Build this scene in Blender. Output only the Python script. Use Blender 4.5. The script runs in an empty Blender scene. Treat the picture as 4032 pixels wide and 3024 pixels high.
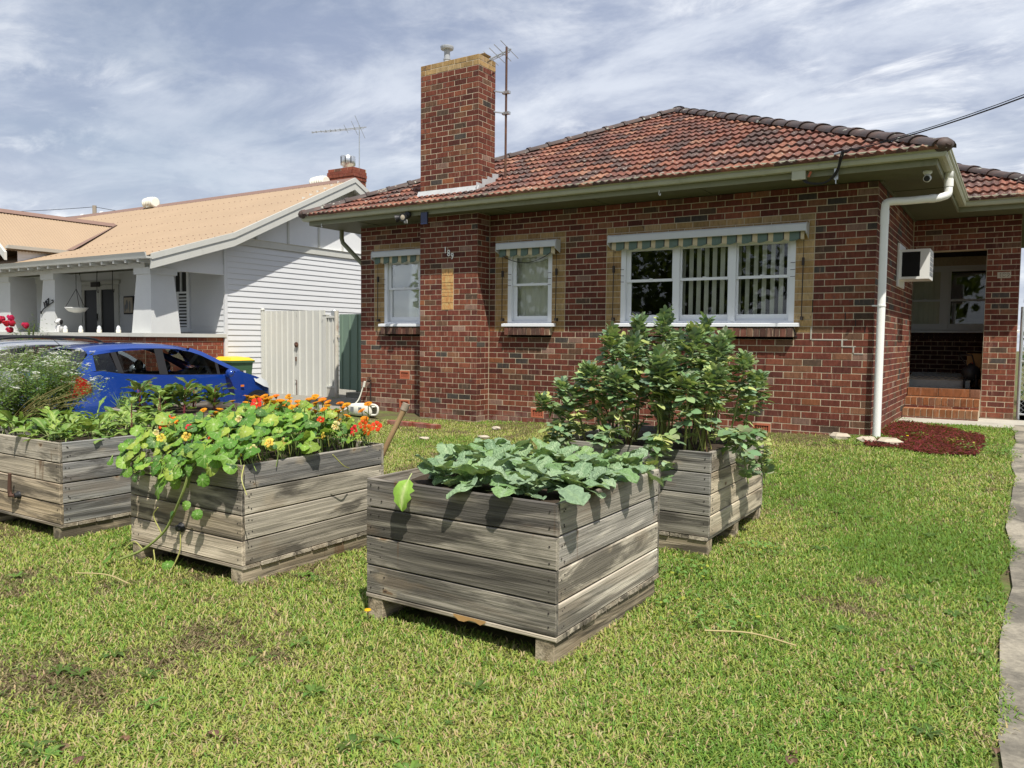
import bpy, bmesh, math, random
import numpy as np
from mathutils import Vector, Matrix, Euler
random.seed(7)
RNG = np.random.default_rng(11)
S = bpy.context.scene
COL = S.collection
# ---------------------------------------------------------------- camera
YAW, PITCH, ROLL, FPX = 0.5699, 0.0575, 0.0104, 3103.7
CAM = Vector((1.5241, -10.7132, 1.3735))
_cy, _sy = math.cos(YAW), math.sin(YAW)
FWD = Vector((-_sy*math.cos(PITCH), _cy*math.cos(PITCH), -math.sin(PITCH)))
_r = Vector((_cy, _sy, 0)); _u = _r.cross(FWD)
RGT = _r*math.cos(ROLL) + _u*math.sin(ROLL)
UPV = -_r*math.sin(ROLL) + _u*math.cos(ROLL)
cam = bpy.data.cameras.new('camera'); camo = bpy.data.objects.new('camera', cam); COL.objects.link(camo)
cam.sensor_width = 36; cam.lens = 36*FPX/4032; cam.clip_end = 2000; cam.clip_start = 0.05
M = Matrix.Identity(4)
for i, a in enumerate((RGT, UPV, -FWD)):
    for j in range(3): M[j][i] = a[j]
M.translation = CAM
camo.matrix_world = M
S.camera = camo
def depth_px(p):
    q = Vector(p) - CAM; d = q.dot(FWD)
    if d < .1: return None
    return 2016 + FPX*q.dot(RGT)/d, 1512 - FPX*q.dot(UPV)/d, d
# ---------------------------------------------------------------- world and sun
SUNV = Vector((0.4545, -0.385, 1.0)).normalized()
sun = bpy.data.lights.new('sun', 'SUN'); suno = bpy.data.objects.new('sun', sun); COL.objects.link(suno)
sun.energy = 5.0; sun.angle = math.radians(0.55); sun.color = (1.0, 0.95, 0.87)
suno.rotation_euler = SUNV.to_track_quat('Z', 'Y').to_euler(); suno.location = (20, -20, 40)
W = bpy.data.worlds.new('World'); S.world = W; W.use_nodes = True
nt = W.node_tree; nt.nodes.clear()
def wn(t, **k):
    n = nt.nodes.new(t)
    for a, b in k.items(): setattr(n, a, b)
    return n
out = wn('ShaderNodeOutputWorld'); bg = wn('ShaderNodeBackground'); bg.inputs['Strength'].default_value = 0.088
sky = wn('ShaderNodeTexSky', sky_type='NISHITA', sun_disc=False)
sky.sun_elevation = math.asin(SUNV.z); sky.sun_rotation = math.atan2(SUNV.x, SUNV.y)
sky.air_density = 1.0; sky.dust_density = 1.2; sky.ozone_density = 1.0
geo = wn('ShaderNodeTexCoord'); sep = wn('ShaderNodeSeparateXYZ')
nt.links.new(geo.outputs['Generated'], sep.inputs[0])
def wmath(op, a, b=None, clamp=False):
    n = wn('ShaderNodeMath', operation=op); n.use_clamp = clamp
    for i, v in enumerate((a, b)):
        if v is None: continue
        if isinstance(v, (int, float)): n.inputs[i].default_value = v
        else: nt.links.new(v, n.inputs[i])
    return n.outputs[0]
zz = wmath('MAXIMUM', sep.outputs['Z'], 0.0)
den = wmath('ADD', zz, 0.16)
px, py = wmath('DIVIDE', sep.outputs['X'], den), wmath('DIVIDE', sep.outputs['Y'], den)
cmb = wn('ShaderNodeCombineXYZ'); nt.links.new(px, cmb.inputs[0]); nt.links.new(py, cmb.inputs[1])
def wnoise(scale, detail, rough, dist, vec, sx=1, sy=1, off=0, rot=0):
    mp = wn('ShaderNodeMapping'); mp.inputs['Scale'].default_value = (sx, sy, 1); mp.inputs['Location'].default_value = (off, off*.7, 0)
    mp.inputs['Rotation'].default_value = (0, 0, rot)
    nt.links.new(vec, mp.inputs[0])
    n = wn('ShaderNodeTexNoise'); n.inputs['Scale'].default_value = scale; n.inputs['Detail'].default_value = detail
    n.inputs['Roughness'].default_value = rough; n.inputs['Distortion'].default_value = dist
    nt.links.new(mp.outputs[0], n.inputs['Vector']); return n.outputs['Fac']
def wramp(v, a, b):
    n = wn('ShaderNodeMapRange'); n.inputs['From Min'].default_value = a; n.inputs['From Max'].default_value = b
    n.interpolation_type = 'SMOOTHSTEP'
    nt.links.new(v, n.inputs['Value']); return n.outputs[0]
def wmix(f, a, b):
    n = wn('ShaderNodeMix', data_type='RGBA')
    if isinstance(f, (int, float)): n.inputs['Factor'].default_value = f
    else: nt.links.new(f, n.inputs['Factor'])
    for s, v in ((6, a), (7, b)):
        if isinstance(v, tuple): n.inputs[s].default_value = (*v, 1)
        else: nt.links.new(v, n.inputs[s])
    return n.outputs[2]
cover = wramp(wnoise(0.55, 5, .55, .3, cmb.outputs[0], 1, 1, 3.1), .30, .58)          # broad sheet of cloud
body = wramp(wnoise(2.1, 9, .62, .3, cmb.outputs[0], .9, 1.3, 8.3, .6), .34, .66)     # darker and lighter lumps
wisp = wramp(wnoise(3.0, 10, .63, .45, cmb.outputs[0], .8, 1.25, 5.7, .9), .50, .76)     # bright streaks
wisp2 = wmath('MULTIPLY', wisp, wramp(wnoise(.8, 3, .5, .2, cmb.outputs[0], 1, 1, 1.9), .38, .62))
grey = wmix(body, (3.5, 4.1, 5.6), (6.9, 7.4, 8.4))
cl0 = wmix(wmath('MULTIPLY', wmath('SUBTRACT', 1.0, wramp(zz, .02, .36)), .45), grey, (8.2, 8.5, 9.0))
cl = wmix(wisp2, cl0, (11.6, 11.7, 11.8))
hs = wn('ShaderNodeHueSaturation'); hs.inputs['Saturation'].default_value = .85; hs.inputs['Value'].default_value = 1.0
nt.links.new(sky.outputs[0], hs.inputs['Color'])
low = wramp(zz, .0, .12)
hzn = wmath('SUBTRACT', 1.0, wramp(zz, .02, .30))
mixf = wmath('MAXIMUM', wmath('MAXIMUM', wmath('ADD', wmath('MULTIPLY', cover, .62), .34), wmath('MULTIPLY', hzn, .85)), wisp2, True)
skyc = wmix(mixf, hs.outputs[0], cl)
nt.links.new(skyc, bg.inputs['Color']); nt.links.new(bg.outputs[0], out.inputs[0])
S.view_settings.view_transform = 'Standard'; S.view_settings.look = 'None'
S.view_settings.exposure = 0.3; S.view_settings.gamma = 1.0; S.view_settings.use_curve_mapping = False
S.render.engine = 'CYCLES'
S.cycles.use_denoising = True
S.cycles.max_bounces = 8; S.cycles.transparent_max_bounces = 16
S.cycles.sample_clamp_indirect = 8
# ---------------------------------------------------------------- materials
MATS = {}
class NB:
    """small helper round a material's node tree"""
    def __init__(s, name):
        s.m = bpy.data.materials.new(name); s.m.use_nodes = True; s.t = s.m.node_tree
        s.p = s.t.nodes['Principled BSDF']; s.o = s.t.nodes['Material Output']
    def n(s, t, **k):
        x = s.t.nodes.new(t)
        for a, b in k.items(): setattr(x, a, b)
        return x
    def set(s, sock, v):
        if isinstance(v, tuple): sock.default_value = (*v, 1) if len(v) == 3 and len(sock.default_value) == 4 else v
        elif isinstance(v, (int, float)): sock.default_value = v
        else: s.t.links.new(v, sock)
    def obj(s): return s.n('ShaderNodeTexCoord').outputs['Object']
    def pos(s): return s.n('ShaderNodeNewGeometry').outputs['Position']
    def rnd(s): return s.n('ShaderNodeObjectInfo').outputs['Random']
    def ocol(s): return s.n('ShaderNodeObjectInfo').outputs['Color']
    def attr(s, name='col'): return s.n('ShaderNodeAttribute', attribute_name=name).outputs['Color']
    def mapv(s, v, sc=(1, 1, 1), rnd=0):
        mp = s.n('ShaderNodeMapping'); mp.inputs['Scale'].default_value = sc
        s.t.links.new(v, mp.inputs[0])
        if rnd:
            c = s.n('ShaderNodeCombineXYZ'); r = s.math('MULTIPLY', s.rnd(), rnd)
            for i in range(3): s.t.links.new(r, c.inputs[i])
            s.t.links.new(c.outputs[0], mp.inputs['Location'])
        return mp.outputs[0]
    def noise(s, v, scale=5, detail=4, rough=.55, dist=0, fac=True):
        x = s.n('ShaderNodeTexNoise'); x.inputs['Scale'].default_value = scale; x.inputs['Detail'].default_value = detail
        x.inputs['Roughness'].default_value = rough; x.inputs['Distortion'].default_value = dist
        s.t.links.new(v, x.inputs['Vector']); return x.outputs['Fac' if fac else 'Color']
    def math(s, op, a, b=0, clamp=False):
        x = s.n('ShaderNodeMath', operation=op); x.use_clamp = clamp
        s.set(x.inputs[0], a); s.set(x.inputs[1], b); return x.outputs[0]
    def rng(s, v, a, b, c=0., d=1.):
        x = s.n('ShaderNodeMapRange'); x.interpolation_type = 'SMOOTHSTEP'
        for i, q in zip((1, 2, 3, 4), (a, b, c, d)): x.inputs[i].default_value = q
        s.set(x.inputs[0], v); return x.outputs[0]
    def mix(s, f, a, b, mode='MIX'):
        x = s.n('ShaderNodeMix', data_type='RGBA', blend_type=mode)
        s.set(x.inputs[0], f); s.set(x.inputs[6], a); s.set(x.inputs[7], b); return x.outputs[2]
    def scale(s, c, f):
        x = s.n('ShaderNodeVectorMath', operation='SCALE'); s.set(x.inputs[0], c) if not isinstance(c, tuple) else setattr(x.inputs[0], 'default_value', c)
        s.set(x.inputs['Scale'], f); return x.outputs[0]
    def bump(s, h, st=.3, d=.01):
        b = s.n('ShaderNodeBump'); b.inputs['Strength'].default_value = st; b.inputs['Distance'].default_value = d
        s.t.links.new(h, b.inputs['Height']); s.t.links.new(b.outputs[0], s.p.inputs['Normal'])
    def fin(s, c, rough=.6, spec=.3, metal=0.):
        s.set(s.p.inputs['Base Color'], c); s.set(s.p.inputs['Roughness'], rough)
        s.p.inputs['Specular IOR Level'].default_value = spec; s.p.inputs['Metallic'].default_value = metal
        MATS[s.m.name] = s.m; return s.m
def simple(name, c, rough=.6, spec=.3, metal=0., var=.25, sc=6., dirt=None, bump=0.):
    b = NB(name); v = b.pos()
    n = b.noise(v, sc, 6, .6); n2 = b.noise(v, sc*7, 4, .6)
    k = b.math('ADD', b.math('MULTIPLY', n, var*1.3), b.math('MULTIPLY', n2, var*.7))
    k = b.math('ADD', k, 1-var)
    col = b.scale(c, k)
    if dirt: col = b.mix(b.rng(b.noise(b.mapv(v, (1, 1, .35)), sc*.9, 7, .65), .52, .75, 0, dirt[3]), col, dirt[:3])
    if bump: b.bump(n2, bump, .004)
    return b.fin(col, rough, spec, metal)
def brickmat(name, stuff):
    b = NB(name); v = b.pos()
    base = b.attr() if stuff else b.ocol()
    st = b.noise(b.mapv(v, (17, 17, 5)), 1.6, 5, .6, .4)          # upright streaks of darker and paler clay
    f = b.noise(v, 90, 4, .65)
    col = b.scale(base, b.math('ADD', b.math('MULTIPLY', st, .9), b.math('MULTIPLY', f, .5)))
    col = b.mix(b.rng(b.noise(b.mapv(v, (24, 24, 3.5)), 1.1, 3, .5), .60, .68, 0, .40), col, (.34, .20, .14))
    col = b.mix(b.rng(b.noise(b.mapv(v, (12, 12, 7)), 1.3, 3, .5), .64, .72, 0, .55), col, (.085, .06, .055))
    col = b.scale(col, b.rng(b.noise(v, .9, 5, .6, .4), .3, .7, .80, 1.16))                    # broad weathering of the wall
    sz = b.n('ShaderNodeSeparateXYZ'); b.t.links.new(v, sz.inputs[0])
    col = b.mix(b.math('MULTIPLY', b.rng(sz.outputs['Z'], .30, .04), b.rng(b.noise(v, 5, 5, .6), .38, .62, 0, .5)), col, (.30, .20, .17))   # salts at the foot
    b.bump(f, .5, .004)
    return b.fin(col, .85, .2)
brickmat('brick_clay', False); brickmat('brick_clay_laid', True)
b = NB('mortar'); v = b.pos(); n = b.noise(v, 30, 5, .6); b.bump(n, .5, .004)
b.fin(b.scale((.50, .42, .30), b.math('ADD', b.math('MULTIPLY', n, .7), .62)), .95, .1)
def tilemat(name, stuff):
    b = NB(name); v = b.pos(); base = b.attr() if stuff else b.ocol()
    n = b.noise(v, 9, 6, .6); f = b.noise(v, 60, 4, .6)
    col = b.scale(base, b.math('ADD', b.math('MULTIPLY', n, 1.0), b.math('MULTIPLY', f, .45)))
    col = b.mix(b.rng(b.noise(b.mapv(v, (1, 1, 1)), 11, 4, .6, .5), .52, .70, 0, .6), col, (.075, .055, .048))
    li = b.rng(b.noise(v, 17, 5, .62), .60, .66, 0, .85)
    sepz = b.n('ShaderNodeSeparateXYZ'); b.t.links.new(v, sepz.inputs[0])
    li = b.math('MULTIPLY', li, b.rng(sepz.outputs['Z'], 5.2, 3.6, .25, 1.))
    col = b.mix(li, col, (.38, .38, .32))
    b.bump(f, .4, .005)
    return b.fin(col, .75, .25)
tilemat('terracotta', False); tilemat('terracotta_laid', True)
b = NB('capping_clay'); v = b.pos(); n = b.noise(v, 8, 6, .6)
c = b.mix(b.rng(n, .45, .7, 0, .5), (.075, .058, .052), (.15, .085, .065))
c = b.mix(b.rng(b.noise(v, 7, 5, .6), .62, .67, 0, .9), c, (.42, .43, .36)); b.fin(c, .6, .3)
simple('gutter_paint', (.42, .425, .31), .5, .35, var=.2, sc=5, dirt=(.20, .21, .13, .5))
simple('olive_paint_shaded', (.215, .22, .14), .55, .3, var=.25, sc=4, dirt=(.14, .14, .08, .55))  # same olive as the gutter, darkened: eave shade put into the colour
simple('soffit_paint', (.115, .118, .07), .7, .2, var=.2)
b = NB('white_paint'); v = b.pos(); n = b.noise(b.mapv(v, (1, 1, .5)), 26, 6, .7)
c = b.mix(b.rng(n, .64, .72, 0, .8), (.74, .76, .78), (.42, .38, .33)); b.fin(c, .55, .3)
simple('white_pvc', (.80, .80, .76), .35, .45, var=.06)
simple('awning_hood_metal', (.55, .57, .57), .4, .4, var=.12, dirt=(.35, .34, .3, .3))
simple('dark_iron', (.035, .028, .025), .6, .3)
simple('rusty_iron', (.10, .055, .04), .75, .2, dirt=(.25, .12, .06, .6), sc=14)
simple('flashing_lead', (.45, .46, .46), .5, .4, var=.35, sc=9, dirt=(.25, .22, .2, .6))
simple('galvanised', (.50, .52, .52), .35, .5, metal=.7, var=.3, sc=12)
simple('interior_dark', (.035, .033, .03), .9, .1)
simple('blind_cloth', (.82, .80, .68), .8, .15, var=.08)
simple('blind_slat_cloth', (.80, .77, .66), .7, .2, var=.08)
simple('vent_clay', (.42, .13, .07), .8, .2, var=.35, sc=20)
simple('step_clay', (.30, .13, .06), .8, .2, var=.6, sc=9, dirt=(.36, .27, .18, .5))
simple('concrete', (.42, .40, .34), .9, .15, var=.35, sc=3, dirt=(.16, .15, .12, .6), bump=.5)
b = NB('path_concrete'); v = b.pos(); n = b.noise(v, 1.3, 7, .65, .3); f = b.noise(v, 45, 5, .65)
c = b.mix(b.rng(n, .42, .62), (.12, .11, .09), (.30, .27, .21))
c = b.scale(c, b.math('ADD', b.math('MULTIPLY', f, 1.0), .5)); b.bump(f, .6, .006); b.fin(c, .9, .15)
b = NB('driveway_concrete'); v = b.pos(); f = b.noise(v, 20, 5, .6)
b.fin(b.scale((.24, .23, .20), b.math('ADD', b.math('MULTIPLY', f, .8), .6)), .9, .15)
simple('render_white', (.60, .61, .595), .85, .15, var=.1, sc=4, bump=.3)
simple('weatherboard_paint', (.64, .65, .66), .5, .3, var=.06, sc=3)
simple('trim_paint', (.54, .54, .495), .5, .3, var=.12, sc=4, dirt=(.40, .38, .33, .35))
b = NB('corrugated_tan'); v = b.pos(); n = b.noise(v, .8, 5, .6); f = b.noise(v, 25, 4, .6)
c = b.scale((.36, .262, .17), b.math('ADD', b.math('ADD', b.math('MULTIPLY', n, .25), b.math('MULTIPLY', f, .2)), .78)); b.fin(c, .5, .35)
simple('ridge_metal', (.22, .14, .11), .55, .3, var=.25)
simple('gate_cream', (.56, .56, .51), .45, .35, var=.08, sc=3, dirt=(.45, .43, .37, .3))
simple('gate_green', (.16, .23, .175), .55, .3, var=.15, sc=3)
simple('gate_post_rust', (.55, .52, .44), .6, .25, dirt=(.24, .12, .06, .9), sc=9)
b = NB('glass_pane')
fr = b.n('ShaderNodeFresnel'); fr.inputs['IOR'].default_value = 1.55
gl = b.n('ShaderNodeBsdfGlossy'); gl.inputs['Roughness'].default_value = 0.015; gl.inputs['Color'].default_value = (1, 1, 1, 1)
tr = b.n('ShaderNodeBsdfTransparent'); tr.inputs['Color'].default_value = (.93, .95, .94, 1)
mx = b.n('ShaderNodeMixShader'); b.t.links.new(b.math('MULTIPLY', fr.outputs[0], 0.85, True), mx.inputs[0])
b.t.links.new(tr.outputs[0], mx.inputs[1]); b.t.links.new(gl.outputs[0], mx.inputs[2]); b.t.links.new(mx.outputs[0], b.o.inputs[0])
MATS['glass_pane'] = b.m
b = NB('car_glass'); fr = b.n('ShaderNodeFresnel'); fr.inputs['IOR'].default_value = 1.5
gl = b.n('ShaderNodeBsdfGlossy'); gl.inputs['Roughness'].default_value = 0.01
tr = b.n('ShaderNodeBsdfTransparent'); tr.inputs['Color'].default_value = (.50, .54, .53, 1)
mx = b.n('ShaderNodeMixShader'); b.t.links.new(b.math('MULTIPLY', fr.outputs[0], 1.3, True), mx.inputs[0])
b.t.links.new(tr.outputs[0], mx.inputs[1]); b.t.links.new(gl.outputs[0], mx.inputs[2]); b.t.links.new(mx.outputs[0], b.o.inputs[0]); MATS['car_glass'] = b.m
b = NB('awning_stripe'); v = b.pos(); sx = b.n('ShaderNodeSeparateXYZ'); b.t.links.new(v, sx.inputs[0])
ph = b.math('FRACT', b.math('MULTIPLY', sx.outputs[0], 1/.205), 0)
c = b.mix(b.math('GREATER_THAN', ph, .60), (.13, .18, .15), (.06, .065, .06))
c = b.mix(b.math('GREATER_THAN', ph, .68), c, (.52, .44, .28))
c = b.mix(b.math('COMPARE', ph, .82), c, (.65, .58, .42)) if False else c
b.fin(c, .85, .1)
def woodmat():
    b = NB('weathered_timber'); o = b.obj(); tint = b.ocol()
    def dom(sc, scale, det, dist, off): return b.noise(b.mapv(o, sc, off), scale, det, .62, dist)
    g = b.math('ADD', b.math('MULTIPLY', dom((2.0, 34, 34), 1.2, 6, .4, 53), .6), b.math('MULTIPLY', b.rng(dom((1.1, 85, 85), 1.2, 4, .3, 17), .3, .7), .4))   # fine grain
    w = dom((.55, 11, 11), 1.0, 4, 1.1, 23)                                       # growth bands
    k = b.math('ADD', b.math('MULTIPLY', g, 1.15), b.math('MULTIPLY', b.rng(w, .30, .68), .50)); k = b.math('ADD', k, .16)
    col = b.scale(tint, k)
    col = b.mix(b.rng(dom((.7, 7, 7), 1.1, 5, 1.3, 71), .47, .62, 0, .75), col, b.mix(.35, b.scale(tint, 1.9), (.50, .44, .35)))      # bleached streaks
    col = b.mix(b.rng(dom((.6, 5, 5), 1.2, 6, 1.6, 91), .48, .62, 0, .85), col, b.mix(.5, b.scale(tint, .32), (.045, .04, .035)))     # dark weathering
    col = b.mix(b.rng(dom((.8, 4, 4), 1.1, 4, .8, 41), .52, .66, 0, .5), col, b.mix(.5, b.scale(tint, .9), (.20, .125, .065)))       # warm brown
    vo = b.n('ShaderNodeTexVoronoi', feature='F1'); vo.inputs['Scale'].default_value = 3.0; vo.inputs['Randomness'].default_value = 1
    nv = b.n('ShaderNodeVectorMath', operation='ADD'); b.t.links.new(b.mapv(o, (.95, .9, 1.8), 13), nv.inputs[0])
    b.t.links.new(b.scale(b.noise(o, 14, 3, .5, 0, False), .10), nv.inputs[1]); b.t.links.new(nv.outputs[0], vo.inputs['Vector'])
    d = vo.outputs['Distance']
    col = b.mix(b.rng(d, .20, .07, 0, .45), col, (.44, .36, .25)); col = b.mix(b.rng(d, .085, .055, 0, .8), col, (.16, .095, .05)); col = b.mix(b.rng(d, .042, .025, 0, .85), col, (.045, .034, .028))
    st = b.noise(b.mapv(o, (7, 3, .9), 29), 1.1, 4, .6, .3); col = b.mix(b.rng(st, .66, .73, 0, .7), col, (.12, .066, .034))     # brown water stains
    b.bump(g, .6, .006); b.fin(col, .85, .2)
woodmat()
simple('end_grain', (.30, .25, .19), .9, .1, var=.5, sc=35)
simple('soil', (.05, .038, .028), .95, .1, var=.5, sc=30, bump=.6)
def foliage(name, trans=.3, rough=.45, var=.5, spec=.35, veins=0, crinkle=0):
    b = NB(name); c = b.attr(); r = b.rnd()
    c = b.scale(c, b.math('ADD', b.math('MULTIPLY', r, var), 1-var*.5))
    if veins:
        a = b.n('ShaderNodeAttribute', attribute_name='uvp').outputs['Vector']
        sp = b.n('ShaderNodeSeparateXYZ'); b.t.links.new(a, sp.inputs[0])
        c = b.mix(b.rng(sp.outputs[2], .80, .97, 0, .8), c, (.42, .52, .22))
    hsn = b.n('ShaderNodeHueSaturation'); b.set(hsn.inputs['Color'], c)
    b.set(hsn.inputs['Hue'], b.math('ADD', b.math('MULTIPLY', r, -.03), .51)); c = hsn.outputs[0]
    n = b.noise(b.obj(), 45, 4, .6); c = b.scale(c, b.math('ADD', b.math('MULTIPLY', n, .5), .75))
    if crinkle:
        vo = b.n('ShaderNodeTexVoronoi', feature='SMOOTH_F1'); vo.inputs['Scale'].default_value = 75; b.t.links.new(b.obj(), vo.inputs['Vector'])
        h = b.math('SUBTRACT', 1.0, vo.outputs['Distance']); b.bump(h, .9, .008); c = b.mix(b.rng(vo.outputs['Distance'], .35, .62, 0, .35), c, (.25, .36, .20))
    else: b.bump(n, .25, .004)
    b.fin(c, rough, spec)
    t = b.n('ShaderNodeBsdfTranslucent'); b.set(t.inputs['Color'], b.mix(.35, c, (.5, .62, .05), 'MIX'))
    m = b.n('ShaderNodeMixShader'); m.inputs[0].default_value = trans
    b.t.links.new(b.p.outputs[0], m.inputs[1]); b.t.links.new(t.outputs[0], m.inputs[2]); b.t.links.new(m.outputs[0], b.o.inputs[0])
    return b.m
foliage('leaf', .28); foliage('nasturtium_leaf', .33, .5, .55, .3, 1); foliage('glaucous_leaf', .22, .6, .5, .2); foliage('crinkled_leaf', .2, .5, .4, .35, 0, 1)
foliage('petal', .4, .6, .25, .2); foliage('stem', .15, .5, .3); foliage('grass_blade', .3, .55, 0., .25)
b = NB('car_blue'); b.fin((.007, .05, .30), .25, .5, .3); b.p.inputs['Coat Weight'].default_value = 1.; b.p.inputs['Coat Roughness'].default_value = .04
b = NB('car_silver'); b.fin((.55, .57, .60), .25, .5, .6); b.p.inputs['Coat Weight'].default_value = .8; b.p.inputs['Coat Roughness'].default_value = .05
simple('black_plastic', (.02, .02, .022), .5, .35); simple('tyre_rubber', (.02, .02, .02), .85, .15)
simple('seat_cloth', (.05, .05, .055), .9, .1); simple('grey_trim', (.18, .19, .2), .6, .3)
b = NB('red_lens'); b.fin((.26, .006, .008), .15, .5); b = NB('orange_lens'); b.fin((.7, .2, .02), .2, .5); b = NB('clear_lens'); b.fin((.6, .63, .65), .1, .6)
simple('bin_green', (.05, .11, .055), .5, .35, var=.15); simple('bin_yellow', (.75, .48, .03), .45, .35, var=.08)
simple('cream_plastic', (.72, .70, .60), .4, .4, var=.1); simple('black_paint', (.012, .012, .012), .5, .3)
simple('number_white', (.85, .85, .82), .5, .3, var=.05); simple('solar_blue', (.012, .02, .07), .15, .5)
simple('stone_pale', (.46, .40, .31), .85, .15, var=.5, sc=14, bump=.4)
b = NB('sandstone'); v = b.pos(); n = b.noise(b.mapv(v, (14, 14, 9), 0), 1, 5, .6, 1.5)
b.fin(b.mix(b.rng(n, .4, .62), (.55, .38, .16), (.50, .24, .09)), .8, .2)
simple('mulch_chip', (.08, .02, .013), .9, .1, var=.6, sc=40)
simple('dry_leaf', (.13, .06, .04), .8, .2, var=.5, sc=30)
simple('axe_wood', (.30, .20, .10), .6, .3, var=.4, sc=12)
simple('cloth_grey', (.30, .31, .30), .9, .1, var=.5, sc=14); simple('cardboard', (.42, .25, .10), .8, .15, var=.2)
simple('cowl_metal', (.62, .64, .65), .3, .5, metal=.8, var=.15); simple('fibro_panel', (.72, .73, .73), .8, .15, var=.05)
simple('dog_white', (.6, .6, .6), .6, .3); simple('flue_grey', (.36, .38, .40), .5, .4, var=.2)
# ---------------------------------------------------------------- mesh helpers
WP = {}                                                    # world position of every object made here
class MB:
    """collects faces in world coordinates"""
    def __init__(s): s.v = []; s.f = []; s.c = []; s.m = []; s.uv = []
    def add(s, vs, fs, col=None, mi=0):
        o = len(s.v); s.v += [tuple(p) for p in vs]
        s.f += [tuple(o+i for i in f) for f in fs]; s.m += [mi]*len(fs)
        s.c += [col if col else (1, 1, 1)]*len(vs)
    def box(s, x0, x1, y0, y1, z0, z1, col=None, mi=0):
        s.add([(x, y, z) for z in (z0, z1) for y in (y0, y1) for x in (x0, x1)],
              [(0, 2, 3, 1), (4, 5, 7, 6), (0, 1, 5, 4), (2, 6, 7, 3), (0, 4, 6, 2), (1, 3, 7, 5)], col, mi)
    def obox(s, c, ax, ay, az, col=None, mi=0):            # oriented box: centre and three half-axes
        c, ax, ay, az = map(Vector, (c, ax, ay, az))
        s.add([c+ax*i+ay*j+az*k for k in (-1, 1) for j in (-1, 1) for i in (-1, 1)],
              [(0, 2, 3, 1), (4, 5, 7, 6), (0, 1, 5, 4), (2, 6, 7, 3), (0, 4, 6, 2), (1, 3, 7, 5)], col, mi)
    def quad(s, a, b, c, d, col=None, mi=0): s.add([a, b, c, d], [(0, 1, 2, 3)], col, mi)
    def poly(s, pts, col=None): s.add(pts, [tuple(range(len(pts)))], col)
    def prism(s, pts, d, col=None, mi=0):                  # polygon swept along vector d
        n = len(pts); d = Vector(d); a = [Vector(p) for p in pts]
        s.add(a+[p+d for p in a], [tuple(range(n))[::-1], tuple(range(n, 2*n))]+[(i, (i+1) % n, n+(i+1) % n, n+i) for i in range(n)], col, mi)
    def tube(s, pts, r, n=6, col=None, cap=True, mi=0):
        pts = [Vector(p) for p in pts]; rr = r if isinstance(r, (list, tuple)) else [r]*len(pts)
        vs = []; prev = None
        for i, p in enumerate(pts):
            t = (pts[min(i+1, len(pts)-1)]-pts[max(i-1, 0)]); t = t.normalized() if t.length > 1e-9 else Vector((0, 0, 1))
            if prev is None: a = t.orthogonal().normalized()
            else: a = (prev-t*prev.dot(t)); a = a.normalized() if a.length > 1e-6 else t.orthogonal().normalized()
            prev = a; b = t.cross(a)
            vs += [p+(a*math.cos(2*math.pi*k/n)+b*math.sin(2*math.pi*k/n))*rr[i] for k in range(n)]
        fs = [(i*n+k, i*n+(k+1) % n, (i+1)*n+(k+1) % n, (i+1)*n+k) for i in range(len(pts)-1) for k in range(n)]
        s.add(vs, fs, col, mi)
        if cap: s.add(vs[:n], [tuple(range(n))[::-1]], col, mi); s.add(vs[-n:], [tuple(range(n))], col, mi)
    def lathe(s, c, prof, n=12, col=None, axis=(0, 0, 1), mi=0):   # prof: (radius, height) pairs
        c = Vector(c); az = Vector(axis).normalized(); ax = az.orthogonal().normalized(); ay = az.cross(ax)
        vs = [c+az*h+(ax*math.cos(2*math.pi*k/n)+ay*math.sin(2*math.pi*k/n))*r for r, h in prof for k in range(n)]
        fs = [(i*n+k, i*n+(k+1) % n, (i+1)*n+(k+1) % n, (i+1)*n+k) for i in range(len(prof)-1) for k in range(n)]
        s.add(vs, fs, col, mi); s.add(vs[:n], [tuple(range(n))[::-1]], col, mi); s.add(vs[-n:], [tuple(range(n))], col, mi)
    def blob(s, c, r, n=8, m=6, jit=0., col=None, seed=0):
        rg = random.Random(seed); c = Vector(c); r = r if isinstance(r, (tuple, list)) else (r, r, r)
        vs = []
        for i in range(m+1):
            th = math.pi*i/m
            for k in range(n):
                q = 1+rg.uniform(-jit, jit); ph = 2*math.pi*k/n
                vs.append(c+Vector((r[0]*math.sin(th)*math.cos(ph), r[1]*math.sin(th)*math.sin(ph), r[2]*math.cos(th)))*q)
        s.add(vs, [(i*n+k, i*n+(k+1) % n, (i+1)*n+(k+1) % n, (i+1)*n+k) for i in range(m) for k in range(n)], col)
    def mesh(s, name, mats, off=(0, 0, 0), smooth=False, cols=False):
        me = bpy.data.meshes.new(name)
        ox, oy, oz = off
        me.from_pydata([(x-ox, y-oy, z-oz) for x, y, z in s.v], [], s.f)
        for m in (mats if isinstance(mats, (list, tuple)) else [mats]): me.materials.append(MATS[m])
        if len(set(s.m)) > 1: me.polygons.foreach_set('material_index', s.m)
        if smooth: me.polygons.foreach_set('use_smooth', [True]*len(s.f))
        if cols:
            a = me.attributes.new('col', 'FLOAT_COLOR', 'POINT')
            a.data.foreach_set('color', np.array([(*c, 1) for c in s.c], dtype=np.float32).ravel())
        if s.uv:
            a = me.attributes.new('uvp', 'FLOAT_VECTOR', 'POINT')
            a.data.foreach_set('vector', np.array(s.uv, dtype=np.float32).ravel())
        me.update()
        return me
def link(name, data, parent=None, wpos=(0, 0, 0), rot=None, scale=None):
    o = bpy.data.objects.new(name, data); COL.objects.link(o)
    wpos = Vector(wpos)
    if parent is not None: o.parent = parent; o.location = wpos-WP[parent.name]
    else: o.location = wpos
    if rot is not None: o.rotation_euler = rot
    if scale is not None: o.scale = scale if not isinstance(scale, (int, float)) else (scale,)*3
    WP[o.name] = wpos
    return o
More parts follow.
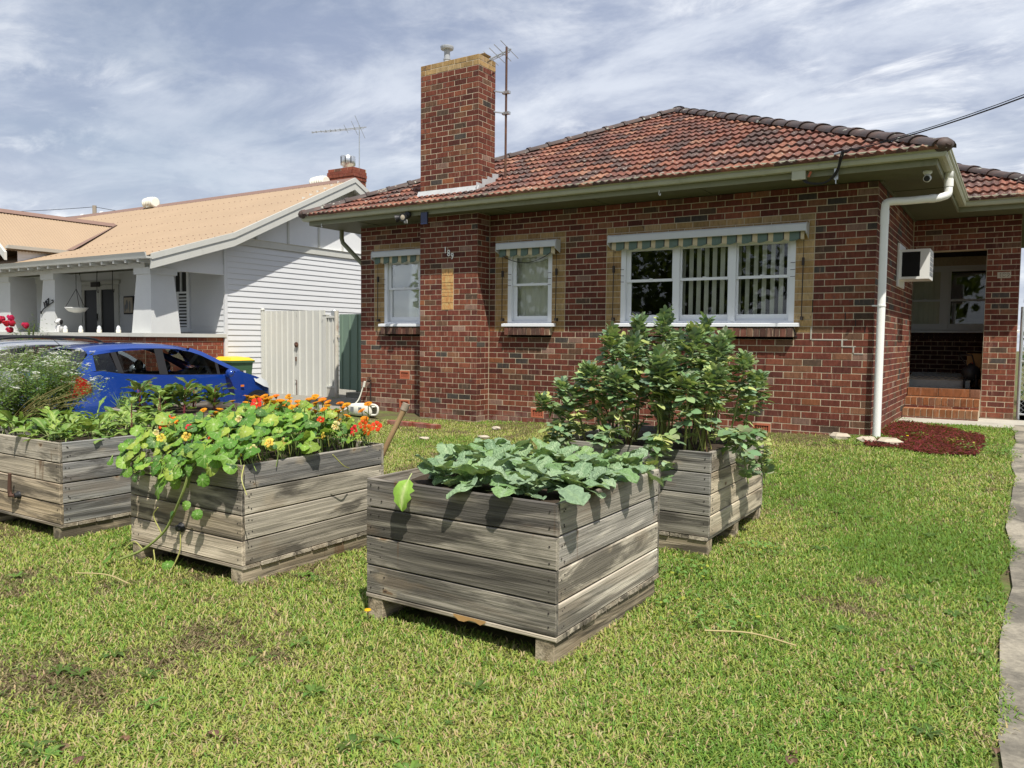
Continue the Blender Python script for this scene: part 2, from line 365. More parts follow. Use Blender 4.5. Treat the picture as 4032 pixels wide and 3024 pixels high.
def tag(o, label=None, cat=None, group=None, kind=None):
    for k, v in (('label', label), ('category', cat), ('group', group), ('kind', kind)):
        if v: o[k] = v
    return o
def thing(name, loc, label, cat, group=None): return tag(link(name, None, None, loc), label, cat, group)
def part(name, mb, mats, parent, smooth=False, cols=False, kind=None, label=None, loc=None):
    off = Vector(loc) if loc is not None else WP[parent.name]
    return tag(link(name, mb.mesh(name, mats, off, smooth, cols), parent, off), label, None, None, kind)
def solid(name, mb, mats, label, cat, group=None, smooth=False, cols=False, loc=None):   # a thing that is one mesh
    if loc is None:
        a = np.array(mb.v); loc = ((a[:, 0].min()+a[:, 0].max())/2, (a[:, 1].min()+a[:, 1].max())/2, a[:, 2].min())
    return tag(link(name, mb.mesh(name, mats, loc, smooth, cols), None, loc), label, cat, group)
def struct(name, mb, mats, smooth=False, cols=False): return tag(link(name, mb.mesh(name, mats, (0, 0, 0), smooth, cols)), kind='structure')
def bez(ps, n=12):                                         # smooth curve through points (Catmull-Rom)
    ps = [Vector(p) for p in ps]; q = [ps[0]*2-ps[1]]+ps+[ps[-1]*2-ps[-2]]; r = []
    for i in range(1, len(q)-2):
        for k in range(n):
            t = k/n; a, b, c, d = q[i-1:i+3]
            r.append(.5*((2*b)+(c-a)*t+(2*a-5*b+4*c-d)*t*t+(3*b-a-3*c+d)*t**3))
    return r+[ps[-1]]
def sag(a, b, dz, n=14):
    a, b = Vector(a), Vector(b); return [a.lerp(b, i/n)-Vector((0, 0, dz*4*(i/n)*(1-i/n))) for i in range(n+1)]
def text_mb(txt, size, depth, org, right, up, mb=None, col=None):
    cu = bpy.data.curves.new('t', 'FONT'); cu.body = txt; cu.size = size; cu.extrude = depth/2; cu.resolution_u = 3
    cu.align_x = 'CENTER'; cu.align_y = 'CENTER'
    o = bpy.data.objects.new('t', cu); COL.objects.link(o)
    me = bpy.data.meshes.new_from_object(o.evaluated_get(bpy.context.evaluated_depsgraph_get()))
    mb = mb or MB(); R, U = Vector(right), Vector(up); N = R.cross(U); org = Vector(org)
    mb.add([org+R*v.co.x+U*v.co.y+N*v.co.z for v in me.vertices], [tuple(p.vertices) for p in me.polygons], col)
    bpy.data.objects.remove(o); bpy.data.curves.remove(cu); bpy.data.meshes.remove(me)
    return mb
def sstep(a, b, x):
    t = min(1, max(0, (x-a)/(b-a))); return t*t*(3-2*t)
def vnoise(x, y, s, seed=0):                               # value noise for numpy arrays
    x = np.asarray(x)*s; y = np.asarray(y)*s; xi = np.floor(x).astype(int); yi = np.floor(y).astype(int); fx = x-xi; fy = y-yi
    fx = fx*fx*(3-2*fx); fy = fy*fy*(3-2*fy)
    def h(a, b): return ((np.sin(a*127.1+b*311.7+seed*74.7)*43758.5453) % 1)
    return (h(xi, yi)*(1-fx)+h(xi+1, yi)*fx)*(1-fy)+(h(xi, yi+1)*(1-fx)+h(xi+1, yi+1)*fx)*fy
# ---------------------------------------------------------------- ground
def ground(x, y):
    base = -.014*max(0., -x-.8)
    wall = .20 if x > 0 else (.20+(.02-.20)*min(1, -x/5.8) if x > -5.8 else .02+.05*min(1, (-x-5.8)/2.8))
    wall -= .10*sstep(-8.6, -9.6, x)
    t = sstep(-5.6, .3, y)
    z = base*(1-t)+wall*t
    if x < -8.7:
        d = sstep(-8.7, -9.3, x)
        dr = -.25+.30*sstep(-1.2, 1.4, y)
        z = z*(1-d)+dr*d
    return z
xs = [-45, -30, -22, -16, -14, -13, -12, -11, -10.2, -9.6, -9.2, -8.95, -8.7]+[-8.4+.3*i for i in range(32)]+[1.3, 1.7, 2.3, 3, 5, 9, 20, 45]
ys = [-60, -30, -18, -14, -12]+[-11+.4*i for i in range(38)]+[5, 7, 10, 16, 30, 60, 140]
mb = MB(); n = len(xs)
mb.add([(x, y, ground(x, y)-.012) for y in ys for x in xs],
       [(j*n+i, j*n+i+1, (j+1)*n+i+1, (j+1)*n+i) for j in range(len(ys)-1) for i in range(n-1)])
b = NB('lawn_soil'); v = b.pos(); n1 = b.noise(v, 2.2, 5, .6); n2 = b.noise(v, 40, 5, .65)
c = b.mix(b.rng(n1, .42, .6), (.10, .085, .045), (.105, .13, .04))
c = b.mix(b.rng(n2, .5, .72, 0, .7), c, (.22, .18, .09)); b.bump(n2, .6, .01); b.fin(c, .95, .1)
struct('lawn', mb, 'lawn_soil', True)
mb = MB(); a = [-8.98, -10, -11, -12, -13.15]; yy = [-40, -20, -12, -8, -6, -4, -2, -1, -.5, 0, .5, 1, 1.5, 2.5, 4, 8]
mb.add([(x, y, ground(-10.5, y)+.02) for y in yy for x in a], [(j*5+i+1, j*5+i, (j+1)*5+i, (j+1)*5+i+1) for j in range(15) for i in range(4)])
mb.add([(x, y, ground(-10.5, y)+.018) for y in yy[:9] for x in (-13.15, -20)], [(j*2+1, j*2, (j+1)*2, (j+1)*2+1) for j in range(8)])
struct('driveway', mb, 'driveway_concrete')
mb = MB(); yy = [-30, -14]+[-12+.5*i for i in range(30)]+[2.75]
PX = lambda y: 1.525+.02*math.sin(y*2.1)+.012*math.sin(y*5.3)
mb.add([p for y in yy for p in ((PX(y), y, ground(1.2, y)+.006), (2.45, y, ground(1.2, y)+.006))], [(2*j, 2*j+1, 2*j+3, 2*j+2) for j in range(len(yy)-1)])
struct('garden_path', mb, 'path_concrete')
mb = MB(); mb.box(.02, 3.2, 2.35, 3.78, .02, .192); mb.box(1.56, 3.2, 3.782, 9, .02, .188); struct('porch_apron', mb, 'concrete')
# ---------------------------------------------------------------- brick house
house = thing('brick_house', (0, 0, 0), 'red brick bungalow with a hipped terracotta tiled roof and a tall chimney', 'house')
C_, Z0 = .0856, 1.487
def zk(k): return Z0+k*C_
REDS = [((.215, .064, .040), 36), ((.185, .055, .037), 30), ((.265, .088, .05), 16), ((.14, .046, .034), 14), ((.27, .125, .07), 5), ((.18, .095, .058), 5),
        ((.095, .08, .068), 3), ((.125, .08, .055), 4), ((.33, .20, .15), 2.5), ((.34, .13, .06), 1)]
YEL = [((.50, .33, .145), 6), ((.44, .285, .12), 5), ((.54, .38, .19), 4), ((.40, .24, .10), 2)]
rb = random.Random(5)
def pick(pal):
    c = rb.choices([p[0] for p in pal], [p[1] for p in pal])[0]; q = rb.uniform(.84, 1.14); return tuple(k*q for k in c)
BR = []                                                    # (wall name, origin, along, outward normal, length, height, colour)
def lay(wall, o, U, N, u0, u1, z0, z1, pal, proud=0.):
    BR.append((wall, Vector(o), Vector(U), Vector(N), u0, u1, z0, z1, pick(pal), proud))
def courses(wall, o, U, N, L0, L1, k0, k1, holes=(), yel=(), pal=REDS, phase=0., dz=0., ends=False, skip=None):
    """stretcher bond between L0 and L1; holes/yel: (u0, u1, k0, k1) in courses"""
    J = .010
    for k in range(k0, k1):
        cut = [(a, b) for a, b, p, q in holes if p <= k < q]
        ys_ = [(a, b, m) for a, b, p, q, m in yel if p <= k < q]
        marks = sorted(cut+[(a, b) for a, b, m in ys_]); segs = []; u = L0
        for a, b in marks:
            if a > u+.02: segs.append((u, a))
            u = max(u, b)
        if L1 > u+.02: segs.append((u, L1))
        z0, z1 = zk(k)+J/2+dz, zk(k+1)-J/2+dz
        ph = phase+(.12 if k % 2 else 0.)
        for a, b in segs:
            j = math.floor((a-ph)/.24)+1; pts = [a]
            while ph+.24*j < b-.045:
                if ph+.24*j > a+.045: pts.append(ph+.24*j)
                j += 1
            pts.append(b)
            for p, q in zip(pts, pts[1:]):
                if skip and skip((p+q)/2, (z0+z1)/2): continue
                lay(wall, o, U, N, p+J/2+rb.uniform(-.001, .001), q-J/2, z0, z1, pal, rb.uniform(-.0015, .0015))
        for a, b, m in ys_:
            w = .24 if m == 'top' else b-a
            nn = max(1, round((b-a)/w)); off = (.12 if k % 2 and m == 'top' else 0); pts = [a]+[a+off+w*i for i in range(0 if off else 1, nn+1) if a+.04 < a+off+w*i < b-.04]+[b]
            for p, q in zip(pts, pts[1:]): lay(wall, o, U, N, p+J/2, q-J/2, z0, z1, YEL, rb.uniform(-.001, .001))
W1, W2, W3 = (-8.08, -7.20), (-5.44, -4.625), (-3.452, -.968)
holes = [(W1[0], W1[1], -1, 15), (W2[0], W2[1], -1, 15), (W3[0], W3[1], -1, 15), (-6.98, -5.80, -18, 22)]
yel = []
for a, b, ya, yb in ((*W1, -8.32, -6.98), (*W2, -5.683, -4.39), (*W3, -3.69, -.735)):
    yel += [(ya, a, 0, 15, 'side'), (b, yb, 0, 15, 'side'), (ya, yb, 15, 18, 'top')]
VENTS = [(-7.71, -7.49, .64, .785), (-7.72, -7.49, .125, .27), (-4.975, -4.745, .125, .27), (-3.98, -3.75, .64, .785), (-1.46, -1.225, .125, .27)]
vh = lambda u, z: any(a-.03 < u < b+.03 and c_ < z < d for a, b, c_, d in VENTS)
for a, b, c_, d in VENTS:
    k = round((c_-Z0)/C_); holes.append((a-.003, b+.003, k, k+2))
VX, NX = (1, 0, 0), (0, -1, 0)
courses('front_wall', (0, 0, 0), VX, NX, -8.654, 0, -17, 22, holes, yel)
ST = (-6.517, -6.275)
courses('chimney_breast', (0, -.345, 0), VX, NX, -6.98, -5.80, -18, 23, [(ST[0], ST[1], 4, 12)], (), phase=-5.80)
courses('chimney_breast', (-5.80, 0, 0), (0, 1, 0), (1, 0, 0), -.345, -.001, -18, 23, (), (), phase=-.345+.115)
courses('chimney', (0, -.345, 0), VX, NX, -6.98, -5.80, 24, 49, (), (), phase=-5.80)
courses('chimney', (-5.80, 0, 0), (0, 1, 0), (1, 0, 0), -.345, .13, 26, 49, (), (), phase=-.345+.115)
courses('chimney', (0, -.345, 0), VX, NX, -6.98, -5.80, 49, 51, (), (), YEL, -5.80)
courses('chimney', (-5.80, 0, 0), (0, 1, 0), (1, 0, 0), -.345, .13, 49, 51, (), (), YEL, -.345+.115)
courses('side_wall', (0, 0, 0), (0, 1, 0), (1, 0, 0), 0, 4.05, -16, 22, [(1.93, 2.6, 9, 15)], (), phase=.115)
courses('porch_wall', (0, 3.81, 0), VX, NX, .012, 1.50, -16, 22, [(.012, 1.054, -16, 16)], (), phase=1.5)
courses('porch_wall', (1.5, 0, 0), (0, 1, 0), (1, 0, 0), 3.81, 4.05, -16, 22)
courses('porch_back_wall', (0, 6.2, 0), VX, NX, -.39, 1.49, -10, 1, (), (), [((.10, .035, .026), 3), ((.075, .03, .022), 2)])  # darker palette than the other walls: porch shade put into the brick colour
def mortar(name, quads):
    mb = MB()
    for q in quads: mb.quad(*q)
    return part(name, mb, 'mortar', house)
# mortar bed: a sheet 6 mm behind the brick faces, with openings, and solid reveals
def sheet(mb, o, U, N, u0, u1, z0, z1, hl, d=.0035):
    us = sorted({u0, u1, *[h[0] for h in hl], *[h[1] for h in hl]}); zs = sorted({z0, z1, *[h[2] for h in hl], *[h[3] for h in hl]})
    P = lambda u, z, dd=d: Vector(o)+Vector(U)*u-Vector(N)*dd+Vector((0, 0, z))
    for a, b_ in zip(us, us[1:]):
        for c_, e in zip(zs, zs[1:]):
            m, n_ = (a+b_)/2, (c_+e)/2
            if u0 <= m <= u1 and z0 <= n_ <= z1 and not any(h[0] < m < h[1] and h[2] < n_ < h[3] for h in hl): mb.quad(P(a, c_), P(b_, c_), P(b_, e), P(a, e))
    for h in hl:
        a, b_, c_, e = h
        for p, q in (((a, c_), (b_, c_)), ((b_, c_), (b_, e)), ((b_, e), (a, e)), ((a, e), (a, c_))):
            mb.quad(P(*p), P(*q), P(*q, .11), P(*p, .11))
WALLS = {}
mb = MB(); sheet(mb, (0, 0, 0), VX, NX, -8.65, -.004, -.1, 3.36, [(a, b_, 1.40, zk(15)) for a, b_ in (W1, W2, W3)]+[(a, b_, c_, d) for a, b_, c_, d in VENTS])
WALLS['front_wall'] = part('front_wall', mb, 'mortar', house)
mb = MB(); sheet(mb, (0, -.345, 0), VX, NX, -6.976, -5.804, -.1, 3.6, []); sheet(mb, (-5.8, 0, 0), (0, 1, 0), (1, 0, 0), -.341, 0, -.1, 3.6, [])
mb.quad((-6.97, 0, -.1), (-6.97, -.34, -.1), (-6.97, -.34, 3.6), (-6.97, 0, 3.6))
WALLS['chimney_breast'] = part('chimney_breast', mb, 'mortar', house)
mb = MB(); mb.box(-6.976, -5.804, -.3415, .126, 3.4, zk(51)-.006); WALLS['chimney'] = part('chimney', mb, 'mortar', house)
mb = MB(); sheet(mb, (0, 0, 0), (0, 1, 0), (1, 0, 0), .004, 4.05, -.1, 3.36, []); WALLS['side_wall'] = part('side_wall', mb, 'mortar', house)
mb = MB(); sheet(mb, (0, 3.81, 0), VX, NX, .0, 1.496, .0, 3.36, [(.0, 1.054, -.1, zk(16))])
mb.box(1.056, 1.494, 3.83, 4.05, .0, 3.3); mb.quad((.0, 4.04, zk(16)), (1.054, 4.04, zk(16)), (1.054, 4.04, 3.3), (0, 4.04, 3.3)); mb.quad((0, 3.82, zk(16)+.003), (1.054, 3.82, zk(16)+.003), (1.054, 4.04, zk(16)+.003), (0, 4.04, zk(16)+.003))
WALLS['porch_wall'] = part('porch_wall', mb, 'mortar', house)
mb = MB(); sheet(mb, (0, 6.2, 0), VX, NX, -.4, 1.496, .3, 3.3, [(-.35, 1.45, 1.60, 2.82)]); WALLS['porch_back_wall'] = part('porch_back_wall', mb, 'mortar', house)
mb = MB()                                                  # the rest of the shell: unseen sides, porch ceiling, dark rooms
mb.quad((-8.65, 0.02, -.3), (-8.65, 9, -.3), (-8.65, 9, 3.4), (-8.65, .02, 3.4)); mb.quad((-8.65, 9, -.3), (1.497, 9, -.3), (1.497, 9, 3.4), (-8.65, 9, 3.4))
mb.quad((1.497, 4.05, -.3), (1.497, 9, -.3), (1.497, 9, 3.4), (1.497, 4.05, 3.4)); mb.quad((-.4, 4.05, -.3), (-.4, 9, -.3), (-.4, 9, 3.4), (-.4, 4.05, 3.4)); mb.quad((0, 4.05, .3), (-.4, 4.05, .3), (-.4, 4.05, 3.3), (0, 4.05, 3.3))
part('shell', mb, 'mortar', house)
mb = MB(); mb.quad((-.4, 4.04, 2.98), (1.496, 4.04, 2.98), (1.496, 6.2, 2.98), (-.4, 6.2, 2.98)); part('porch_ceiling', mb, 'interior_dark', house)  # near-black ceiling, porch shade painted into its colour
mb = MB(); mb.box(.0, 1.49, 3.832, 6.2, .16, .632); mb.box(-.4, .0, 4.06, 6.2, .16, .631); part('porch_floor', mb, 'interior_dark', house)  # floor coloured near-black too, standing in for the porch shade
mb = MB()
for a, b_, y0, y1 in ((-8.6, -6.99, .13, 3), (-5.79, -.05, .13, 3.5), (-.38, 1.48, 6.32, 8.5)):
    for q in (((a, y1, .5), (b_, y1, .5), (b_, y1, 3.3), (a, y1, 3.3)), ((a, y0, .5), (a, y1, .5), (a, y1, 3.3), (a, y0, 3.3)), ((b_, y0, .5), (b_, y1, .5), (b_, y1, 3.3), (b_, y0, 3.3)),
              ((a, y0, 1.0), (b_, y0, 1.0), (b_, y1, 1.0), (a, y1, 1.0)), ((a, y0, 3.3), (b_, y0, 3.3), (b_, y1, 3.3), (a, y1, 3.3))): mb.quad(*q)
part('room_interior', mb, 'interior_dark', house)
# a brick: a face with a worn edge and four sides
def brick_faces(L, H, dp=.05, w=.0028):
    v = [(w, 0, w), (L-w, 0, w), (L-w, 0, H-w), (w, 0, H-w), (0, w, 0), (L, w, 0), (L, w, H), (0, w, H), (0, dp, 0), (L, dp, 0), (L, dp, H), (0, dp, H)]
    return v, [(0, 1, 2, 3), (4, 5, 1, 0), (5, 6, 2, 1), (6, 7, 3, 2), (7, 4, 0, 3), (8, 9, 5, 4), (9, 10, 6, 5), (10, 11, 7, 6), (11, 8, 4, 7)]
BM = {}
def brick_mesh(L, H):
    k = (round(L, 3), round(H, 3))
    if k not in BM:
        mb = MB(); mb.add(*brick_faces(*k)); BM[k] = mb.mesh('brick', 'brick_clay')
    return BM[k]
def rank(o, n, w):                                         # how large a piece shows in the photograph
    q = depth_px(o)
    if not q or not (0 < q[0] < 4032 and 0 < q[1] < 3024): return -1
    return abs((CAM-Vector(o)).normalized().dot(n))*w/q[2]**2
def finish_bricks(parts, limit):
    order = sorted(range(len(BR)), key=lambda i: -rank(BR[i][1]+BR[i][2]*(BR[i][4]+BR[i][5])/2+Vector((0, 0, (BR[i][6]+BR[i][7])/2)), BR[i][3], (BR[i][5]-BR[i][4])))
    single = set(order[:limit]); rest = {}
    for i, (w, o, U, N, u0, u1, z0, z1, col, pr) in enumerate(BR):
        p = o+U*u0+Vector((0, 0, z0))+N*pr
        if i in single:
            ob = link('brick', brick_mesh(u1-u0, z1-z0), parts[w], p, (0, 0, math.atan2(U.y, U.x))); ob.color = (*col, 1)
        else:
            mb = rest.setdefault(w, MB()); vs, fs = brick_faces(u1-u0, z1-z0)
            mb.add([p+U*x-N*y+Vector((0, 0, z)) for x, y, z in vs], fs, col)
    for w, mb in rest.items(): part('brick_courses', mb, 'brick_clay_laid', parts[w], cols=True, kind='stuff')
    BR.clear()
# brick-on-edge sills and steps belong to the same limit
def edge_row(wall, x0, x1, y, z0, z1, pal, w=.086):
    n_ = max(1, round((x1-x0)/w)); s = (x1-x0)/n_
    for i in range(n_): lay(wall, (0, y, 0), VX, NX, x0+s*i+.005, x0+s*(i+1)-.005, z0, z1, pal, rb.uniform(-.004, .004))
SILLP = [((.20, .085, .06), 3), ((.15, .085, .065), 3), ((.25, .14, .09), 2), ((.12, .06, .045), 2)]
for nm, (a, b_) in (('w1', W1), ('w2', W2), ('w3', W3)):
    a0, b0 = a-.005, b_+.02
    mb = MB(); mb.prism([(a0, -.086, 1.437), (a0, -.086, 1.540), (a0, .0, 1.565), (a0, .0, 1.437)], (b0-a0, 0, 0)); WALLS[nm] = part('brick_sill', mb, 'mortar', house)
    edge_row(nm, a0, b0, -.095, 1.432, 1.548, SILLP)
    for bb in BR[-max(1, round((b0-a0)/.086)):]: pass
STEPP = [((.34, .14, .06), 4), ((.30, .12, .05), 4), ((.36, .18, .09), 2), ((.25, .12, .07), 2)]
for nm, y, z0, z1, d in (('s1', 3.18, .165, .335, .33), ('s2', 3.50, .335, .495, .32)):
    mb = MB(); mb.box(.006, 1.05, y+.006, y+d, z0-.12, z1-.004); WALLS[nm] = part('brick_step', mb, 'mortar', house)
    edge_row(nm, .005, 1.052, y, z1-.115, z1, STEPP); courses_k = [(.005, .2), (.2, .44), (.44, .68), (.68, .92), (.92, 1.052)]
    for a, b_ in courses_k: lay(nm, (0, y, 0), VX, NX, a+.005, b_-.005, z0-.02, z1-.125, REDS)
    mb = MB(); nn = 12
    for i in range(nn): mb.box(.006+i*1.045/nn+.004, .006+(i+1)*1.045/nn-.004, y+.003, y+d-.002, z1-.01, z1)
    part('step_tread', mb, 'step_clay', WALLS[nm])
mb = MB(); mb.box(.006, 1.05, 3.816, 3.83, .3, .62); WALLS['s3'] = part('brick_step', mb, 'mortar', house)
for a, b_ in ((.005, .2), (.2, .44), (.44, .68), (.68, .92), (.92, 1.052)): lay('s3', (0, 3.81, 0), VX, NX, a+.005, b_-.005, .40, .50, REDS+STEPP)
for a, b_ in ((.005, .46), (.46, .90), (.90, 1.052)): lay('s3', (0, 3.80, 0), VX, NX, a+.004, b_-.004, .51, .636, STEPP)
edge_row('porch_back_wall', -.35, 1.45, 6.18, 1.44, 1.555, [((.10, .05, .04), 1), ((.08, .045, .035), 1)])  # sill bricks darkened to match, with the porch shade in their colour
finish_bricks(WALLS, 300)
# sandstone feature let into the chimney breast
mb = MB(); mb.box(ST[0], ST[1], -.339, -.30, zk(4), zk(12)); fe = part('stone_panel', mb, 'mortar', house)
sx0, sx1, sz0, sz1 = ST[0]+.004, ST[1]-.004, zk(4)+.006, zk(12)-.006
cells = []
rs = random.Random(3)
for r, (za, zb) in enumerate(((0, .17), (.17, .33), (.33, .42), (.42, .50), (.50, .58), (.58, .66), (.66, .83), (.83, 1))):
    cuts = {0: (0, .3, .62, 1), 1: (0, .45, .72, 1), 6: (0, .28, .55, 1), 7: (0, .35, .6, 1)}.get(r, (0, 1))
    for ca, cb in zip(cuts, cuts[1:]):
        mb = MB(); t = rs.uniform(.004, .014); x0, x1 = sx0+(sx1-sx0)*ca+.002, sx0+(sx1-sx0)*cb-.002; z0, z1 = sz0+(sz1-sz0)*za+.002, sz0+(sz1-sz0)*zb-.002
        mb.add([(x0, -.339, z0), (x1, -.339, z0), (x1, -.339, z1), (x0, -.339, z1), (x0+.003, -.345-t, z0+.003), (x1-.003, -.345-t*rs.uniform(.6, 1.2), z0+.003), (x1-.003, -.345-t, z1-.003), (x0+.003, -.345-t*rs.uniform(.6, 1.2), z1-.003)],
               [(4, 5, 6, 7), (0, 1, 5, 4), (1, 2, 6, 5), (2, 3, 7, 6), (3, 0, 4, 7)])
        part('stone', mb, 'sandstone', fe)
for a, b_, c_, d in VENTS:
    mb = MB(); f = .028
    mb.box(a, a+f, -.004, .05, c_, d); mb.box(b_-f, b_, -.004, .05, c_, d); mb.box(a+f, b_-f, -.004, .05, c_, c_+f); mb.box(a+f, b_-f, -.004, .05, d-f, d)
    ve = part('air_vent', mb, 'vent_clay', house); mb = MB(); ww, hh = b_-a-2*f, d-c_-2*f
    for i in range(1, 6): mb.box(a+f+ww*i/6-.005, a+f+ww*i/6+.005, .004, .03, c_+f, d-f)
    for i in range(1, 4): mb.box(a+f, b_-f, .007, .028, c_+f+hh*i/4-.005, c_+f+hh*i/4+.005)
    part('vent_grille', mb, 'vent_clay', ve)
    mb = MB(); mb.quad((a+f, .045, c_+f), (b_-f, .045, c_+f), (b_-f, .045, d-f), (a+f, .045, d-f)); part('vent_back', mb, 'black_paint', ve)
# ---------------------------------------------------------------- windows
def window(a, b_, lights, zb, zt, meet, y, parent, blinds, sill=True, proj=.11, name='window'):
    jb = .07; mb = MB()
    edges = [a]+[e for l in lights for e in l]+[b_]
    mb.box(a, a+jb, y, y+.10, zb, zt); mb.box(b_-jb, b_, y, y+.10, zb, zt)
    mb.box(a+jb, b_-jb, y+.003, y+.10, zt-.055, zt); mb.box(a+jb, b_-jb, y+.003, y+.10, zb, zb+.03)
    for i in range(len(lights)-1):
        p, q = lights[i][1], lights[i+1][0]; mb.box(p+.028, q-.028, y+.004, y+.10, zb+.03, zt-.055)
    w = part(name, mb, 'white_paint', house)
    if sill:
        mb = MB(); mb.prism([(a-.05, y-proj, zb-.052), (a-.05, y-proj, zb-.012), (a-.05, y+.02, zb+.004), (a-.05, y+.02, zb-.05)], (b_-a+.13, 0, 0)); part('sill', mb, 'white_paint', w)
    for i, (p, q) in enumerate(lights):
        o = .028 if i else a+jb-p; o2 = .028 if i < len(lights)-1 else q-(b_-jb)
        p0, q0 = (a+jb+.002 if i == 0 else p-.026), (b_-jb-.002 if i == len(lights)-1 else q+.026)
        for up in (1, 0):
            z0, z1 = (meet-.012, zt-.057) if up else (zb+.032, meet+.026)
            yy = y+.030 if up else y+.058
            s_ = part('sash', (lambda m: (m.box(p0, p, yy, yy+.026, z0, z1), m.box(q, q0, yy, yy+.026, z0, z1), m.box(p, q, yy+.001, yy+.026, z0, z0+(.038 if up else .085)), m.box(p, q, yy+.001, yy+.026, z1-(.05 if up else .036), z1), m)[-1])(MB()), 'white_paint', w)
            mb = MB(); mb.box(p, q, yy+.010, yy+.014, z0+(.038 if up else .085), z1-(.05 if up else .036)); part('pane', mb, 'glass_pane', w)
        mb = MB(); cx = (p+q)/2; mb.blob((cx, y+.028, meet+.03), (.03, .012, .008), 6, 4); mb.box(cx-.008, cx+.008, y+.02, y+.03, meet+.01, meet+.03); part('sash_lock', mb, 'white_paint', w)
        bl = blinds[i]
        if bl == 'roller':
            mb = MB(); mb.quad((p-.12, y+.092, zb), (q+.05, y+.092, zb), (q+.05, y+.092, zt), (p-.12, y+.092, zt)); part('blind', mb, 'blind_cloth', w)
        elif bl:
            pitch, ang = bl; x = p-.02
            while x < q+.03:
                mb = MB(); dx, dy = .0445*math.cos(ang), .0445*math.sin(ang)
                pts = [(x+t*dx-.006*(1-t*t)*math.sin(ang), y+.155+t*dy+.006*(1-t*t)*math.cos(ang)) for t in (-1, -.5, 0, .5, 1)]
                for (xa, ya), (xb, yb) in zip(pts, pts[1:]): mb.quad((xa, ya, zb+.02), (xb, yb, zb+.02), (xb, yb, zt), (xa, ya, zt))
                part('blind_slat', mb, 'blind_slat_cloth', w, True); x += pitch
    return w
window(*W1, [(-7.945, -7.335)], 1.62, 2.77, 2.228, .004, house, ['roller'])
window(*W2, [(-5.30, -4.70)], 1.62, 2.77, 2.228, .004, house, [(.088, .12)])
window(*W3, [(-3.31, -2.672), (-2.526, -1.873), (-1.726, -1.078)], 1.62, 2.77, 2.228, .004, house, [None, (.113, -.50), (.113, -.62)])
window(-.35, 1.45, [(-.25, .24), (.42, 1.36)], 1.62, 2.82, 2.17, 6.206, house, [(.09, .1), None])
# ---------------------------------------------------------------- awnings
def awning(x0, x1, arms):
    mb = MB(); a, b_ = x0, x1
    prof = [(-.005, 2.895), (-.145, 2.895), (-.165, 2.875), (-.172, 2.79), (-.16, 2.785), (-.155, 2.868), (-.14, 2.882), (-.005, 2.882)]
    mb.prism([(a, y, z) for y, z in prof], (b_-a, 0, 0))
    h = part('awning_hood', mb, 'awning_hood_metal', house)
    for x in (a, b_-.006):
        mb = MB(); mb.prism([(x-.001, -.004, 2.90), (x-.001, -.15, 2.90), (x-.001, -.172, 2.875), (x-.001, -.178, 2.76), (x-.001, -.02, 2.70)], (.008, 0, 0)); part('end_cap', mb, 'awning_hood_metal', h)
    mb = MB(); n_ = int((b_-a)/.02); L = b_-a-.07
    mb.tube([(a+.02, -.075, 2.83), (b_-.02, -.075, 2.83)], .045, 10); part('roller', mb, 'awning_stripe', h)
    top = [(a+.035+L*i/n_, -.118, 2.80) for i in range(n_+1)]
    bot = [(a+.035+L*i/n_, -.124-.006*math.sin(i*.9), 2.672+.022*(1-abs(math.cos(math.pi*(a+L*i/n_)/.205)))*1.25) for i in range(n_+1)]
    mb = MB(); mb.add(top+bot, [(i, i+1, n_+2+i, n_+1+i) for i in range(n_)])
    mb.tube([bot[i] for i in range(0, n_+1, 2)], .004, 4); part('valance', mb, 'awning_stripe', h)
    for x in arms:
        mb = MB(); mb.tube([(x, -.05, 2.78), (x+.003, -.05, 2.42)], .004, 5); mb.tube([(x+.003, -.055, 2.44), (x, -.055, 1.66)], .0075, 6)
        mb.box(x-.014, x+.014, -.062, -.03, 2.36, 2.46); mb.box(x-.015, x+.015, -.07, .0, 1.655, 1.70); part('awning_arm', mb, 'dark_iron', h)
    for x, sg in ((arms[0]+.16, 1), (arms[-1]-.16, -1)):
        for z in (2.40, 2.31, 2.22):
            mb = MB(); mb.tube([(x, -.035, z), (x-.06*sg, -.035, z+.003)], .005, 4); part('catch_pin', mb, 'dark_iron', h)
    return h
awning(-8.24, -7.02, [-8.19, -7.16]); h2 = awning(-5.567, -4.473, [-5.515, -4.52]); awning(-3.60, -.805, [-3.55, -.86])
mb = MB(); mb.tube(sag((-5.46, -.13, 2.69), (-4.58, -.13, 2.70), .13), .006, 5); mb.tube(sag((-5.44, -.1, 2.66), (-4.66, -.1, 2.60), .07), .003, 4); part('hanging_cable', mb, 'black_plastic', h2)
mb = MB()
for k in range(1): mb.tube([(-.955, -.09, 1.56), (-.92, -.05, 1.46)], .008, 5); mb.box(-.985, -.915, -.012, -.004, 1.43, 1.45)
part('sill_bracket', mb, 'dark_iron', house)
for ch, x, z in (('1', -6.437, 2.805), ('8', -6.368, 2.752), ('9', -6.296, 2.700)):
    part('house_number', text_mb(ch, .150, .012, (x, -.356, z), (.82, 0, 0), (0, 0, 1)), 'number_white', house)
mb = MB(); mb.box(1.205, 1.386, 3.798, 3.808, 2.394, 2.486); pl_ = part('number_plate', mb, 'stone_pale', house)
mb = text_mb('189', .088, .004, (1.295, 3.7965, 2.44), (1.15, 0, 0), (0, 0, 1)); part('plate_numerals', mb, 'black_paint', pl_)
mb = text_mb('189', .070, .004, (1.295, 3.7945, 2.44), (1.32, 0, 0), (0, 0, 1)); part('plate_numerals', mb, 'stone_pale', pl_)

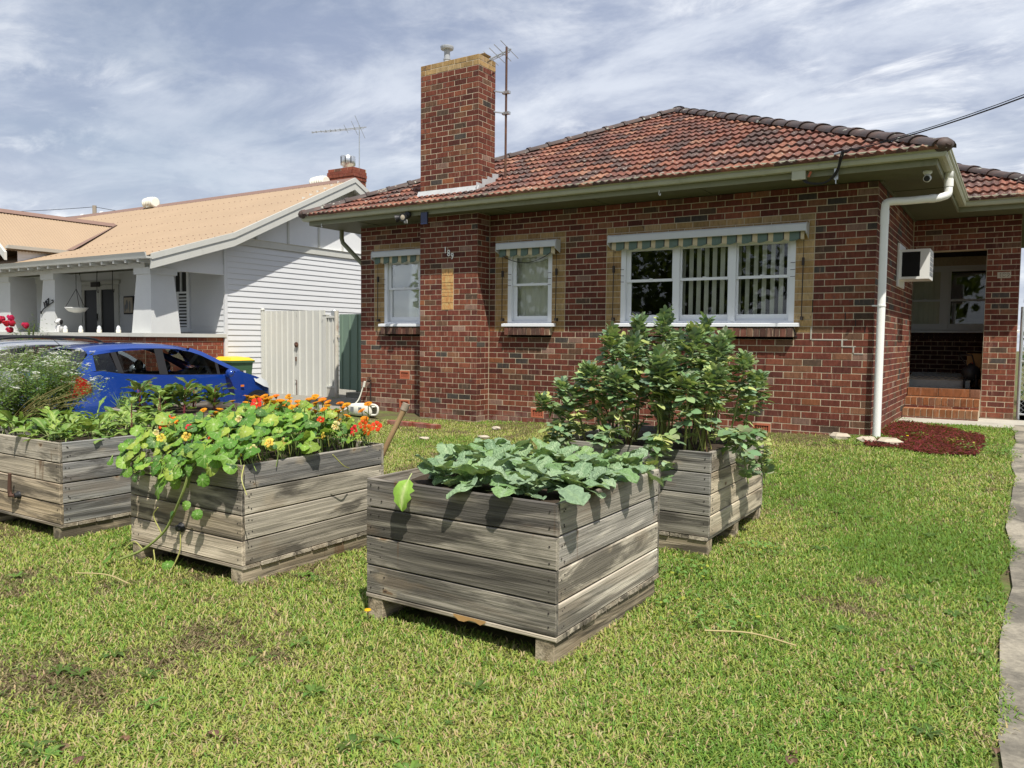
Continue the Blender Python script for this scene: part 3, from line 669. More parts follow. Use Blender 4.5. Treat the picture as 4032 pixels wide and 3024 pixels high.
# old repairs and cracks by the right hand corner of the front wall
for x0, x1, z0, z1 in ((-.74, -.30, 1.395, 1.410), (-.372, -.352, 1.325, 1.395), (-.37, -.20, 1.310, 1.325), (-.235, -.218, 1.24, 1.31), (-.22, -.11, 1.222, 1.236), (-.752, -.735, 1.40, 1.57)):
    mb = MB(); mb.box(x0, x1, -.0045, .01, z0, z1); part('mortar_repair', mb, 'concrete', WALLS['front_wall'])
for x, z in ((-.335, 1.66), (-.212, 1.575), (-.10, 1.49), (-.735, 1.83), (-.735, 1.75)):
    mb = MB(); mb.box(x-.005, x+.005, -.003, .01, z, z+.085); part('crack', mb, 'black_paint', WALLS['front_wall'])
# ---------------------------------------------------------------- roof of the brick house
SL = .46; PA = math.atan(SL); EZ = 3.53
roof = None
mb = MB()
A, B_, Cc, D_, R1, R2 = (-9.4, -.7, EZ), (.75, -.7, EZ), (.75, 9.2, EZ), (-9.4, 9.2, EZ), (-4.325, 4.375, EZ+SL*5.075), (-4.325, 5.0, EZ+SL*5.075)
mb.poly([A, B_, R1]); mb.poly([B_, Cc, R2, R1]); mb.poly([Cc, D_, R2]); mb.poly([D_, A, R1, R2])
mb.poly([(.75, 3.1, EZ-.02), (2.25, 3.1, EZ-.02), (-.65, 6.0, EZ+SL*2.9-.02), (-2.15, 6.0, EZ+SL*2.9-.02)]); mb.poly([(2.25, 3.1, EZ), (2.25, 12, EZ), (-.65, 9, EZ+SL*2.9), (-.65, 6.0, EZ+SL*2.9)])
for i in range(len(mb.v)): mb.v[i] = (mb.v[i][0], mb.v[i][1], mb.v[i][2]-.02)
roof = part('roof', mb, 'capping_clay', house)
TW, TG = .225, .335
def tile_geo(n=12, L=.40):
    xs_ = [TW*i/n for i in range(n+1)]
    def pz(x):
        t = (x/TW*2) % 1
        return .021*(max(0, math.sin(math.pi*min(1, t/.62)))**1.2 if t < .62 else 0) - .006*math.sin(math.pi*max(0, (t-.62)/.38))
    v = [(x, 0, pz(x)+.044) for x in xs_]+[(x, L, pz(x)+.004) for x in xs_]+[(x, .003, .008) for x in xs_]; m = n+1
    f = [(i, i+1, m+i+1, m+i) for i in range(n)]+[(2*m+i, 2*m+i+1, i+1, i) for i in range(n)]+[(0, m, 2*m), (n, 3*m-1, 2*m-1)]
    return v, f
TV, TF = tile_geo(); TVL, TFL = tile_geo(8)
mbt = MB(); mbt.add(TV, TF); TMESH = mbt.mesh('tile', 'terracotta'); 
for p in TMESH.polygons: p.use_smooth = False
TP = [((.30, .125, .08), 5), ((.26, .105, .072), 6), ((.21, .09, .067), 6), ((.16, .083, .067), 6), ((.12, .076, .066), 5), ((.34, .17, .11), 2)]
TILES = []
rt = random.Random(21)
def tiles(org, X, up, cols, rows, inside):
    X, up = Vector(X), Vector(up); N = X.cross(up)
    for r in range(rows):
        for c in range(cols):
            o = Vector(org)+X*(TW*(c+.0))+up*(TG*r)
            mid = o+X*TW*.5+up*.17
            ins = [inside(o+X*a+up*b) for a in (0, TW) for b in (0, .36)]
            if not any(ins): continue
            TILES.append((o, X, up, N, pick(TP), all(ins)))
FU = (0, math.cos(PA), math.sin(PA))
# front slope of the main roof, round the chimney
def in_main(p):
    d = p.y+.7
    if -6.99 < p.x < -5.79 and -.36 < p.y < .14: return False
    return p.x > -9.4+d-.02 and p.x < .75-d+.02
tiles((-9.4, -.76, EZ-.03), (1, 0, 0), FU, 46, 18, in_main)
main_n = len(TILES)
def in_wing(p):
    d = p.y-3.1; return p.x > .75-d-.05 and p.x < 2.25-d+.02 and d < 2.7
tiles((-2.2, 3.04, EZ-.03), (1, 0, 0), FU, 20, 8, in_wing)
order = sorted([i for i in range(len(TILES)) if TILES[i][5]], key=lambda i: -rank(TILES[i][0]+TILES[i][1]*.11, TILES[i][3], 1))
single = set(order[:300]); mbs = MB(); mbc = {0: MB(), 1: MB()}
for i, (o, X, up, N, col, full) in enumerate(TILES):
    o2 = o+N*rt.uniform(-.004, .004)
    if i in single:
        ob = link('tile', TMESH, roof, o2, (PA+rt.uniform(-.008, .008), 0, 0)); ob.color = (*col, 1)
    else:
        (mbs if full else mbc[0 if i < main_n else 1]).add([o2+X*x+up*y+N*z for x, y, z in TVL], TFL, col)
def clip(mb, planes):
    bm = bmesh.new(); me = bpy.data.meshes.new('x'); me.from_pydata(mb.v, [], mb.f)
    a = me.attributes.new('col', 'FLOAT_COLOR', 'POINT'); a.data.foreach_set('color', np.array([(*c, 1) for c in mb.c], dtype=np.float32).ravel())
    bm.from_mesh(me); ly = bm.verts.layers.float_color['col']
    for co, no in planes: bmesh.ops.bisect_plane(bm, geom=bm.verts[:]+bm.edges[:]+bm.faces[:], plane_co=co, plane_no=no, clear_outer=True)
    bm.verts.index_update(); o = MB(); o.add([v.co[:] for v in bm.verts], [tuple(v.index for v in f.verts) for f in bm.faces]); o.c = [tuple(v[ly])[:3] for v in bm.verts]
    bm.free(); bpy.data.meshes.remove(me); return o
k1 = clip(mbc[0], [((-9.4, -.7, 0), (-1, 1, 0)), ((.75, -.7, 0), (1, 1, 0))]) if False else None
hole_keep = MB(); 
def clip_main(mb):
    # tiles at the hips are cut along the hip; tiles at the chimney are trimmed by the flashing that laps over them
    L = clip(mb, [((-9.4, -.7, 0), (-1, 1, 0)), ((.75, -.7, 0), (1, 1, 0))]); return L
for m_ in (clip_main(mbc[0]), clip(mbc[1], [((2.25, 3.1, 0), (1, 1, 0)), ((.75, 3.1, 0), (-1, -1, 0))])):
    o = len(mbs.v); mbs.v += m_.v; mbs.c += m_.c; mbs.m += m_.m; mbs.f += [tuple(o+q for q in f) for f in m_.f]
part('tile_courses', mbs, 'terracotta_laid', roof, cols=True, kind='stuff')
def capping(a, b_, n_, name='ridge_tile', lift=.0):
    a, b_ = Vector(a), Vector(b_); d = b_-a; L = d.length/n_; q = d.to_track_quat('X', 'Z')
    mb = MB(); R = .14; K = 8
    ring = lambda x, r: [(x, r*math.cos(math.pi*k/K)*1.05, r*.62*math.sin(math.pi*k/K)) for k in range(K+1)]
    st = [(-.02, R+.016), (.04, R+.016), (.048, R-.004), (L+.02, R-.012)]
    v = [p for x, r in st for p in ring(x, r)]; m = K+1
    f = [(i*m+k, (i+1)*m+k, (i+1)*m+k+1, i*m+k+1) for i in range(3) for k in range(K)]+[tuple(range(m))[::-1]]
    mb.add(v, f); me = mb.mesh(name, 'capping_clay'); me.polygons.foreach_set('use_smooth', [True]*len(me.polygons))
    for i in range(n_):
        ob = link(name, me, roof, a+d*(i/n_)+Vector((0, 0, lift+rt.uniform(-.005, .005)))); ob.rotation_euler = q.to_euler()
capping((-9.38, -.68, EZ+.02), (-4.325, 4.375, EZ+SL*5.075+.02), 19); capping((.73, -.68, EZ+.02), (-4.325, 4.375, EZ+SL*5.075+.02), 19)
capping((-4.325, 4.4, EZ+SL*5.075+.03), (-4.325, 5.0, EZ+SL*5.075+.03), 2); capping((2.23, 3.12, EZ+.02), (-.65, 6.0, EZ+SL*2.9+.02), 10)
for p in ((-9.38, -.68), (.73, -.68), (2.23, 3.12)):
    mb = MB(); mb.blob((p[0], p[1], EZ+.035), (.115, .115, .085), 10, 6); part('hip_end_tile', mb, 'capping_clay', roof, True)
# flashing round the chimney
fl = part('chimney_flashing', (lambda m: (m.prism([(-7.01, -.42, 3.665), (-7.01, -.36, 3.80), (-7.01, -.35, 3.80), (-7.01, -.35, 3.66)], (1.24, 0, 0)),
     [m.add([(-5.792, y, 3.70+SL*(y+.345)), (-5.792, y+.16, 3.70+SL*(y+.345)), (-5.785, y+.165, 3.86+SL*(y+.345)+.03*(i % 2)), (-5.79, y-.01, 3.87+SL*(y+.345)),
             (-5.66, y, 3.71+SL*(y+.345)), (-5.65, y+.17, 3.745+SL*(y+.345))], [(0, 1, 2, 3), (0, 4, 5, 1)]) for i, y in enumerate((-.40, -.24, -.09, .05))], m)[-1])(MB()), 'flashing_lead', WALLS['chimney'])
mb = MB(); mb.box(-6.99, -5.775, -.365, .14, zk(51)-.004, zk(51)+.01); 
mb = MB(); mb.prism([(-6.9, -.30, zk(51)), (-6.9, .08, zk(51)), (-6.7, .0, zk(51)+.05), (-6.7, -.2, zk(51)+.05)], (.9, 0, 0)); part('mortar_cap', mb, 'mortar', WALLS['chimney'])
mb = MB(); mb.lathe((-6.62, -.1, zk(51)+.01), [(.055, 0), (.055, .10), (.062, .10), (.062, .115), (.05, .118), (.05, .27), (.105, .272), (.112, .30), (.112, .315), (.09, .325), (.0, .33)], 16); part('flue', mb, 'flue_grey', WALLS['chimney'])
# ---------------------------------------------------------------- eaves: fascia, gutter, soffit
def run(name, prof, path, mat, closed=True):
    """profile (outward, z) swept along an axis-aligned plan path, mitred"""
    P = [Vector((*p, 0)) for p in path]; mb = MB(); rows = []
    for i, p in enumerate(P):
        ns = []
        for a, b_ in ((i-1, i), (i, i+1)):
            if 0 <= a and b_ < len(P): d = (P[b_]-P[a]).normalized(); ns.append(Vector((d.y, -d.x, 0)))
        n_ = ns[0] if len(ns) == 1 or (ns[0]-ns[1]).length < .01 else ns[0]+ns[1]
        rows.append([p+n_*o+Vector((0, 0, z)) for o, z in prof])
    m = len(prof)
    for a, b_ in zip(rows, rows[1:]): mb.add(a+b_, [(k, (k+1) % m, m+(k+1) % m, m+k) for k in range(m if closed else m-1)])
    for r in (rows[0], rows[-1]): mb.add(r, [tuple(range(m))])
    return part(name, mb, mat, house)
EAVE = [(-9.32, 9.1), (-9.32, -.62), (.68, -.62), (.68, 3.17), (2.15, 3.17), (2.15, 9)]
run('fascia', [(-.02, 3.365), (.0, 3.365), (.0, 3.535), (-.02, 3.535)], EAVE, 'olive_paint_shaded')
gut = run('gutter', [(.003, 3.44), (.05, 3.432), (.085, 3.44), (.098, 3.475), (.094, 3.498), (.112, 3.52), (.116, 3.548), (.125, 3.556), (.125, 3.570), (.112, 3.570), (.108, 3.55), (.09, 3.50), (.08, 3.456), (.012, 3.45), (.012, 3.56), (.003, 3.56)], EAVE, 'gutter_paint')
for i, x in enumerate((-7.95, -6.72, -5.92, -4.95, -3.6, -2.35, -1.25, -.3)):
    mb = MB()
    pr = [(.05, 3.428), (.088, 3.436), (.102, 3.474), (.098, 3.498), (.116, 3.52), (.120, 3.548), (.129, 3.556), (.129, 3.573)]
    for (o1, z1), (o2, z2) in zip(pr, pr[1:]): mb.quad((x, -.62-o1, z1), (x+.05, -.62-o1, z1), (x+.05, -.62-o2, z2), (x, -.62-o2, z2))
    part('gutter_joint', mb, 'gutter_paint', gut)
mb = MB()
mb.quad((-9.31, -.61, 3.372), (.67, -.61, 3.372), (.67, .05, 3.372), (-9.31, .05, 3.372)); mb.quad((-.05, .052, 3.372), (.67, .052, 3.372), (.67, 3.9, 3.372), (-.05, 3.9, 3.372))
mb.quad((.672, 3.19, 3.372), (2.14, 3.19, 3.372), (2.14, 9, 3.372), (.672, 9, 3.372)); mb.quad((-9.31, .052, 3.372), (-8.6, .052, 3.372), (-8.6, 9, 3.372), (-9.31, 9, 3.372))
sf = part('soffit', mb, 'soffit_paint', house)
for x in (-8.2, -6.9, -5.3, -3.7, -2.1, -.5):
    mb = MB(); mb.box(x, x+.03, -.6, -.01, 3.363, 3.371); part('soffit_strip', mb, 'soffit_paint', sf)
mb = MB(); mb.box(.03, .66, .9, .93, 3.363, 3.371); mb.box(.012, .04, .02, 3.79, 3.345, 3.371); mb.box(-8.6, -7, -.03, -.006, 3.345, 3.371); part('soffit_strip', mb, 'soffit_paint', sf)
for x in (-9.0, -2.62):
    mb = MB(); mb.tube(bez([(x, -.63, 3.38), (x, -.635, 3.33), (x+.02, -.64, 3.315), (x+.025, -.64, 3.34)], 4), .005, 5); part('fascia_hook', mb, 'white_paint', house)
# downpipes
mb = MB(); pp = [(.735, .30, 3.45), (.735, .30, 3.27)]+bez([(.735, .30, 3.27), (.725, .285, 3.175), (.64, .24, 3.135)], 5)+bez([(.30, .06, 3.10), (.115, -.045, 3.085), (.088, -.06, 3.02), (.087, -.062, 2.9)], 5)+[(.085, -.065, .16)]
mb.tube(pp, .047, 14); dp = part('downpipe', mb, 'white_pvc', house, True)
for a, b_, r in (((.735, .30, 3.27), (.735, .30, 3.36), .053), ((.087, -.062, 2.82), (.087, -.062, 2.98), .051), ((.60, .22, 3.131), (.54, .19, 3.126), .051)):
    mb = MB(); mb.tube([a, b_], r, 14); part('pipe_socket', mb, 'white_pvc', dp, True)
mb = MB(); mb.tube([(.086, -.064, 1.815), (.086, -.064, 1.835)], .053, 14); mb.box(-.02, .05, -.075, -.05, 1.818, 1.834); part('pipe_bracket', mb, 'white_pvc', dp)
mb = MB(); mb.tube([(-9.28, .15, 3.44), (-9.28, .15, 3.22), (-9.25, .15, 3.14), (-8.75, .15, 2.72), (-8.71, .15, 2.62), (-8.71, .15, .1)], .042, 10); part('downpipe', mb, 'olive_paint_shaded', house, True)
# meter cable box, attachment hook, cables
mb = MB(); mb.box(-.88, -.72, -.70, -.642, 3.335, 3.455); mb.prism([(-.885, -.705, 3.455), (-.885, -.642, 3.455), (-.885, -.642, 3.475)], (.17, 0, 0)); jb = part('junction_box', mb, 'gutter_paint', house)
mb = MB(); mb.tube(bez([(-.76, -.66, 3.34), (-.70, -.665, 3.29), (-.52, -.66, 3.27), (-.37, -.70, 3.36), (-.30, -.80, 3.50), (-.27, -.83, 3.575)], 6), .011, 6)
mb.tube(bez([(-.74, -.66, 3.34), (-.66, -.665, 3.285), (-.48, -.66, 3.285), (-.36, -.72, 3.40), (-.31, -.82, 3.52), (-.29, -.83, 3.575)], 6), .009, 6); part('service_cable', mb, 'black_plastic', jb)
mb = MB(); mb.box(-.40, -.355, -.665, -.625, 3.30, 3.56); mb.tube([(-.378, -.65, 3.555), (-.378, -.78, 3.575), (-.30, -.82, 3.575)], .014, 6); mb.tube([(-.378, -.66, 3.30), (-.378, -.66, 3.25)], .008, 5); part('cable_bracket', mb, 'galvanised', house)
mb = MB(); mb.tube([(-.66, -.68, 3.42), (-.69, -.67, 3.36)], .016, 6); part('line_tap', mb, 'vent_clay', house)
mb = MB(); mb.tube(sag((-.30, -.82, 3.578), (5.2, -7.6, 3.9), .36, 24), .0065, 6); mb.tube(sag((-.30, -.82, 3.59), (5.2, -7.6, 3.91), .35, 24), .004, 5); solid('power_cable', mb, 'black_plastic', 'black overhead power cable strung from the front gutter up to the right', 'cable', loc=(-.3, -.82, 3.578))
mb = MB(); mb.lathe((.555, -.28, 3.35), [(.05, .02), (.05, 0), (.03, -.02)], 12); cm = thing('security_camera', (.555, -.28, 3.37), 'small dome security camera under the right hand eave of the brick house', 'camera'); part('camera_base', mb, 'white_paint', cm)
mb = MB(); mb.blob((.555, -.30, 3.285), .045, 10, 8); part('camera_ball', mb, 'white_paint', cm, True); mb = MB(); mb.lathe((.555, -.33, 3.275), [(.034, 0), (.03, .012), (0, .013)], 12, axis=(.1, -1, -.2)); part('camera_lens', mb, 'black_plastic', cm)
# floodlight with solar panel
fl_ = thing('security_light', (-6.95, -.64, 3.36), 'twin head security floodlight under the gutter beside the chimney', 'light')
mb = MB(); mb.lathe((-6.98, -.645, 3.38), [(.06, 0), (.06, .03), (.05, .045)], 12, axis=(0, -1, 0)); mb.tube([(-6.98, -.67, 3.38), (-7.08, -.74, 3.33)], .014, 6); mb.tube([(-6.98, -.67, 3.38), (-6.95, -.76, 3.33)], .014, 6); part('mount', mb, 'black_plastic', fl_)
for c, ax in (((-7.07, -.73, 3.335), (-.75, -.55, -.25)), ((-6.95, -.75, 3.325), (.12, -.95, -.12))):
    mb = MB(); mb.lathe(c, [(.02, -.03), (.03, 0), (.06, .06), (.066, .09)], 14, axis=ax); lh = part('lamp_head', mb, 'black_plastic', fl_, True)
    mb = MB(); mb.lathe(Vector(c)+Vector(ax).normalized()*.085, [(.06, 0), (.03, .008), (.0, .01)], 14, axis=ax); part('lens', mb, 'stone_pale', lh, True)
mb = MB(); mb.box(-7.01, -6.97, -.72, -.68, 3.24, 3.30); part('sensor', mb, 'dog_white', fl_)
sp_ = thing('solar_panel', (-6.64, -.66, 3.22), 'small dark blue solar panel fixed to the fascia over the chimney breast', 'solar panel')
mb = MB(); mb.box(-6.715, -6.575, -.655, -.63, 3.205, 3.40); part('backing', mb, 'black_plastic', sp_); mb = MB(); mb.box(-6.71, -6.58, -.658, -.6555, 3.21, 3.395); part('cells', mb, 'solar_blue', sp_)
# television aerial on the chimney
def aerial(base, h, boom, elems, label, brackets=(), mast=.019, mat='rusty_iron', bm=None):
    t = thing('television_aerial', base, label, 'aerial'); b0 = Vector(base); top = b0+Vector((0, 0, h))
    mb = MB(); mb.tube([b0, top], mast, 8); part('mast', mb, mat, t)
    bv = Vector(boom); e0 = top-Vector((0, 0, .07)); mb = MB(); mb.tube([e0-bv*.15, e0+bv], .012, 6); mb.tube([e0-bv*.1+Vector((0, 0, -.035)), e0+bv*.75+Vector((0, 0, -.03))], .008, 5); part('boom', mb, 'galvanised', t)
    pv = Vector((-bv.y, bv.x, 0)).normalized()
    for fr_, ln in elems:
        mb = MB(); c = e0+bv*fr_; mb.tube([c-pv*ln, c+pv*ln], .006, 4); mb.box(c.x-.015, c.x+.015, c.y-.015, c.y+.015, c.z-.02, c.z+.015); part('element', mb, 'galvanised', t)
    for z, p in brackets:
        mb = MB(); mb.tube([Vector((base[0], base[1], z)), Vector(p)], .012, 5); mb.box(base[0]-.06, base[0]+.07, base[1]-.03, base[1]+.03, z-.02, z+.02); part('bracket', mb, 'galvanised', t)
    return t
aerial((-5.64, .2, 3.92), 2.17, (-.52, -.12, -.18), [(-.1, .42), (.12, .40), (.3, .36), (.5, .34), (.65, .14), (.75, .13), (.85, .13), (.95, .12)], 'rusty television aerial strapped to the side of the tall brick chimney', [(5.36, (-5.80, .08, 5.38)), (5.03, (-5.80, .08, 5.05))])
# ---------------------------------------------------------------- air conditioner on the side wall
ac = thing('air_conditioner', (0, 2.2, 2.28), 'white window air conditioner jutting from the side wall beside the porch', 'air conditioner')
mb = MB(); mb.box(.004, .028, 1.93, 2.66, 2.19, 2.81); part('mounting_board', mb, 'white_pvc', ac)
ax0, ax1, ay0, ay1, az0, az1 = .029, .415, 1.99, 2.55, 2.29, 2.715
mb = MB(); mb.box(ax0, ax1, ay0+.02, ay1, az0, az1)
mb.box(ax0, ax1, ay0, ay0+.02, az1-.035, az1); mb.box(ax0, ax1, ay0, ay0+.02, az0, az0+.035); mb.box(ax0, ax0+.03, ay0, ay0+.02, az0+.035, az1-.035); mb.box(ax1-.12, ax1, ay0, ay0+.02, az0+.035, az1-.035); part('casing', mb, 'white_pvc', ac)
mb = MB(); mb.quad((ax0+.03, ay0+.0195, az0+.035), (ax1-.12, ay0+.0195, az0+.035), (ax1-.12, ay0+.0195, az1-.035), (ax0+.03, ay0+.0195, az1-.035)); gr = part('grille_back', mb, 'black_paint', ac)
for i in range(22):
    z = az0+.045+i*(az1-az0-.09)/21; mb = MB(); mb.box(ax0+.03, ax1-.12, ay0+.006, ay0+.016, z-.002, z+.002); part('louvre', mb, 'black_plastic', gr)
for i in range(5):
    z = az0+.05+i*.07; mb = MB()
    for k in range(6): mb.box(ax1+.001, ax1+.004, ay0+.06+k*.075, ay0+.12+k*.075, z, z+.055)
    part('side_vent', mb, 'grey_trim', ac)
# things in the porch
mb = MB(); mb.obox((.42, 4.62, .73), (.46, 0, .0), (0, .42, .05), (0, -.01, .075)); mt = thing('mattress', (.42, 4.6, .64), 'pale quilted mattress lying on the porch floor in the shade', 'mattress'); part('cover', mb, 'cloth_grey', mt)
mb = MB(); mb.obox((.42, 4.62, .80), (.468, 0, .0), (0, .428, .05), (0, -.001, .006)); part('piping', mb, 'stone_pale', mt)
mb = MB()
for i in range(-4, 5):
    for sg in (-1, 1): mb.tube([(.42+i*.10-.12*sg, 4.22, .775), (.42+i*.10+.12*sg, 5.0, .868)], .004, 3)
part('quilting', mb, 'grey_trim', mt)
pt = thing('pushchair', (.86, 4.25, .64), 'dark folded pushchair standing at the right of the porch', 'pushchair')
mb = MB(); mb.blob((.88, 4.35, .88), (.13, .16, .15), 9, 6, .2, seed=4); part('seat', mb, 'black_plastic', pt, True)
for x, y in ((.80, 4.18), (.97, 4.18), (.8, 4.5), (.97, 4.5)):
    mb = MB(); mb.lathe((x, y, .72), [(.075, -.015), (.08, 0), (.075, .015)], 12, axis=(1, 0, 0)); part('wheel', mb, 'tyre_rubber', pt)
mb = MB(); mb.tube([(.8, 4.18, .72), (.85, 4.3, .95), (.70, 4.5, 1.18)], .012, 6); mb.tube([(.97, 4.18, .72), (.95, 4.3, .95), (.88, 4.5, 1.18)], .012, 6); mb.tube([(.70, 4.5, 1.18), (.88, 4.5, 1.18)], .014, 6); part('frame', mb, 'dark_iron', pt)
bx = thing('cardboard_box', (.95, 4.8, .64), 'tall tan cardboard box in the porch corner behind the pushchair', 'box')
mb = MB(); mb.box(.80, 1.12, 4.70, 5.05, .64, 1.20); part('carton', mb, 'cardboard', bx); mb = MB(); mb.lathe((.88, 4.699, 1.0), [(.055, 0), (.05, .003)], 14, axis=(0, -1, 0)); part('red_print', mb, 'red_lens', bx)
# ---------------------------------------------------------------- white weatherboard house next door
wh = thing('weatherboard_house', (-16, 2, 0), 'white weatherboard bungalow with a tan corrugated iron roof and tapered porch piers', 'house')
WX, WY = -13.2, .53
def board(parent, o, U, N, L, z, h, mats='weatherboard_paint'):
    o, U, N = Vector(o), Vector(U), Vector(N); mb = MB()
    pr = [(.0, 0), (.022, 0), (.006, h+.012), (0, h+.012)]
    a = [o+N*d+Vector((0, 0, z+zz)) for d, zz in pr]; mb.prism(a if True else a, U*L); part('weatherboard', mb, mats, parent)
mb = MB(); mb.quad((WX, WY, -.2), (WX, 9, -.2), (WX, 9, 3.4), (WX, WY, 3.4)); sw = part('side_wall', mb, 'weatherboard_paint', wh)
H_ = .1245
for i in range(25): board(sw, (WX+.001, WY+.045, 0), (0, 1, 0), (1, 0, 0), 8.4, .27+i*H_, H_)
mb = MB(); mb.box(WX-.02, WX+.028, WY-.03, WY+.045, -.1, 3.36); part('corner_trim', mb, 'weatherboard_paint', sw)
mb = MB(); mb.box(WX+.001, WX+.02, WY+.045, 9, -.1, .27); part('base_board', mb, 'trim_paint', sw)
# belt board and gable panels
mb = MB(); mb.box(WX+.001, WX+.05, WY-.1, 8.6, 3.40, 3.54); mb.prism([(WX+.05, WY-.1, 3.54), (WX+.075, WY-.1, 3.56), (WX, WY-.1, 3.565), (WX, WY-.1, 3.54)], (0, 8.7, 0)); part('belt_board', mb, 'trim_paint', wh)
rz = lambda y: (3.55+.488*(y-.44)) if y > .44 else 3.55+.32*(y-.44)
rzz = lambda y: rz(y) if y <= 4.11 else rz(8.22-y)
mb = MB(); yy = [WY-.02, 1.5, 2.5, 4.11, 5.7, 7.7]
mb.poly([(WX, WY-.05, 3.55), (WX, 7.9, 3.55), (WX, 4.11, rz(4.11)-.1)]); gp = part('gable_wall', mb, 'fibro_panel', wh)
for y in (1.38, 2.32, 3.3, 4.11, 5.0, 6.0, 7.0):
    mb = MB(); mb.box(WX+.001, WX+.022, y-.028, y+.028, 3.57, rzz(y)-.2); part('batten', mb, 'trim_paint', gp)
for i in range(6):                                           # lapped boards in the peak
    z = 4.62+i*.115; w = (5.28-z)/.488
    if w > .1: board(gp, (WX+.001, 4.11-w, 0), (0, 1, 0), (1, 0, 0), 2*w, z, .115, 'trim_paint')
# porch: side beam, infill over it, back wall, floor
mb = MB(); mb.box(WX-.1, WX+.0, -1.2, WY, 2.70, 2.93); mb.prism([(WX-.06, -1.25, 2.93), (WX-.06, WY, 2.93), (WX-.06, WY, 3.5), (WX-.06, .4, 3.5), (WX-.06, -1.25, 2.98)], (.05, 0, 0)); pbm = part('porch_beam', mb, 'weatherboard_paint', wh)
for y in (-.52,):
    mb = MB(); mb.box(WX-.01, WX+.012, y-.02, y+.02, 2.93, 3.22); part('batten', mb, 'trim_paint', pbm)
mb = MB(); mb.box(-24, WX-.1, -1.30, -1.18, 2.73, 2.93); part('porch_beam', mb, 'trim_paint', wh)
mb = MB(); mb.quad((-26, WY, -.2), (WX, WY, -.2), (WX, WY, 3.4), (-26, WY, 3.4)); pw = part('porch_back_wall', mb, 'weatherboard_paint', wh)
DX0, DX1 = -18.97, -17.22
WN = (-15.02, -14.42)
for i in range(15):
    z = .95+i*H_*1.02
    for a, b_ in ((-26, DX0), (DX1, WN[0]-.08), (WN[1]+.08, WX-.02)): board(pw, (a, WY-.001, 0), (1, 0, 0), (0, -1, 0), b_-a, z, H_*1.02)
mb = MB(); mb.quad((-26, -1.25, 2.93), (WX-.1, -1.25, 2.93), (WX-.1, WY, 2.93), (-26, WY, 2.93)); part('porch_ceiling', mb, 'soffit_paint', wh)
mb = MB(); mb.box(-26, WX-.3, -1.0, WY-.03, .5, .95); part('porch_floor', mb, 'concrete', wh)
# french doors
mb = MB(); mb.box(DX0, DX0+.1, WY-.05, WY-.005, .95, 2.62); mb.box(DX1-.1, DX1, WY-.05, WY-.005, .95, 2.62); mb.box(DX0-.06, DX1+.06, WY-.06, WY-.005, 2.62, 2.72); dr = part('double_door', mb, 'trim_paint', wh)
dm = (DX0+DX1)/2
for a, b_ in ((DX0+.11, dm-.005), (dm+.005, DX1-.11)):
    mb = MB(); mb.box(a, a+.09, WY-.04, WY-.008, .95, 2.61); mb.box(b_-.09, b_, WY-.04, WY-.008, .95, 2.61); mb.box(a+.09, b_-.09, WY-.04, WY-.008, 2.50, 2.61); mb.box(a+.09, b_-.09, WY-.04, WY-.008, .95, 1.2); part('door_leaf', mb, 'trim_paint', dr)
    mb = MB(); mb.quad((a+.09, WY-.015, 1.2), (b_-.09, WY-.015, 1.2), (b_-.09, WY-.015, 2.5), (a+.09, WY-.015, 2.5)); part('door_glass', mb, 'black_paint', dr)
mb = MB(); mb.tube([(dm-.05, WY-.06, 1.72), (dm-.05, WY-.06, 1.9)], .016, 6); mb.tube([(dm-.05, WY-.07, 1.8), (dm-.15, WY-.07, 1.8)], .012, 5); part('handle', mb, 'black_paint', dr)
# sash window with shutters inside
a, b_ = WN; mb = MB(); mb.box(a, a+.08, WY-.05, WY-.004, 1.5, 2.82); mb.box(b_-.08, b_, WY-.05, WY-.004, 1.5, 2.82); mb.box(a-.04, b_+.04, WY-.06, WY-.004, 2.82, 2.92); mb.box(a+.08, b_-.08, WY-.05, WY-.004, 2.33, 2.37); mb.box(a+.08, b_-.08, WY-.05, WY-.004, 1.5, 1.56); mb.box((a+b_)/2-.012, (a+b_)/2+.012, WY-.05, WY-.004, 2.37, 2.82); ww_ = part('window', mb, 'white_paint', wh)
mb = MB(); mb.box(a-.06, b_+.06, WY-.12, WY-.004, 1.44, 1.5); part('sill', mb, 'white_paint', ww_)
mb = MB(); mb.quad((a+.08, WY-.01, 1.56), (b_-.08, WY-.01, 1.56), (b_-.08, WY-.01, 2.82), (a+.08, WY-.01, 2.82)); part('pane', mb, 'black_paint', ww_)
for i in range(10):
    z = 1.60+i*.074; mb = MB(); mb.obox(((a+b_)/2+.03, WY-.025, z), (.17, 0, 0), (0, .012, .018), (0, -.003, .003)); part('shutter_slat', mb, 'white_paint', ww_)
mb = MB(); mb.box(a+.08, a+.20, WY-.03, WY-.02, 1.56, 2.33); part('shutter_stile', mb, 'white_paint', ww_)
# low brick porch wall with cap and tapered piers
PB = []
mb = MB(); mb.box(-26, WX-.02, -1.36, -1.15, -.3, 1.33); mb.box(WX-.24, WX-.0205, -1.15, WY-.04, -.3, 1.33); lw = part('porch_parapet', mb, 'mortar', wh)
WALLS2 = {'lw': lw}
def crs(o, U, N, L0, L1, zs):
    for i, z in enumerate(zs):
        u = L0-(.12 if i % 2 else 0)
        while u < L1:
            a, b_ = max(u, L0), min(u+.24, L1)
            if b_-a > .04: lay('lw', o, U, N, a+.006, b_-.006, z+.005, z+.081, [((.34, .10, .055), 5), ((.28, .08, .05), 4), ((.40, .16, .10), 2)], rb.uniform(-.002, .002))
            u += .24
zs = [1.33-.086*(i+1) for i in range(13)]
crs((0, -1.366, 0), VX, NX, -17.6, WX-.02, zs); crs((WX-.014, 0, 0), (0, 1, 0), (1, 0, 0), -1.36, WY-.03, zs)
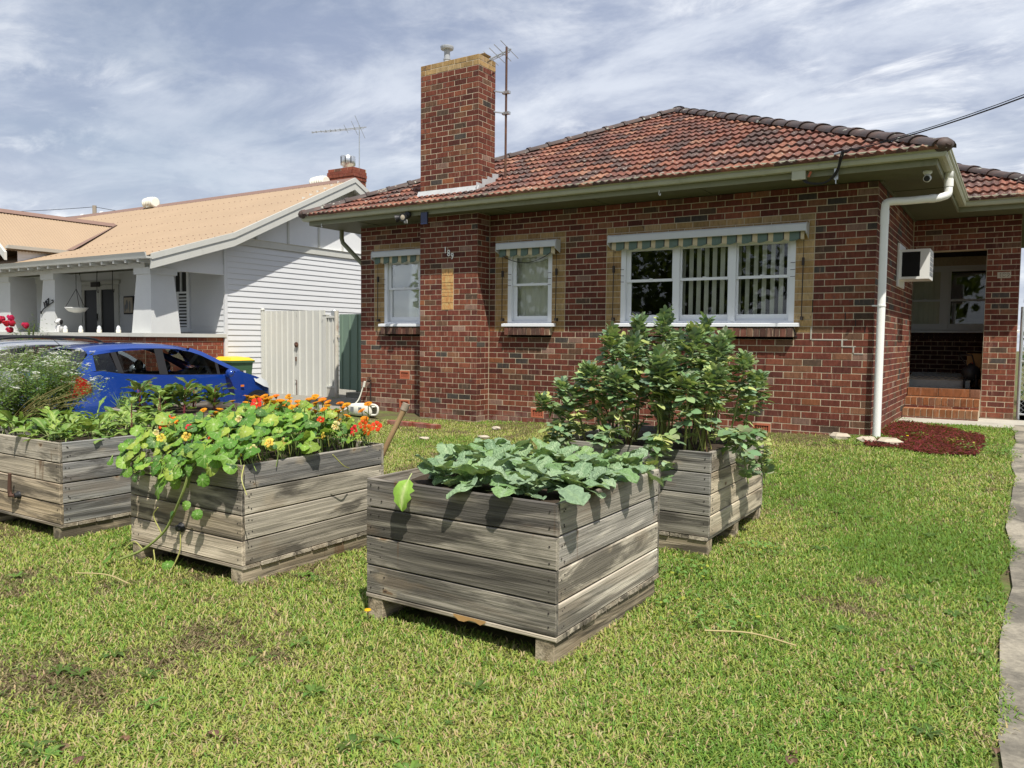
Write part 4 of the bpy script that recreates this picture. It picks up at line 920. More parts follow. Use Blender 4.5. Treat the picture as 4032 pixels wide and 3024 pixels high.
mb = MB(); finish_bricks(WALLS2, 150)
mb = MB(); mb.box(-26, WX+.04, -1.43, -1.10, 1.335, 1.41); mb.box(WX-.28, WX+.04, -1.10, WY-.0, 1.335, 1.41); part('parapet_cap', mb, 'trim_paint', wh)
for x1, in ((-13.17,), (-16.84,), (-18.86,)):
    mb = MB(); bw, tw_, bd, td = .68, .46, .66, .52; zb, zt = 1.41, 2.60; xr = x1
    v = [(xr-bw, -1.25, zb), (xr, -1.25, zb), (xr, -1.25+bd, zb), (xr-bw, -1.25+bd, zb), (xr-bw+.16, -1.23, zt), (xr-.03, -1.23, zt), (xr-.03, -1.23+td, zt), (xr-bw+.16, -1.23+td, zt)]
    if x1 > -14: pass
    else: v = [(xr-bw, -1.25, zb), (xr, -1.25, zb), (xr+.0, -1.25+.62, zb), (xr-bw, -1.25+.62, zb), (xr-bw+.17, -1.23, zt), (xr-.0, -1.23, zt), (xr-.0, -1.23+.6, zt), (xr-bw+.17, -1.23+.6, zt)]
    mb.add(v, [(3, 2, 1, 0), (4, 5, 6, 7), (0, 1, 5, 4), (1, 2, 6, 5), (2, 3, 7, 6), (3, 0, 4, 7)]); pr_ = part('porch_pier', mb, 'render_white', wh)
    mb = MB(); mb.box(xr-bw+.12, xr+.01, -1.27, -1.23+td+.05, 2.60, 2.735); part('pier_cap', mb, 'render_white', pr_)
nb = MB(); text_mb('187', .20, .02, (-17.13, -1.275, 2.06), (.93, -.02, .36), (-.36, 0, .93), nb)
nb.tube([(-17.38+.02*math.cos(t), -1.27, 1.86+.03*math.sin(t)) for t in [i*.6 for i in range(9)]]+[(-17.3, -1.27, 1.93), (-16.93, -1.262, 2.075)]+[(-16.90+.03*math.cos(t), -1.262, 2.11+.03*math.sin(t)) for t in [-1.2+i*.6 for i in range(8)]], .011, 5)
part('house_number', nb, 'black_paint', wh)
# roof: corrugated sheets
def corr(o, U, V, L, segs, parent, pitch=.0762, amp=.009, name='roof_sheeting', keep=None):
    o, U = Vector(o), Vector(U); n_ = int(L/pitch*4); mb = MB(); m = n_+1; vs = []
    N = U.cross((Vector(segs[1])-Vector(segs[0])).normalized())
    for p in segs:
        for i in range(m): vs.append(o+U*(L*i/n_)+Vector(p)+N*amp*math.sin(2*math.pi*L*i/n_/pitch))
    mb.add(vs, [(j*m+i, j*m+i+1, (j+1)*m+i+1, (j+1)*m+i) for j in range(len(segs)-1) for i in range(n_)])
    if keep:
        bm = bmesh.new(); me = mb.mesh('x', 'corrugated_tan'); bm.from_mesh(me)
        for co, no in keep: bmesh.ops.bisect_plane(bm, geom=bm.verts[:]+bm.edges[:]+bm.faces[:], plane_co=co, plane_no=no, clear_outer=True)
        bm.verts.index_update(); mb = MB(); mb.add([v.co[:] for v in bm.verts], [tuple(v.index for v in f.verts) for f in bm.faces]); bm.free(); bpy.data.meshes.remove(me)
    return part(name, mb, 'corrugated_tan', parent, True)
rf2 = corr((-30, 0, 0), (1, 0, 0), None, 17.23, [(0, -1.62, 2.90), (0, .44, 3.56), (0, 4.11, 5.35)], wh)
mb = MB(); mb.quad((-30, 4.11, 5.34), (-12.77, 4.11, 5.34), (-12.77, 8, 3.44), (-30, 8, 3.44)); part('rear_roof', mb, 'corrugated_tan', wh)
sc = MB()
for j, y in enumerate((-1.2, -.6, .1, .55, 1.2, 1.9, 2.6, 3.3, 3.9)):
    for i in range(70):
        x = -12.95-i*.2286; z = rz(y)+.02
        if x < -19 and y < 2.4 and (x+20.44)*-.5 < 1: continue
        sc.box(x-.008, x+.008, y-.009, y+.009, z, z+.011)
part('roof_screws', sc, 'ridge_metal', rf2, kind='stuff')
mb = MB(); mb.prism([(-30, 3.95, 5.28), (-30, 4.11, 5.40), (-30, 4.27, 5.28), (-30, 4.11, 5.37)], (17.2, 0, 0)); part('ridge_cap', mb, 'ridge_metal', wh)
def barge(pts, d0, d1, x, w=.04, mat='trim_paint', name='barge_board', parent=wh):
    mb = MB(); up = [(x, y, z-d0) for y, z in pts]; lo = [(x, y, z-d1) for y, z in pts]
    mb.prism(up+lo[::-1], (w, 0, 0)); return part(name, mb, mat, parent)
vpts = [(-1.5, 2.93), (.44, 3.56), (4.11, 5.36), (7.9, 3.51)]
def strip(pts, a_, b__, x0, x1, nm):
    mb = MB()
    for (y0, z0), (y1, z1) in zip(pts, pts[1:]):
        mb.add([(x, y, z) for x in (x0, x1) for y, z in ((y0, z0-b__), (y1, z1-b__), (y1, z1-a_), (y0, z0-a_))], [(0, 1, 2, 3), (7, 6, 5, 4), (0, 4, 5, 1), (3, 2, 6, 7), (0, 3, 7, 4), (1, 5, 6, 2)])
    return part(nm, mb, 'trim_paint', wh)
strip(vpts, -.03, .085, -12.78, -12.73, 'barge_cap'); strip(vpts, .085, .265, -12.80, -12.75, 'barge_board')
mb = MB()
for (y0, z0), (y1, z1) in zip(vpts, vpts[1:]): mb.quad((WX, y0, z0-.06), (-12.78, y0, z0-.06), (-12.78, y1, z1-.06), (WX, y1, z1-.06))
part('verge_soffit', mb, 'trim_paint', wh)
mb = MB(); mb.prism([(-26, -1.50, 2.86), (-26, -1.62, 2.86), (-26, -1.64, 2.93), (-26, -1.66, 2.975), (-26, -1.63, 2.975), (-26, -1.61, 2.90), (-26, -1.50, 2.90)], (13.27, 0, 0)); part('gutter', mb, 'trim_paint', wh)
for i in range(18):
    mb = MB(); x = -13.05-i*.42; mb.box(x-.03, x+.03, -1.60, -1.2, 2.80, 2.855); part('rafter_tail', mb, 'trim_paint', wh)
# small front gable at the left
GX, GE, GZ, gs = -20.44, -18.95, 4.5, .72
corr((0, -1.35, 0), (0, 1, 0), None, 3.9, [(GX, 0, GZ), (GE+.1, 0, GZ-gs*(GE+.1-GX))], wh, keep=[((GX, 2.34, 4.50), (.55, .83, 0))])
mb = MB(); mb.quad((GX, -1.35, GZ), (GX, 2.3, GZ), (GX-1.6, 1.0, GZ-gs*1.6), (GX-1.6, -1.35, GZ-gs*1.6)); part('gable_roof', mb, 'corrugated_tan', wh)
mb = MB(); mb.prism([(GX-.14, -1.4, GZ-.06), (GX, -1.4, GZ+.05), (GX+.14, -1.4, GZ-.06), (GX, -1.4, GZ+.03)], (0, 3.75, 0)); part('ridge_cap', mb, 'ridge_metal', wh)
mb = MB(); mb.prism([(GE+.03, -1.3, 3.40), (GE+.15, -1.3, 3.40), (GE+.17, -1.3, 3.48), (GE+.03, -1.3, 3.44)], (0, 1.7, 0)); part('gutter', mb, 'trim_paint', wh)
mb = MB(); mb.poly([(GX-1.5, -1.0, GZ-gs*1.5), (GE, -1.0, GZ-gs*(GE-GX)), (GX, -1.0, GZ)]); mb.quad((GE-.02, -1.0, 2.98), (GE-.02, .6, 2.98), (GE-.02, .6, 3.5), (GE-.02, -1.0, 3.5)); gf = part('gable_front', mb, 'fibro_panel', wh)
for i in range(4): board(gf, (GE-.02, -1.0, 0), (0, 1, 0), (1, 0, 0), 1.5, 2.98+i*H_, H_)
mb = MB(); 
for dz, h_ in ((-.02, .16),): mb.add([(x, y, z) for y in (-1.42, -1.36) for x, z in ((GX, GZ+.05), (GE+.25, GZ+.05-gs*(GE+.25-GX)), (GE+.25, GZ-.14-gs*(GE+.25-GX)), (GX, GZ-.14))], [(0, 1, 2, 3), (7, 6, 5, 4), (0, 4, 5, 1), (1, 5, 6, 2), (2, 6, 7, 3), (3, 7, 4, 0)])
part('barge_board', mb, 'trim_paint', wh)
mb = MB(); mb.add([(GX+.02, 2.36, 4.50), (GX+.12, 2.28, 4.48), (GE+.22, .12, 3.46), (GE+.02, .10, 3.47)], [(0, 1, 2, 3)]); mb.quad((GX+.02, 2.4, 4.53), (GX+.2, 2.30, 4.50), (GE+.35, .15, 3.49), (GE+.05, .12, 3.49)); part('valley_gutter', mb, 'ridge_metal', wh)
# roof ventilators and chimney
for x, y in ((-21.3, 4.0), (-14.3, 4.35)):
    v = thing('roof_ventilator', (x, y, 5.33), 'white ribbed roof ventilator left of the middle of the tan roof ridge' if x < -18 else 'white ribbed roof ventilator beside the neighbour\'s brick chimney', 'ventilator', 'ventilators on the tan roof')
    mb = MB(); mb.lathe((x, y, 5.30), [(.12, 0), (.12, .12)], 12); part('neck', mb, 'cream_plastic', v)
    for i in range(6):
        mb = MB(); ang = i*.28; c = (x-.20+.085*i, y, 5.44+.02*math.sin(i*.6)); mb.lathe(c, [(.13, 0), (.165, .02), (.165, .055), (.13, .07)], 14, axis=(1, 0, .12)); part('rib', mb, 'cream_plastic', v, True)
    mb = MB(); mb.lathe((x-.22, y, 5.44), [(.12, 0), (.12, .03)], 12, axis=(1, 0, .1)); part('mouth', mb, 'black_paint', v)
mb = MB(); mb.box(-14.22, -13.32, 4.62, 5.12, 4.9, 5.83); chn = part('chimney', mb, 'mortar', wh)
WALLS2 = {'ch': chn}; PALC = [((.33, .10, .06), 5), ((.28, .085, .055), 4), ((.24, .12, .08), 1)]
for i in range(11):
    z = 4.92+i*.083; corb = .035 if i in (8,) else (.02 if i in (7, 9) else 0)
    for o, U, N, L0, L1 in (((0, 4.615-corb, 0), VX, NX, -14.225-corb, -13.315+corb), ((-13.315+corb, 0, 0), (0, 1, 0), (1, 0, 0), 4.615-corb, 5.12)):
        u = L0-(.12 if i % 2 else 0)
        while u < L1-.03:
            a, b_ = max(u, L0), min(u+.24, L1)
            if b_-a > .03: lay('ch', o, U, N, a+.004, b_-.004, z+.004, z+.08, PALC)
            u += .24
finish_bricks(WALLS2, 60)
mb = MB(); mb.lathe((-13.72, 4.85, 5.83), [(.14, 0), (.14, .09), (.20, .11), (.20, .34), (.19, .345), (.19, .30), (.0, .30)], 16); cw = part('cowl', mb, 'cowl_metal', chn, True)
for k in range(3):
    mb = MB(); an = -1.9+k*.75; mb.obox((-13.72+.203*math.cos(an), 4.85+.203*math.sin(an), 6.06), (-.012*math.sin(an), .012*math.cos(an), 0), (.003*math.cos(an), .003*math.sin(an), 0), (0, 0, .09)); part('cowl_slot', mb, 'black_paint', cw)
aerial((-13.45, 5.0, 5.75), 1.25, (-1.0, -.75, -.16), [(-.02, 1.15), (.1, .7), (.28, .42), (.4, .12), (.5, .12), (.6, .12), (.7, .11), (.8, .11), (.9, .1), (.98, .1)], 'thin television aerial on a mast behind the neighbour\'s red chimney', mast=.014, mat='galvanised')
# porch ornaments next door
hb = thing('hanging_basket', (-16.2, -1.1, 1.85), 'white bowl hanging on wires between two tapered porch piers', 'hanging basket')
mb = MB(); mb.lathe((-16.2, -1.1, 1.85), [(.06, 0), (.17, .03), (.235, .10), (.24, .115), (.22, .115), (.0, .09)], 16); part('bowl', mb, 'white_pvc', hb, True)
for an in (.3, 2.4, 4.5):
    mb = MB(); mb.tube([(-16.2+.23*math.cos(an), -1.1+.23*math.sin(an), 1.96), (-16.2, -1.1, 2.38), (-16.2, -1.1, 2.73)], .006, 4); part('wire', mb, 'dark_iron', hb)
for i, x in enumerate((-17.7, -16.95, -16.3)):
    mb = MB(); mb.tube(bez([(x, -.2, 2.92), (x+.04, -.2, 2.90), (x+.01, -.2, 2.82), (x, -.2, 2.42), (x+.05, -.2, 2.36), (x+.08, -.2, 2.43)], 4), .008, 4); solid('plant_hook', mb, 'dark_iron', ('long iron plant hook over the left french door', 'long iron plant hook over the right french door', 'long iron plant hook between the doors and the framed picture')[i], 'hook', 'iron hooks in the porch')
sg_ = thing('porch_sign', (-18.17, .45, 2.57), 'small dark lettered sign above the french doors', 'sign'); mb = MB(); mb.box(-18.37, -17.98, .44, .46, 2.57, 2.69); part('board', mb, 'dark_iron', sg_)
ar = thing('framed_picture', (-16.75, .45, 1.87), 'framed botanical picture on the porch wall beside the doors', 'picture'); mb = MB(); mb.box(-16.96, -16.54, .46, .49, 1.87, 2.31); part('frame', mb, 'black_paint', ar)
mb = MB(); mb.box(-16.925, -16.575, .45, .459, 1.905, 2.275); part('paper', mb, 'stone_pale', ar); mb = MB(); mb.blob((-16.8, .448, 2.1), (.05, .004, .12), 8, 6); mb.blob((-16.68, .448, 2.06), (.035, .004, .14), 8, 6); mb.blob((-16.87, .448, 2.02), (.03, .004, .09), 8, 6); part('leaves', mb, 'grey_trim', ar)
dg = thing('dog_statue', (-16.6, -1.25, 1.41), 'sitting grey and white dog statue on the porch wall', 'statue')
mb = MB(); mb.blob((-16.62, -1.25, 1.50), (.085, .09, .10), 10, 8); mb.tube([(-16.66, -1.33, 1.41), (-16.66, -1.31, 1.55)], [.03, .035], 8); mb.tube([(-16.56, -1.33, 1.41), (-16.57, -1.31, 1.55)], [.03, .035], 8); part('body', mb, 'dog_white', dg, True)
mb = MB(); mb.blob((-16.60, -1.28, 1.655), (.065, .07, .065), 10, 8); mb.blob((-16.58, -1.345, 1.635), (.033, .045, .03), 8, 6); part('head', mb, 'dog_white', dg, True)
mb = MB(); mb.blob((-16.675, -1.27, 1.64), (.02, .04, .06), 8, 6); mb.blob((-16.53, -1.27, 1.64), (.02, .04, .06), 8, 6); mb.blob((-16.575, -1.388, 1.64), .012, 6, 5); part('ears_and_nose', mb, 'black_paint', dg, True)
for i, x in enumerate((-16.40, -15.77, -15.05, -14.33)):
    c = thing('candle_lamp', (x, -1.25, 1.41), ('small candle lamp on the porch wall beside the dog statue', 'small candle lamp below the gap of the french doors', 'small candle lamp in the middle of the bare porch ledge', 'small candle lamp closest to the right hand porch pier')[i], 'lamp', 'candle lamps on the porch ledge')
    mb = MB(); mb.lathe((x, -1.25, 1.41), [(.05, 0), (.05, .06), (.045, .065)], 12); part('cup', mb, 'cream_plastic', c, True); mb = MB(); mb.lathe((x, -1.25, 1.476), [(.043, 0), (.043, .04), (.02, .08), (.0, .085)], 12); part('cover', mb, 'clear_lens', c, True)
fr = thing('garden_statue', (-14.35, -.3, 1.0), 'grey stone animal statue on a stump beside the porch window', 'statue')
mb = MB(); mb.lathe((-14.35, -.3, .95), [(.10, 0), (.08, .3), (.09, .6)], 10); part('stump', mb, 'dark_iron', fr); mb = MB(); mb.blob((-14.35, -.3, 1.66), (.09, .10, .13), 9, 7, .08, seed=2); mb.blob((-14.33, -.36, 1.85), (.07, .08, .075), 9, 7); mb.tube([(-14.42, -.36, 1.55), (-14.40, -.40, 1.66)], .03, 6); mb.tube([(-14.29, -.36, 1.55), (-14.29, -.40, 1.66)], .03, 6); part('figure', mb, 'stone_pale', fr, True)
# ---------------------------------------------------------------- gates between the houses
GY = 1.5
def sheetgate(name, x0, x1, z0, z1, mat, label, parent=None, ribs=.19, tilt=0.):
    t = thing(name, ((x0+x1)/2, GY, z0), label, 'gate'); n_ = max(2, round((x1-x0)/ribs)); w = (x1-x0)/n_; mb = MB()
    pts = []
    for i in range(n_):
        x = x0+w*i
        for f, d in ((0, 0), (.30, 0), (.36, -.028), (.46, -.028), (.52, 0), (1, 0)):
            if not pts or x+w*f > pts[-1][0]+1e-6: pts.append((x+w*f, d))
    vs = [(x, GY+d, z1) for x, d in pts]+[(x, GY+d, z0+tilt*(x-x0)) for x, d in pts]; m = len(pts)
    mb.add(vs, [(i, i+1, m+i+1, m+i) for i in range(m-1)]); part('sheet', mb, mat, t)
    mb = MB()
    for z in (z0+.12, (z0+z1)/2, z1-.12): mb.box(x0, x1, GY+.005, GY+.04, z-.02, z+.02)
    mb.box(x0, x0+.035, GY+.004, GY+.045, z0, z1); mb.box(x1-.035, x1, GY+.004, GY+.045, z0, z1); part('gate_frame', mb, mat, t); return t
g1 = sheetgate('metal_gate', -13.10, -12.02, -.02, 1.945, 'gate_cream', 'cream ribbed metal gate leaf against the white weatherboards')
g2 = sheetgate('metal_gate', -12.005, -11.16, -.02, 1.945, 'gate_cream', 'cream ribbed metal gate leaf that carries the latch')
mb = MB(); mb.lathe((-11.985, GY-.03, 1.19), [(.06, 0), (.06, .012), (.04, .016)], 12, axis=(0, -1, 0)); mb.tube([(-12.03, GY-.05, 1.21), (-11.95, GY-.05, 1.17)], .014, 6); part('latch', mb, 'rusty_iron', g2); mb = MB(); mb.box(-12.02, -11.99, GY-.04, GY-.02, .82, .92); part('hasp', mb, 'rusty_iron', g2)
mb = MB(); mb.tube([(-12.03, GY-.035, .40), (-11.98, GY-.035, .40), (-11.975, GY-.035, .02)], .01, 5); part('drop_bolt', mb, 'rusty_iron', g2)
mb = MB(); mb.box(-13.165, -13.10, GY-.03, GY+.03, -.1, 1.97); mb.lathe((-13.13, GY, 1.97), [(.05, 0), (.04, .03), (0, .05)], 10); solid('gate_post', mb, 'gate_cream', 'cream gate post set against the white weatherboard wall', 'post', 'gate posts')
mb = MB(); mb.box(-11.15, -11.05, GY-.05, GY+.05, -.05, 1.835); mb.box(-11.16, -11.04, GY-.06, GY+.06, 1.835, 1.85); solid('gate_post', mb, 'gate_cream', 'thick square cream post between the gates and the narrow side panel', 'post', 'gate posts')
mb = MB(); mb.lathe((-10.76, GY-.02, .05), [(.045, 0), (.045, 1.88)], 10); mb.box(-10.82, -10.66, GY-.05, GY-.02, 1.36, 1.41); solid('gate_post', mb, 'gate_post_rust', 'peeling rusty round post beside the green sheet panel', 'post', 'gate posts')
mb = MB(); mb.lathe((-10.92, GY+.08, .05), [(.05, 0), (.05, 1.88), (.035, 1.9)], 10); mb.box(-10.97, -10.87, GY+.02, GY+.03, 1.83, 1.93); solid('gate_post', mb, 'galvanised', 'grey pipe post rising behind the narrow cream panel', 'post', 'gate posts')
sp = sheetgate('panel_fence', -11.045, -10.81, .32, 1.78, 'gate_cream', 'narrow cream metal infill panel between two posts', ribs=.12); sp['category'] = 'fence panel'
mb = MB(); mb.box(-11.05, -10.80, GY-.035, GY+.035, 1.78, 1.82); mb.box(-11.05, -10.80, GY-.03, GY+.03, .28, .32); part('rail', mb, 'gate_cream', sp); mb = MB(); mb.box(-11.05, -10.80, GY-.02, GY+.03, 0, .28); part('plinth', mb, 'concrete', sp)
gp_ = sheetgate('metal_gate', -10.70, -8.72, .26, 1.855, 'gate_green', 'faded green sheet metal side gate against the brick corner', ribs=.21, tilt=-.03)
mb = MB(); mb.box(-10.75, -8.7, GY+.25, GY+.5, -.05, .17); mb.box(-10.7, -8.7, GY+.5, GY+.8, -.05, .26); solid('stone_step', mb, 'concrete', 'low dark stone step in the gap below the green side gate', 'step')
# wheelie bin
bn = thing('wheelie_bin', (-13.0, .55, -.12), 'green wheelie bin with a yellow lid against the white weatherboards', 'bin')
bx0, bx1, by0, by1, zt = -13.13, -12.60, .22, .78, .87
mb = MB(); mb.add([(bx0+.05, by0+.06, -.05), (bx1-.06, by0+.06, -.05), (bx1-.06, by1-.06, -.05), (bx0+.05, by1-.06, -.05), (bx0, by0, zt-.06), (bx1, by0, zt-.06), (bx1, by1, zt-.06), (bx0, by1, zt-.06)], [(3, 2, 1, 0), (0, 1, 5, 4), (1, 2, 6, 5), (2, 3, 7, 6), (3, 0, 4, 7)]); part('body', mb, 'bin_green', bn)
mb = MB(); mb.box(bx0-.02, bx1+.025, by0-.03, by1+.03, zt-.075, zt-.03); part('rim', mb, 'bin_green', bn)
mb = MB(); mb.add([(bx0-.03, by0-.03, zt-.03), (bx1+.03, by0-.03, zt-.03), (bx1+.03, by1+.03, zt-.03), (bx0-.03, by1+.03, zt-.03), (bx0+.04, by0+.04, zt+.05), (bx1-.08, by0+.04, zt+.03), (bx1-.08, by1-.04, zt+.03), (bx0+.04, by1-.04, zt+.05)], [(0, 1, 5, 4), (1, 2, 6, 5), (2, 3, 7, 6), (3, 0, 4, 7), (4, 5, 6, 7)]); part('lid', mb, 'bin_yellow', bn)
mb = MB(); mb.tube([(bx0-.04, by0+.05, zt-.02), (bx0-.04, by1-.05, zt-.02)], .018, 8); part('handle', mb, 'bin_green', bn)
mb = MB(); mb.box(bx1-.018, bx1-.012, .44, .60, .45, .62); part('sticker', mb, 'trim_paint', bn)
for y in (by0+.02, by1-.02):
    mb = MB(); mb.lathe((bx0+.1, y, -.03), [(.1, -.025), (.1, .025)], 14, axis=(0, 1, 0)); part('wheel', mb, 'tyre_rubber', bn)
# far power pole and wires
po = thing('power_pole', (-123, 60, 0), 'distant timber power pole with a crossarm above the tan roofs', 'power pole')
mb = MB(); mb.tube([(-123, 60, 0), (-123, 60, 21.8)], .32, 8); part('pole', mb, 'end_grain', po)
mb = MB(); mb.box(-126.3, -120.2, 59.6, 60.0, 20.0, 20.5); part('crossarm', mb, 'end_grain', po)
for x in (-126.0, -120.5):
    mb = MB(); mb.tube([(x-.4, 59.8, 20.45), (x+.4, 59.8, 20.35)], .28, 8); part('insulator', mb, 'dog_white', po)
for a, b_, sg2, lb in (((-123, 60, 21.6), (-185, 60, 25.8), .5, 'upper distant wire running left from the far power pole'), ((-126, 60, 20.5), (-185, 60, 24.2), .7, 'middle distant wire running left from the far power pole'), ((-126, 60, 20.3), (-185, 60, 21.6), .6, 'lowest distant wire running left from the far power pole'), ((-123, 60, 21.6), (-95, 80, 17.5), .4, 'upper distant wire running right behind the roof'), ((-120.5, 60, 20.4), (-95, 80, 16.5), .4, 'lower distant wire running right behind the roof')):
    mb = MB(); mb.tube(sag(a, b_, sg2), .05, 4); solid('power_wire', mb, 'black_plastic', lb, 'wire', 'distant power wires')
# chain link side gate at the far right of the porch
cg = thing('chain_link_gate', (1.9, 3.9, .19), 'grey chain link gate beside the brick porch pillar', 'gate')
for x in (1.56, 2.6):
    mb = MB(); mb.tube([(x, 3.93, .19), (x, 3.93, 1.95)], .024, 8); part('gate_post', mb, 'galvanised', cg)
mb = MB(); mb.tube([(1.56, 3.93, 1.88), (2.6, 3.93, 1.88)], .018, 6); mb.tube([(1.56, 3.93, 1.1), (2.6, 3.93, 1.1)], .014, 6); mb.tube([(1.56, 3.93, .27), (2.6, 3.93, .27)], .018, 6); part('rail', mb, 'galvanised', cg)
mb = MB()
for i in range(-22, 16):
    for sgn in (1, -1):
        x0, z0 = 1.56+i*.07, .27; pts = []
        a = max(0, (1.58-x0) if sgn > 0 else 0); 
        x_s, z_s = (x0, z0) if sgn > 0 else (x0, 1.88)
        t0 = max(0, 1.58-x_s); t1 = min(1.61, 2.58-x_s)
        if t1 > t0: mb.tube([(x_s+t0, 3.93, z_s+sgn*t0), (x_s+t1, 3.93, z_s+sgn*t1)], .0025, 3, cap=False)
part('mesh_wire', mb, 'galvanised', cg, kind='stuff')

hd = thing('hedge_shrub', (2.6, 7.5, .15), 'leafy green shrub growing behind the chain link gate', 'shrub'); rh = random.Random(6); mb = MB(); mb.tube([(2.6, 7.5, .1), (2.65, 7.5, 1.0)], [.06, .03], 6, (.12, .09, .06)); part('stem', mb, 'stem', hd, cols=True); mb = MB()
for _ in range(1600):
    p = Vector((rh.uniform(1.6, 4.5), rh.uniform(6.9, 8.2), 1.0*0+.2+3.0*rh.random()**.8)); d = Vector((rh.gauss(0, 1), rh.gauss(0, 1), rh.gauss(0, 1))).normalized()*rh.uniform(.04, .09); n2 = d.orthogonal().normalized()*.035; g = rh.uniform(.6, 1.2); mb.add([p-d, p+n2, p+d, p-n2], [(0, 1, 2, 3)], (.07*g, .13*g, .04*g))
part('foliage', mb, 'leaf', hd, cols=True)
# ---------------------------------------------------------------- cars
def car(name, label, xr, yr, zg, wd, paint, belt, roofp, glass, hood, L, fw, rw, rails=False, lens=True):
    """xr right-hand side, yr rear end, zg ground; profiles are (distance from the rear, height)"""
    hw = wd/2; xc = xr-hw; t = thing(name, (xc, yr+L/2, zg), label, 'car')
    P = lambda x, s, h: (xc+x, yr+s, zg+h)
    ip = lambda tb, s: float(np.interp(s, [p[0] for p in tb], [p[1] for p in tb]))
    wt = [(0, hw*.84), (.10, hw*.93), (.35, hw*.985), (.8, hw), (L-1.0, hw), (L-.55, hw*.97), (L-.25, hw*.88), (L-.08, hw*.74), (L, hw*.62)]
    ss = [0, .05, .12, .3, .5, .8, 1.1, 1.5, 2.0, 2.4, 2.8, L-.95, L-.75, L-.55, L-.38, L-.25, L-.14, L-.05, L]
    topz = lambda s: ip(belt, s) if s < hood[0][0] else ip(hood, s)
    rows = []
    for s in ss:
        w = ip(wt, s); tz = topz(s); b0 = .20; m = min(.58, tz*.64)
        endk = .06 if s < .04 or s > L-.03 else 0
        rows.append([(w*.90, b0+endk), (w*.975, b0+.07+endk), (w, m-.10), (w*1.0, m), (w*.985, m+.06), (w*.975, tz-.08), (w*.95, tz)])
    mb = MB(); k = len(rows[0])
    for sg in (1, -1):
        v = [P(sg*x, s, z) for s, r in zip(ss, rows) for x, z in r]
        f = [(i*k+j, (i+1)*k+j, (i+1)*k+j+1, i*k+j+1) for i in range(len(ss)-1) for j in range(k-1)]
        mb.add(v, f if sg > 0 else [q[::-1] for q in f])
    for s, r, fl in ((ss[0], rows[0], 0), (ss[-1], rows[-1], 1)):       # bumper faces
        v = [P(x*sg, s, z) for sg in (1, -1) for x, z in r]; mb.add(v, [(j, j+1, k+j+1, k+j) for j in range(k-1)])
    hs_ = [s for s in np.linspace(hood[0][0], L, 9)]                     # bonnet
    xs_ = [-1, -.8, -.4, 0, .4, .8, 1]
    v = [P(q*ip(wt, s)*.95, s, ip(hood, s)+.045*(1-q*q)) for s in hs_ for q in xs_]; n_ = len(xs_)
    mb.add(v, [(i*n_+j, i*n_+j+1, (i+1)*n_+j+1, (i+1)*n_+j) for i in range(len(hs_)-1) for j in range(n_-1)])
    body = part('body', mb, paint, t, True)
    # roof, pillars and glass
    r0, r1 = roofp[0][0], roofp[-1][0]; gx = lambda s: hw*(.76 if s < r1+.3 else .76)
    def side(s, f): # point on the side of the glasshouse, f=0 at the belt, 1 at the top of the glass
        zb, zt = ip(belt, s), ip(glass, s); return (hw*(.945-.185*max(0, (zb+(zt-zb)*f-.95))/.42), zb+(zt-zb)*f)
    rs_ = list(np.linspace(r0, r1, 12)); mb = MB(); xs2 = [-1, -.85, -.5, 0, .5, .85, 1]
    v = [P(q*hw*.755, s, ip(roofp, s)-.035*abs(q)**2.5-(.05 if abs(q) == 1 else 0)) for s in rs_ for q in xs2]; n_ = len(xs2)
    mb.add(v, [(i*n_+j, i*n_+j+1, (i+1)*n_+j+1, (i+1)*n_+j) for i in range(len(rs_)-1) for j in range(n_-1)])
    g0, g1 = glass[0][0], glass[-1][0]
    for sg in (1, -1):                                                   # rail over the glass
        v = []; gs_ = list(np.linspace(g0, r1, 14))
        for s in gs_:
            x, z = side(s, 1.0); v += [P(sg*x, s, z), P(sg*(hw*.755+.002), s, max(z+.01, ip(roofp, s)-.085))]
        mb.add(v, [(2*i, 2*i+2, 2*i+3, 2*i+1) if sg > 0 else (2*i+1, 2*i+3, 2*i+2, 2*i) for i in range(len(gs_)-1)])
        # windscreen pillar
        pts = [(side(s, 1)) for s in np.linspace(r1, g1, 8)]; v = []
        for s in np.linspace(r1-.04, g1, 9):
            x, z = side(s, 1); v += [P(sg*x, s, z), P(sg*(x-.05), s+.07, z+.055)]
        mb.add(v, [(2*i, 2*i+2, 2*i+3, 2*i+1) if sg > 0 else (2*i+1, 2*i+3, 2*i+2, 2*i) for i in range(8)])
        # rear pillar
        zb = ip(belt, .2)
        mb.add([P(sg*hw*.95, .07, zb-.02), P(sg*side(g0, 0)[0], g0, ip(belt, g0)), P(sg*side(g0, 1)[0], g0, side(g0, 1)[1]), P(sg*hw*.755, r0, ip(roofp, r0)-.085), P(sg*hw*.80, (r0+.07)/2, (zb+ip(roofp, r0))/2-.05)], [(0, 1, 2, 3, 4)])
    part('roof', mb, paint, t, True)
    mb = MB()                                                            # tailgate below the rear window
    zb = ip(belt, 0); zr = ip(roofp, r0)
    mb.add([P(x*hw*.84, -.0, .42) for x in (-1, 1)]+[P(x*hw*.95, .07, zb-.02) for x in (-1, 1)], [(0, 1, 3, 2)]); part('tailgate', mb, paint, t)
    mb = MB(); mb.add([P(-hw*.88, .075, zb-.015), P(hw*.88, .075, zb-.015), P(hw*.74, r0+.0, zr-.03), P(-hw*.74, r0, zr-.03)], [(0, 1, 2, 3)]); part('rear_window', mb, 'car_glass', t)
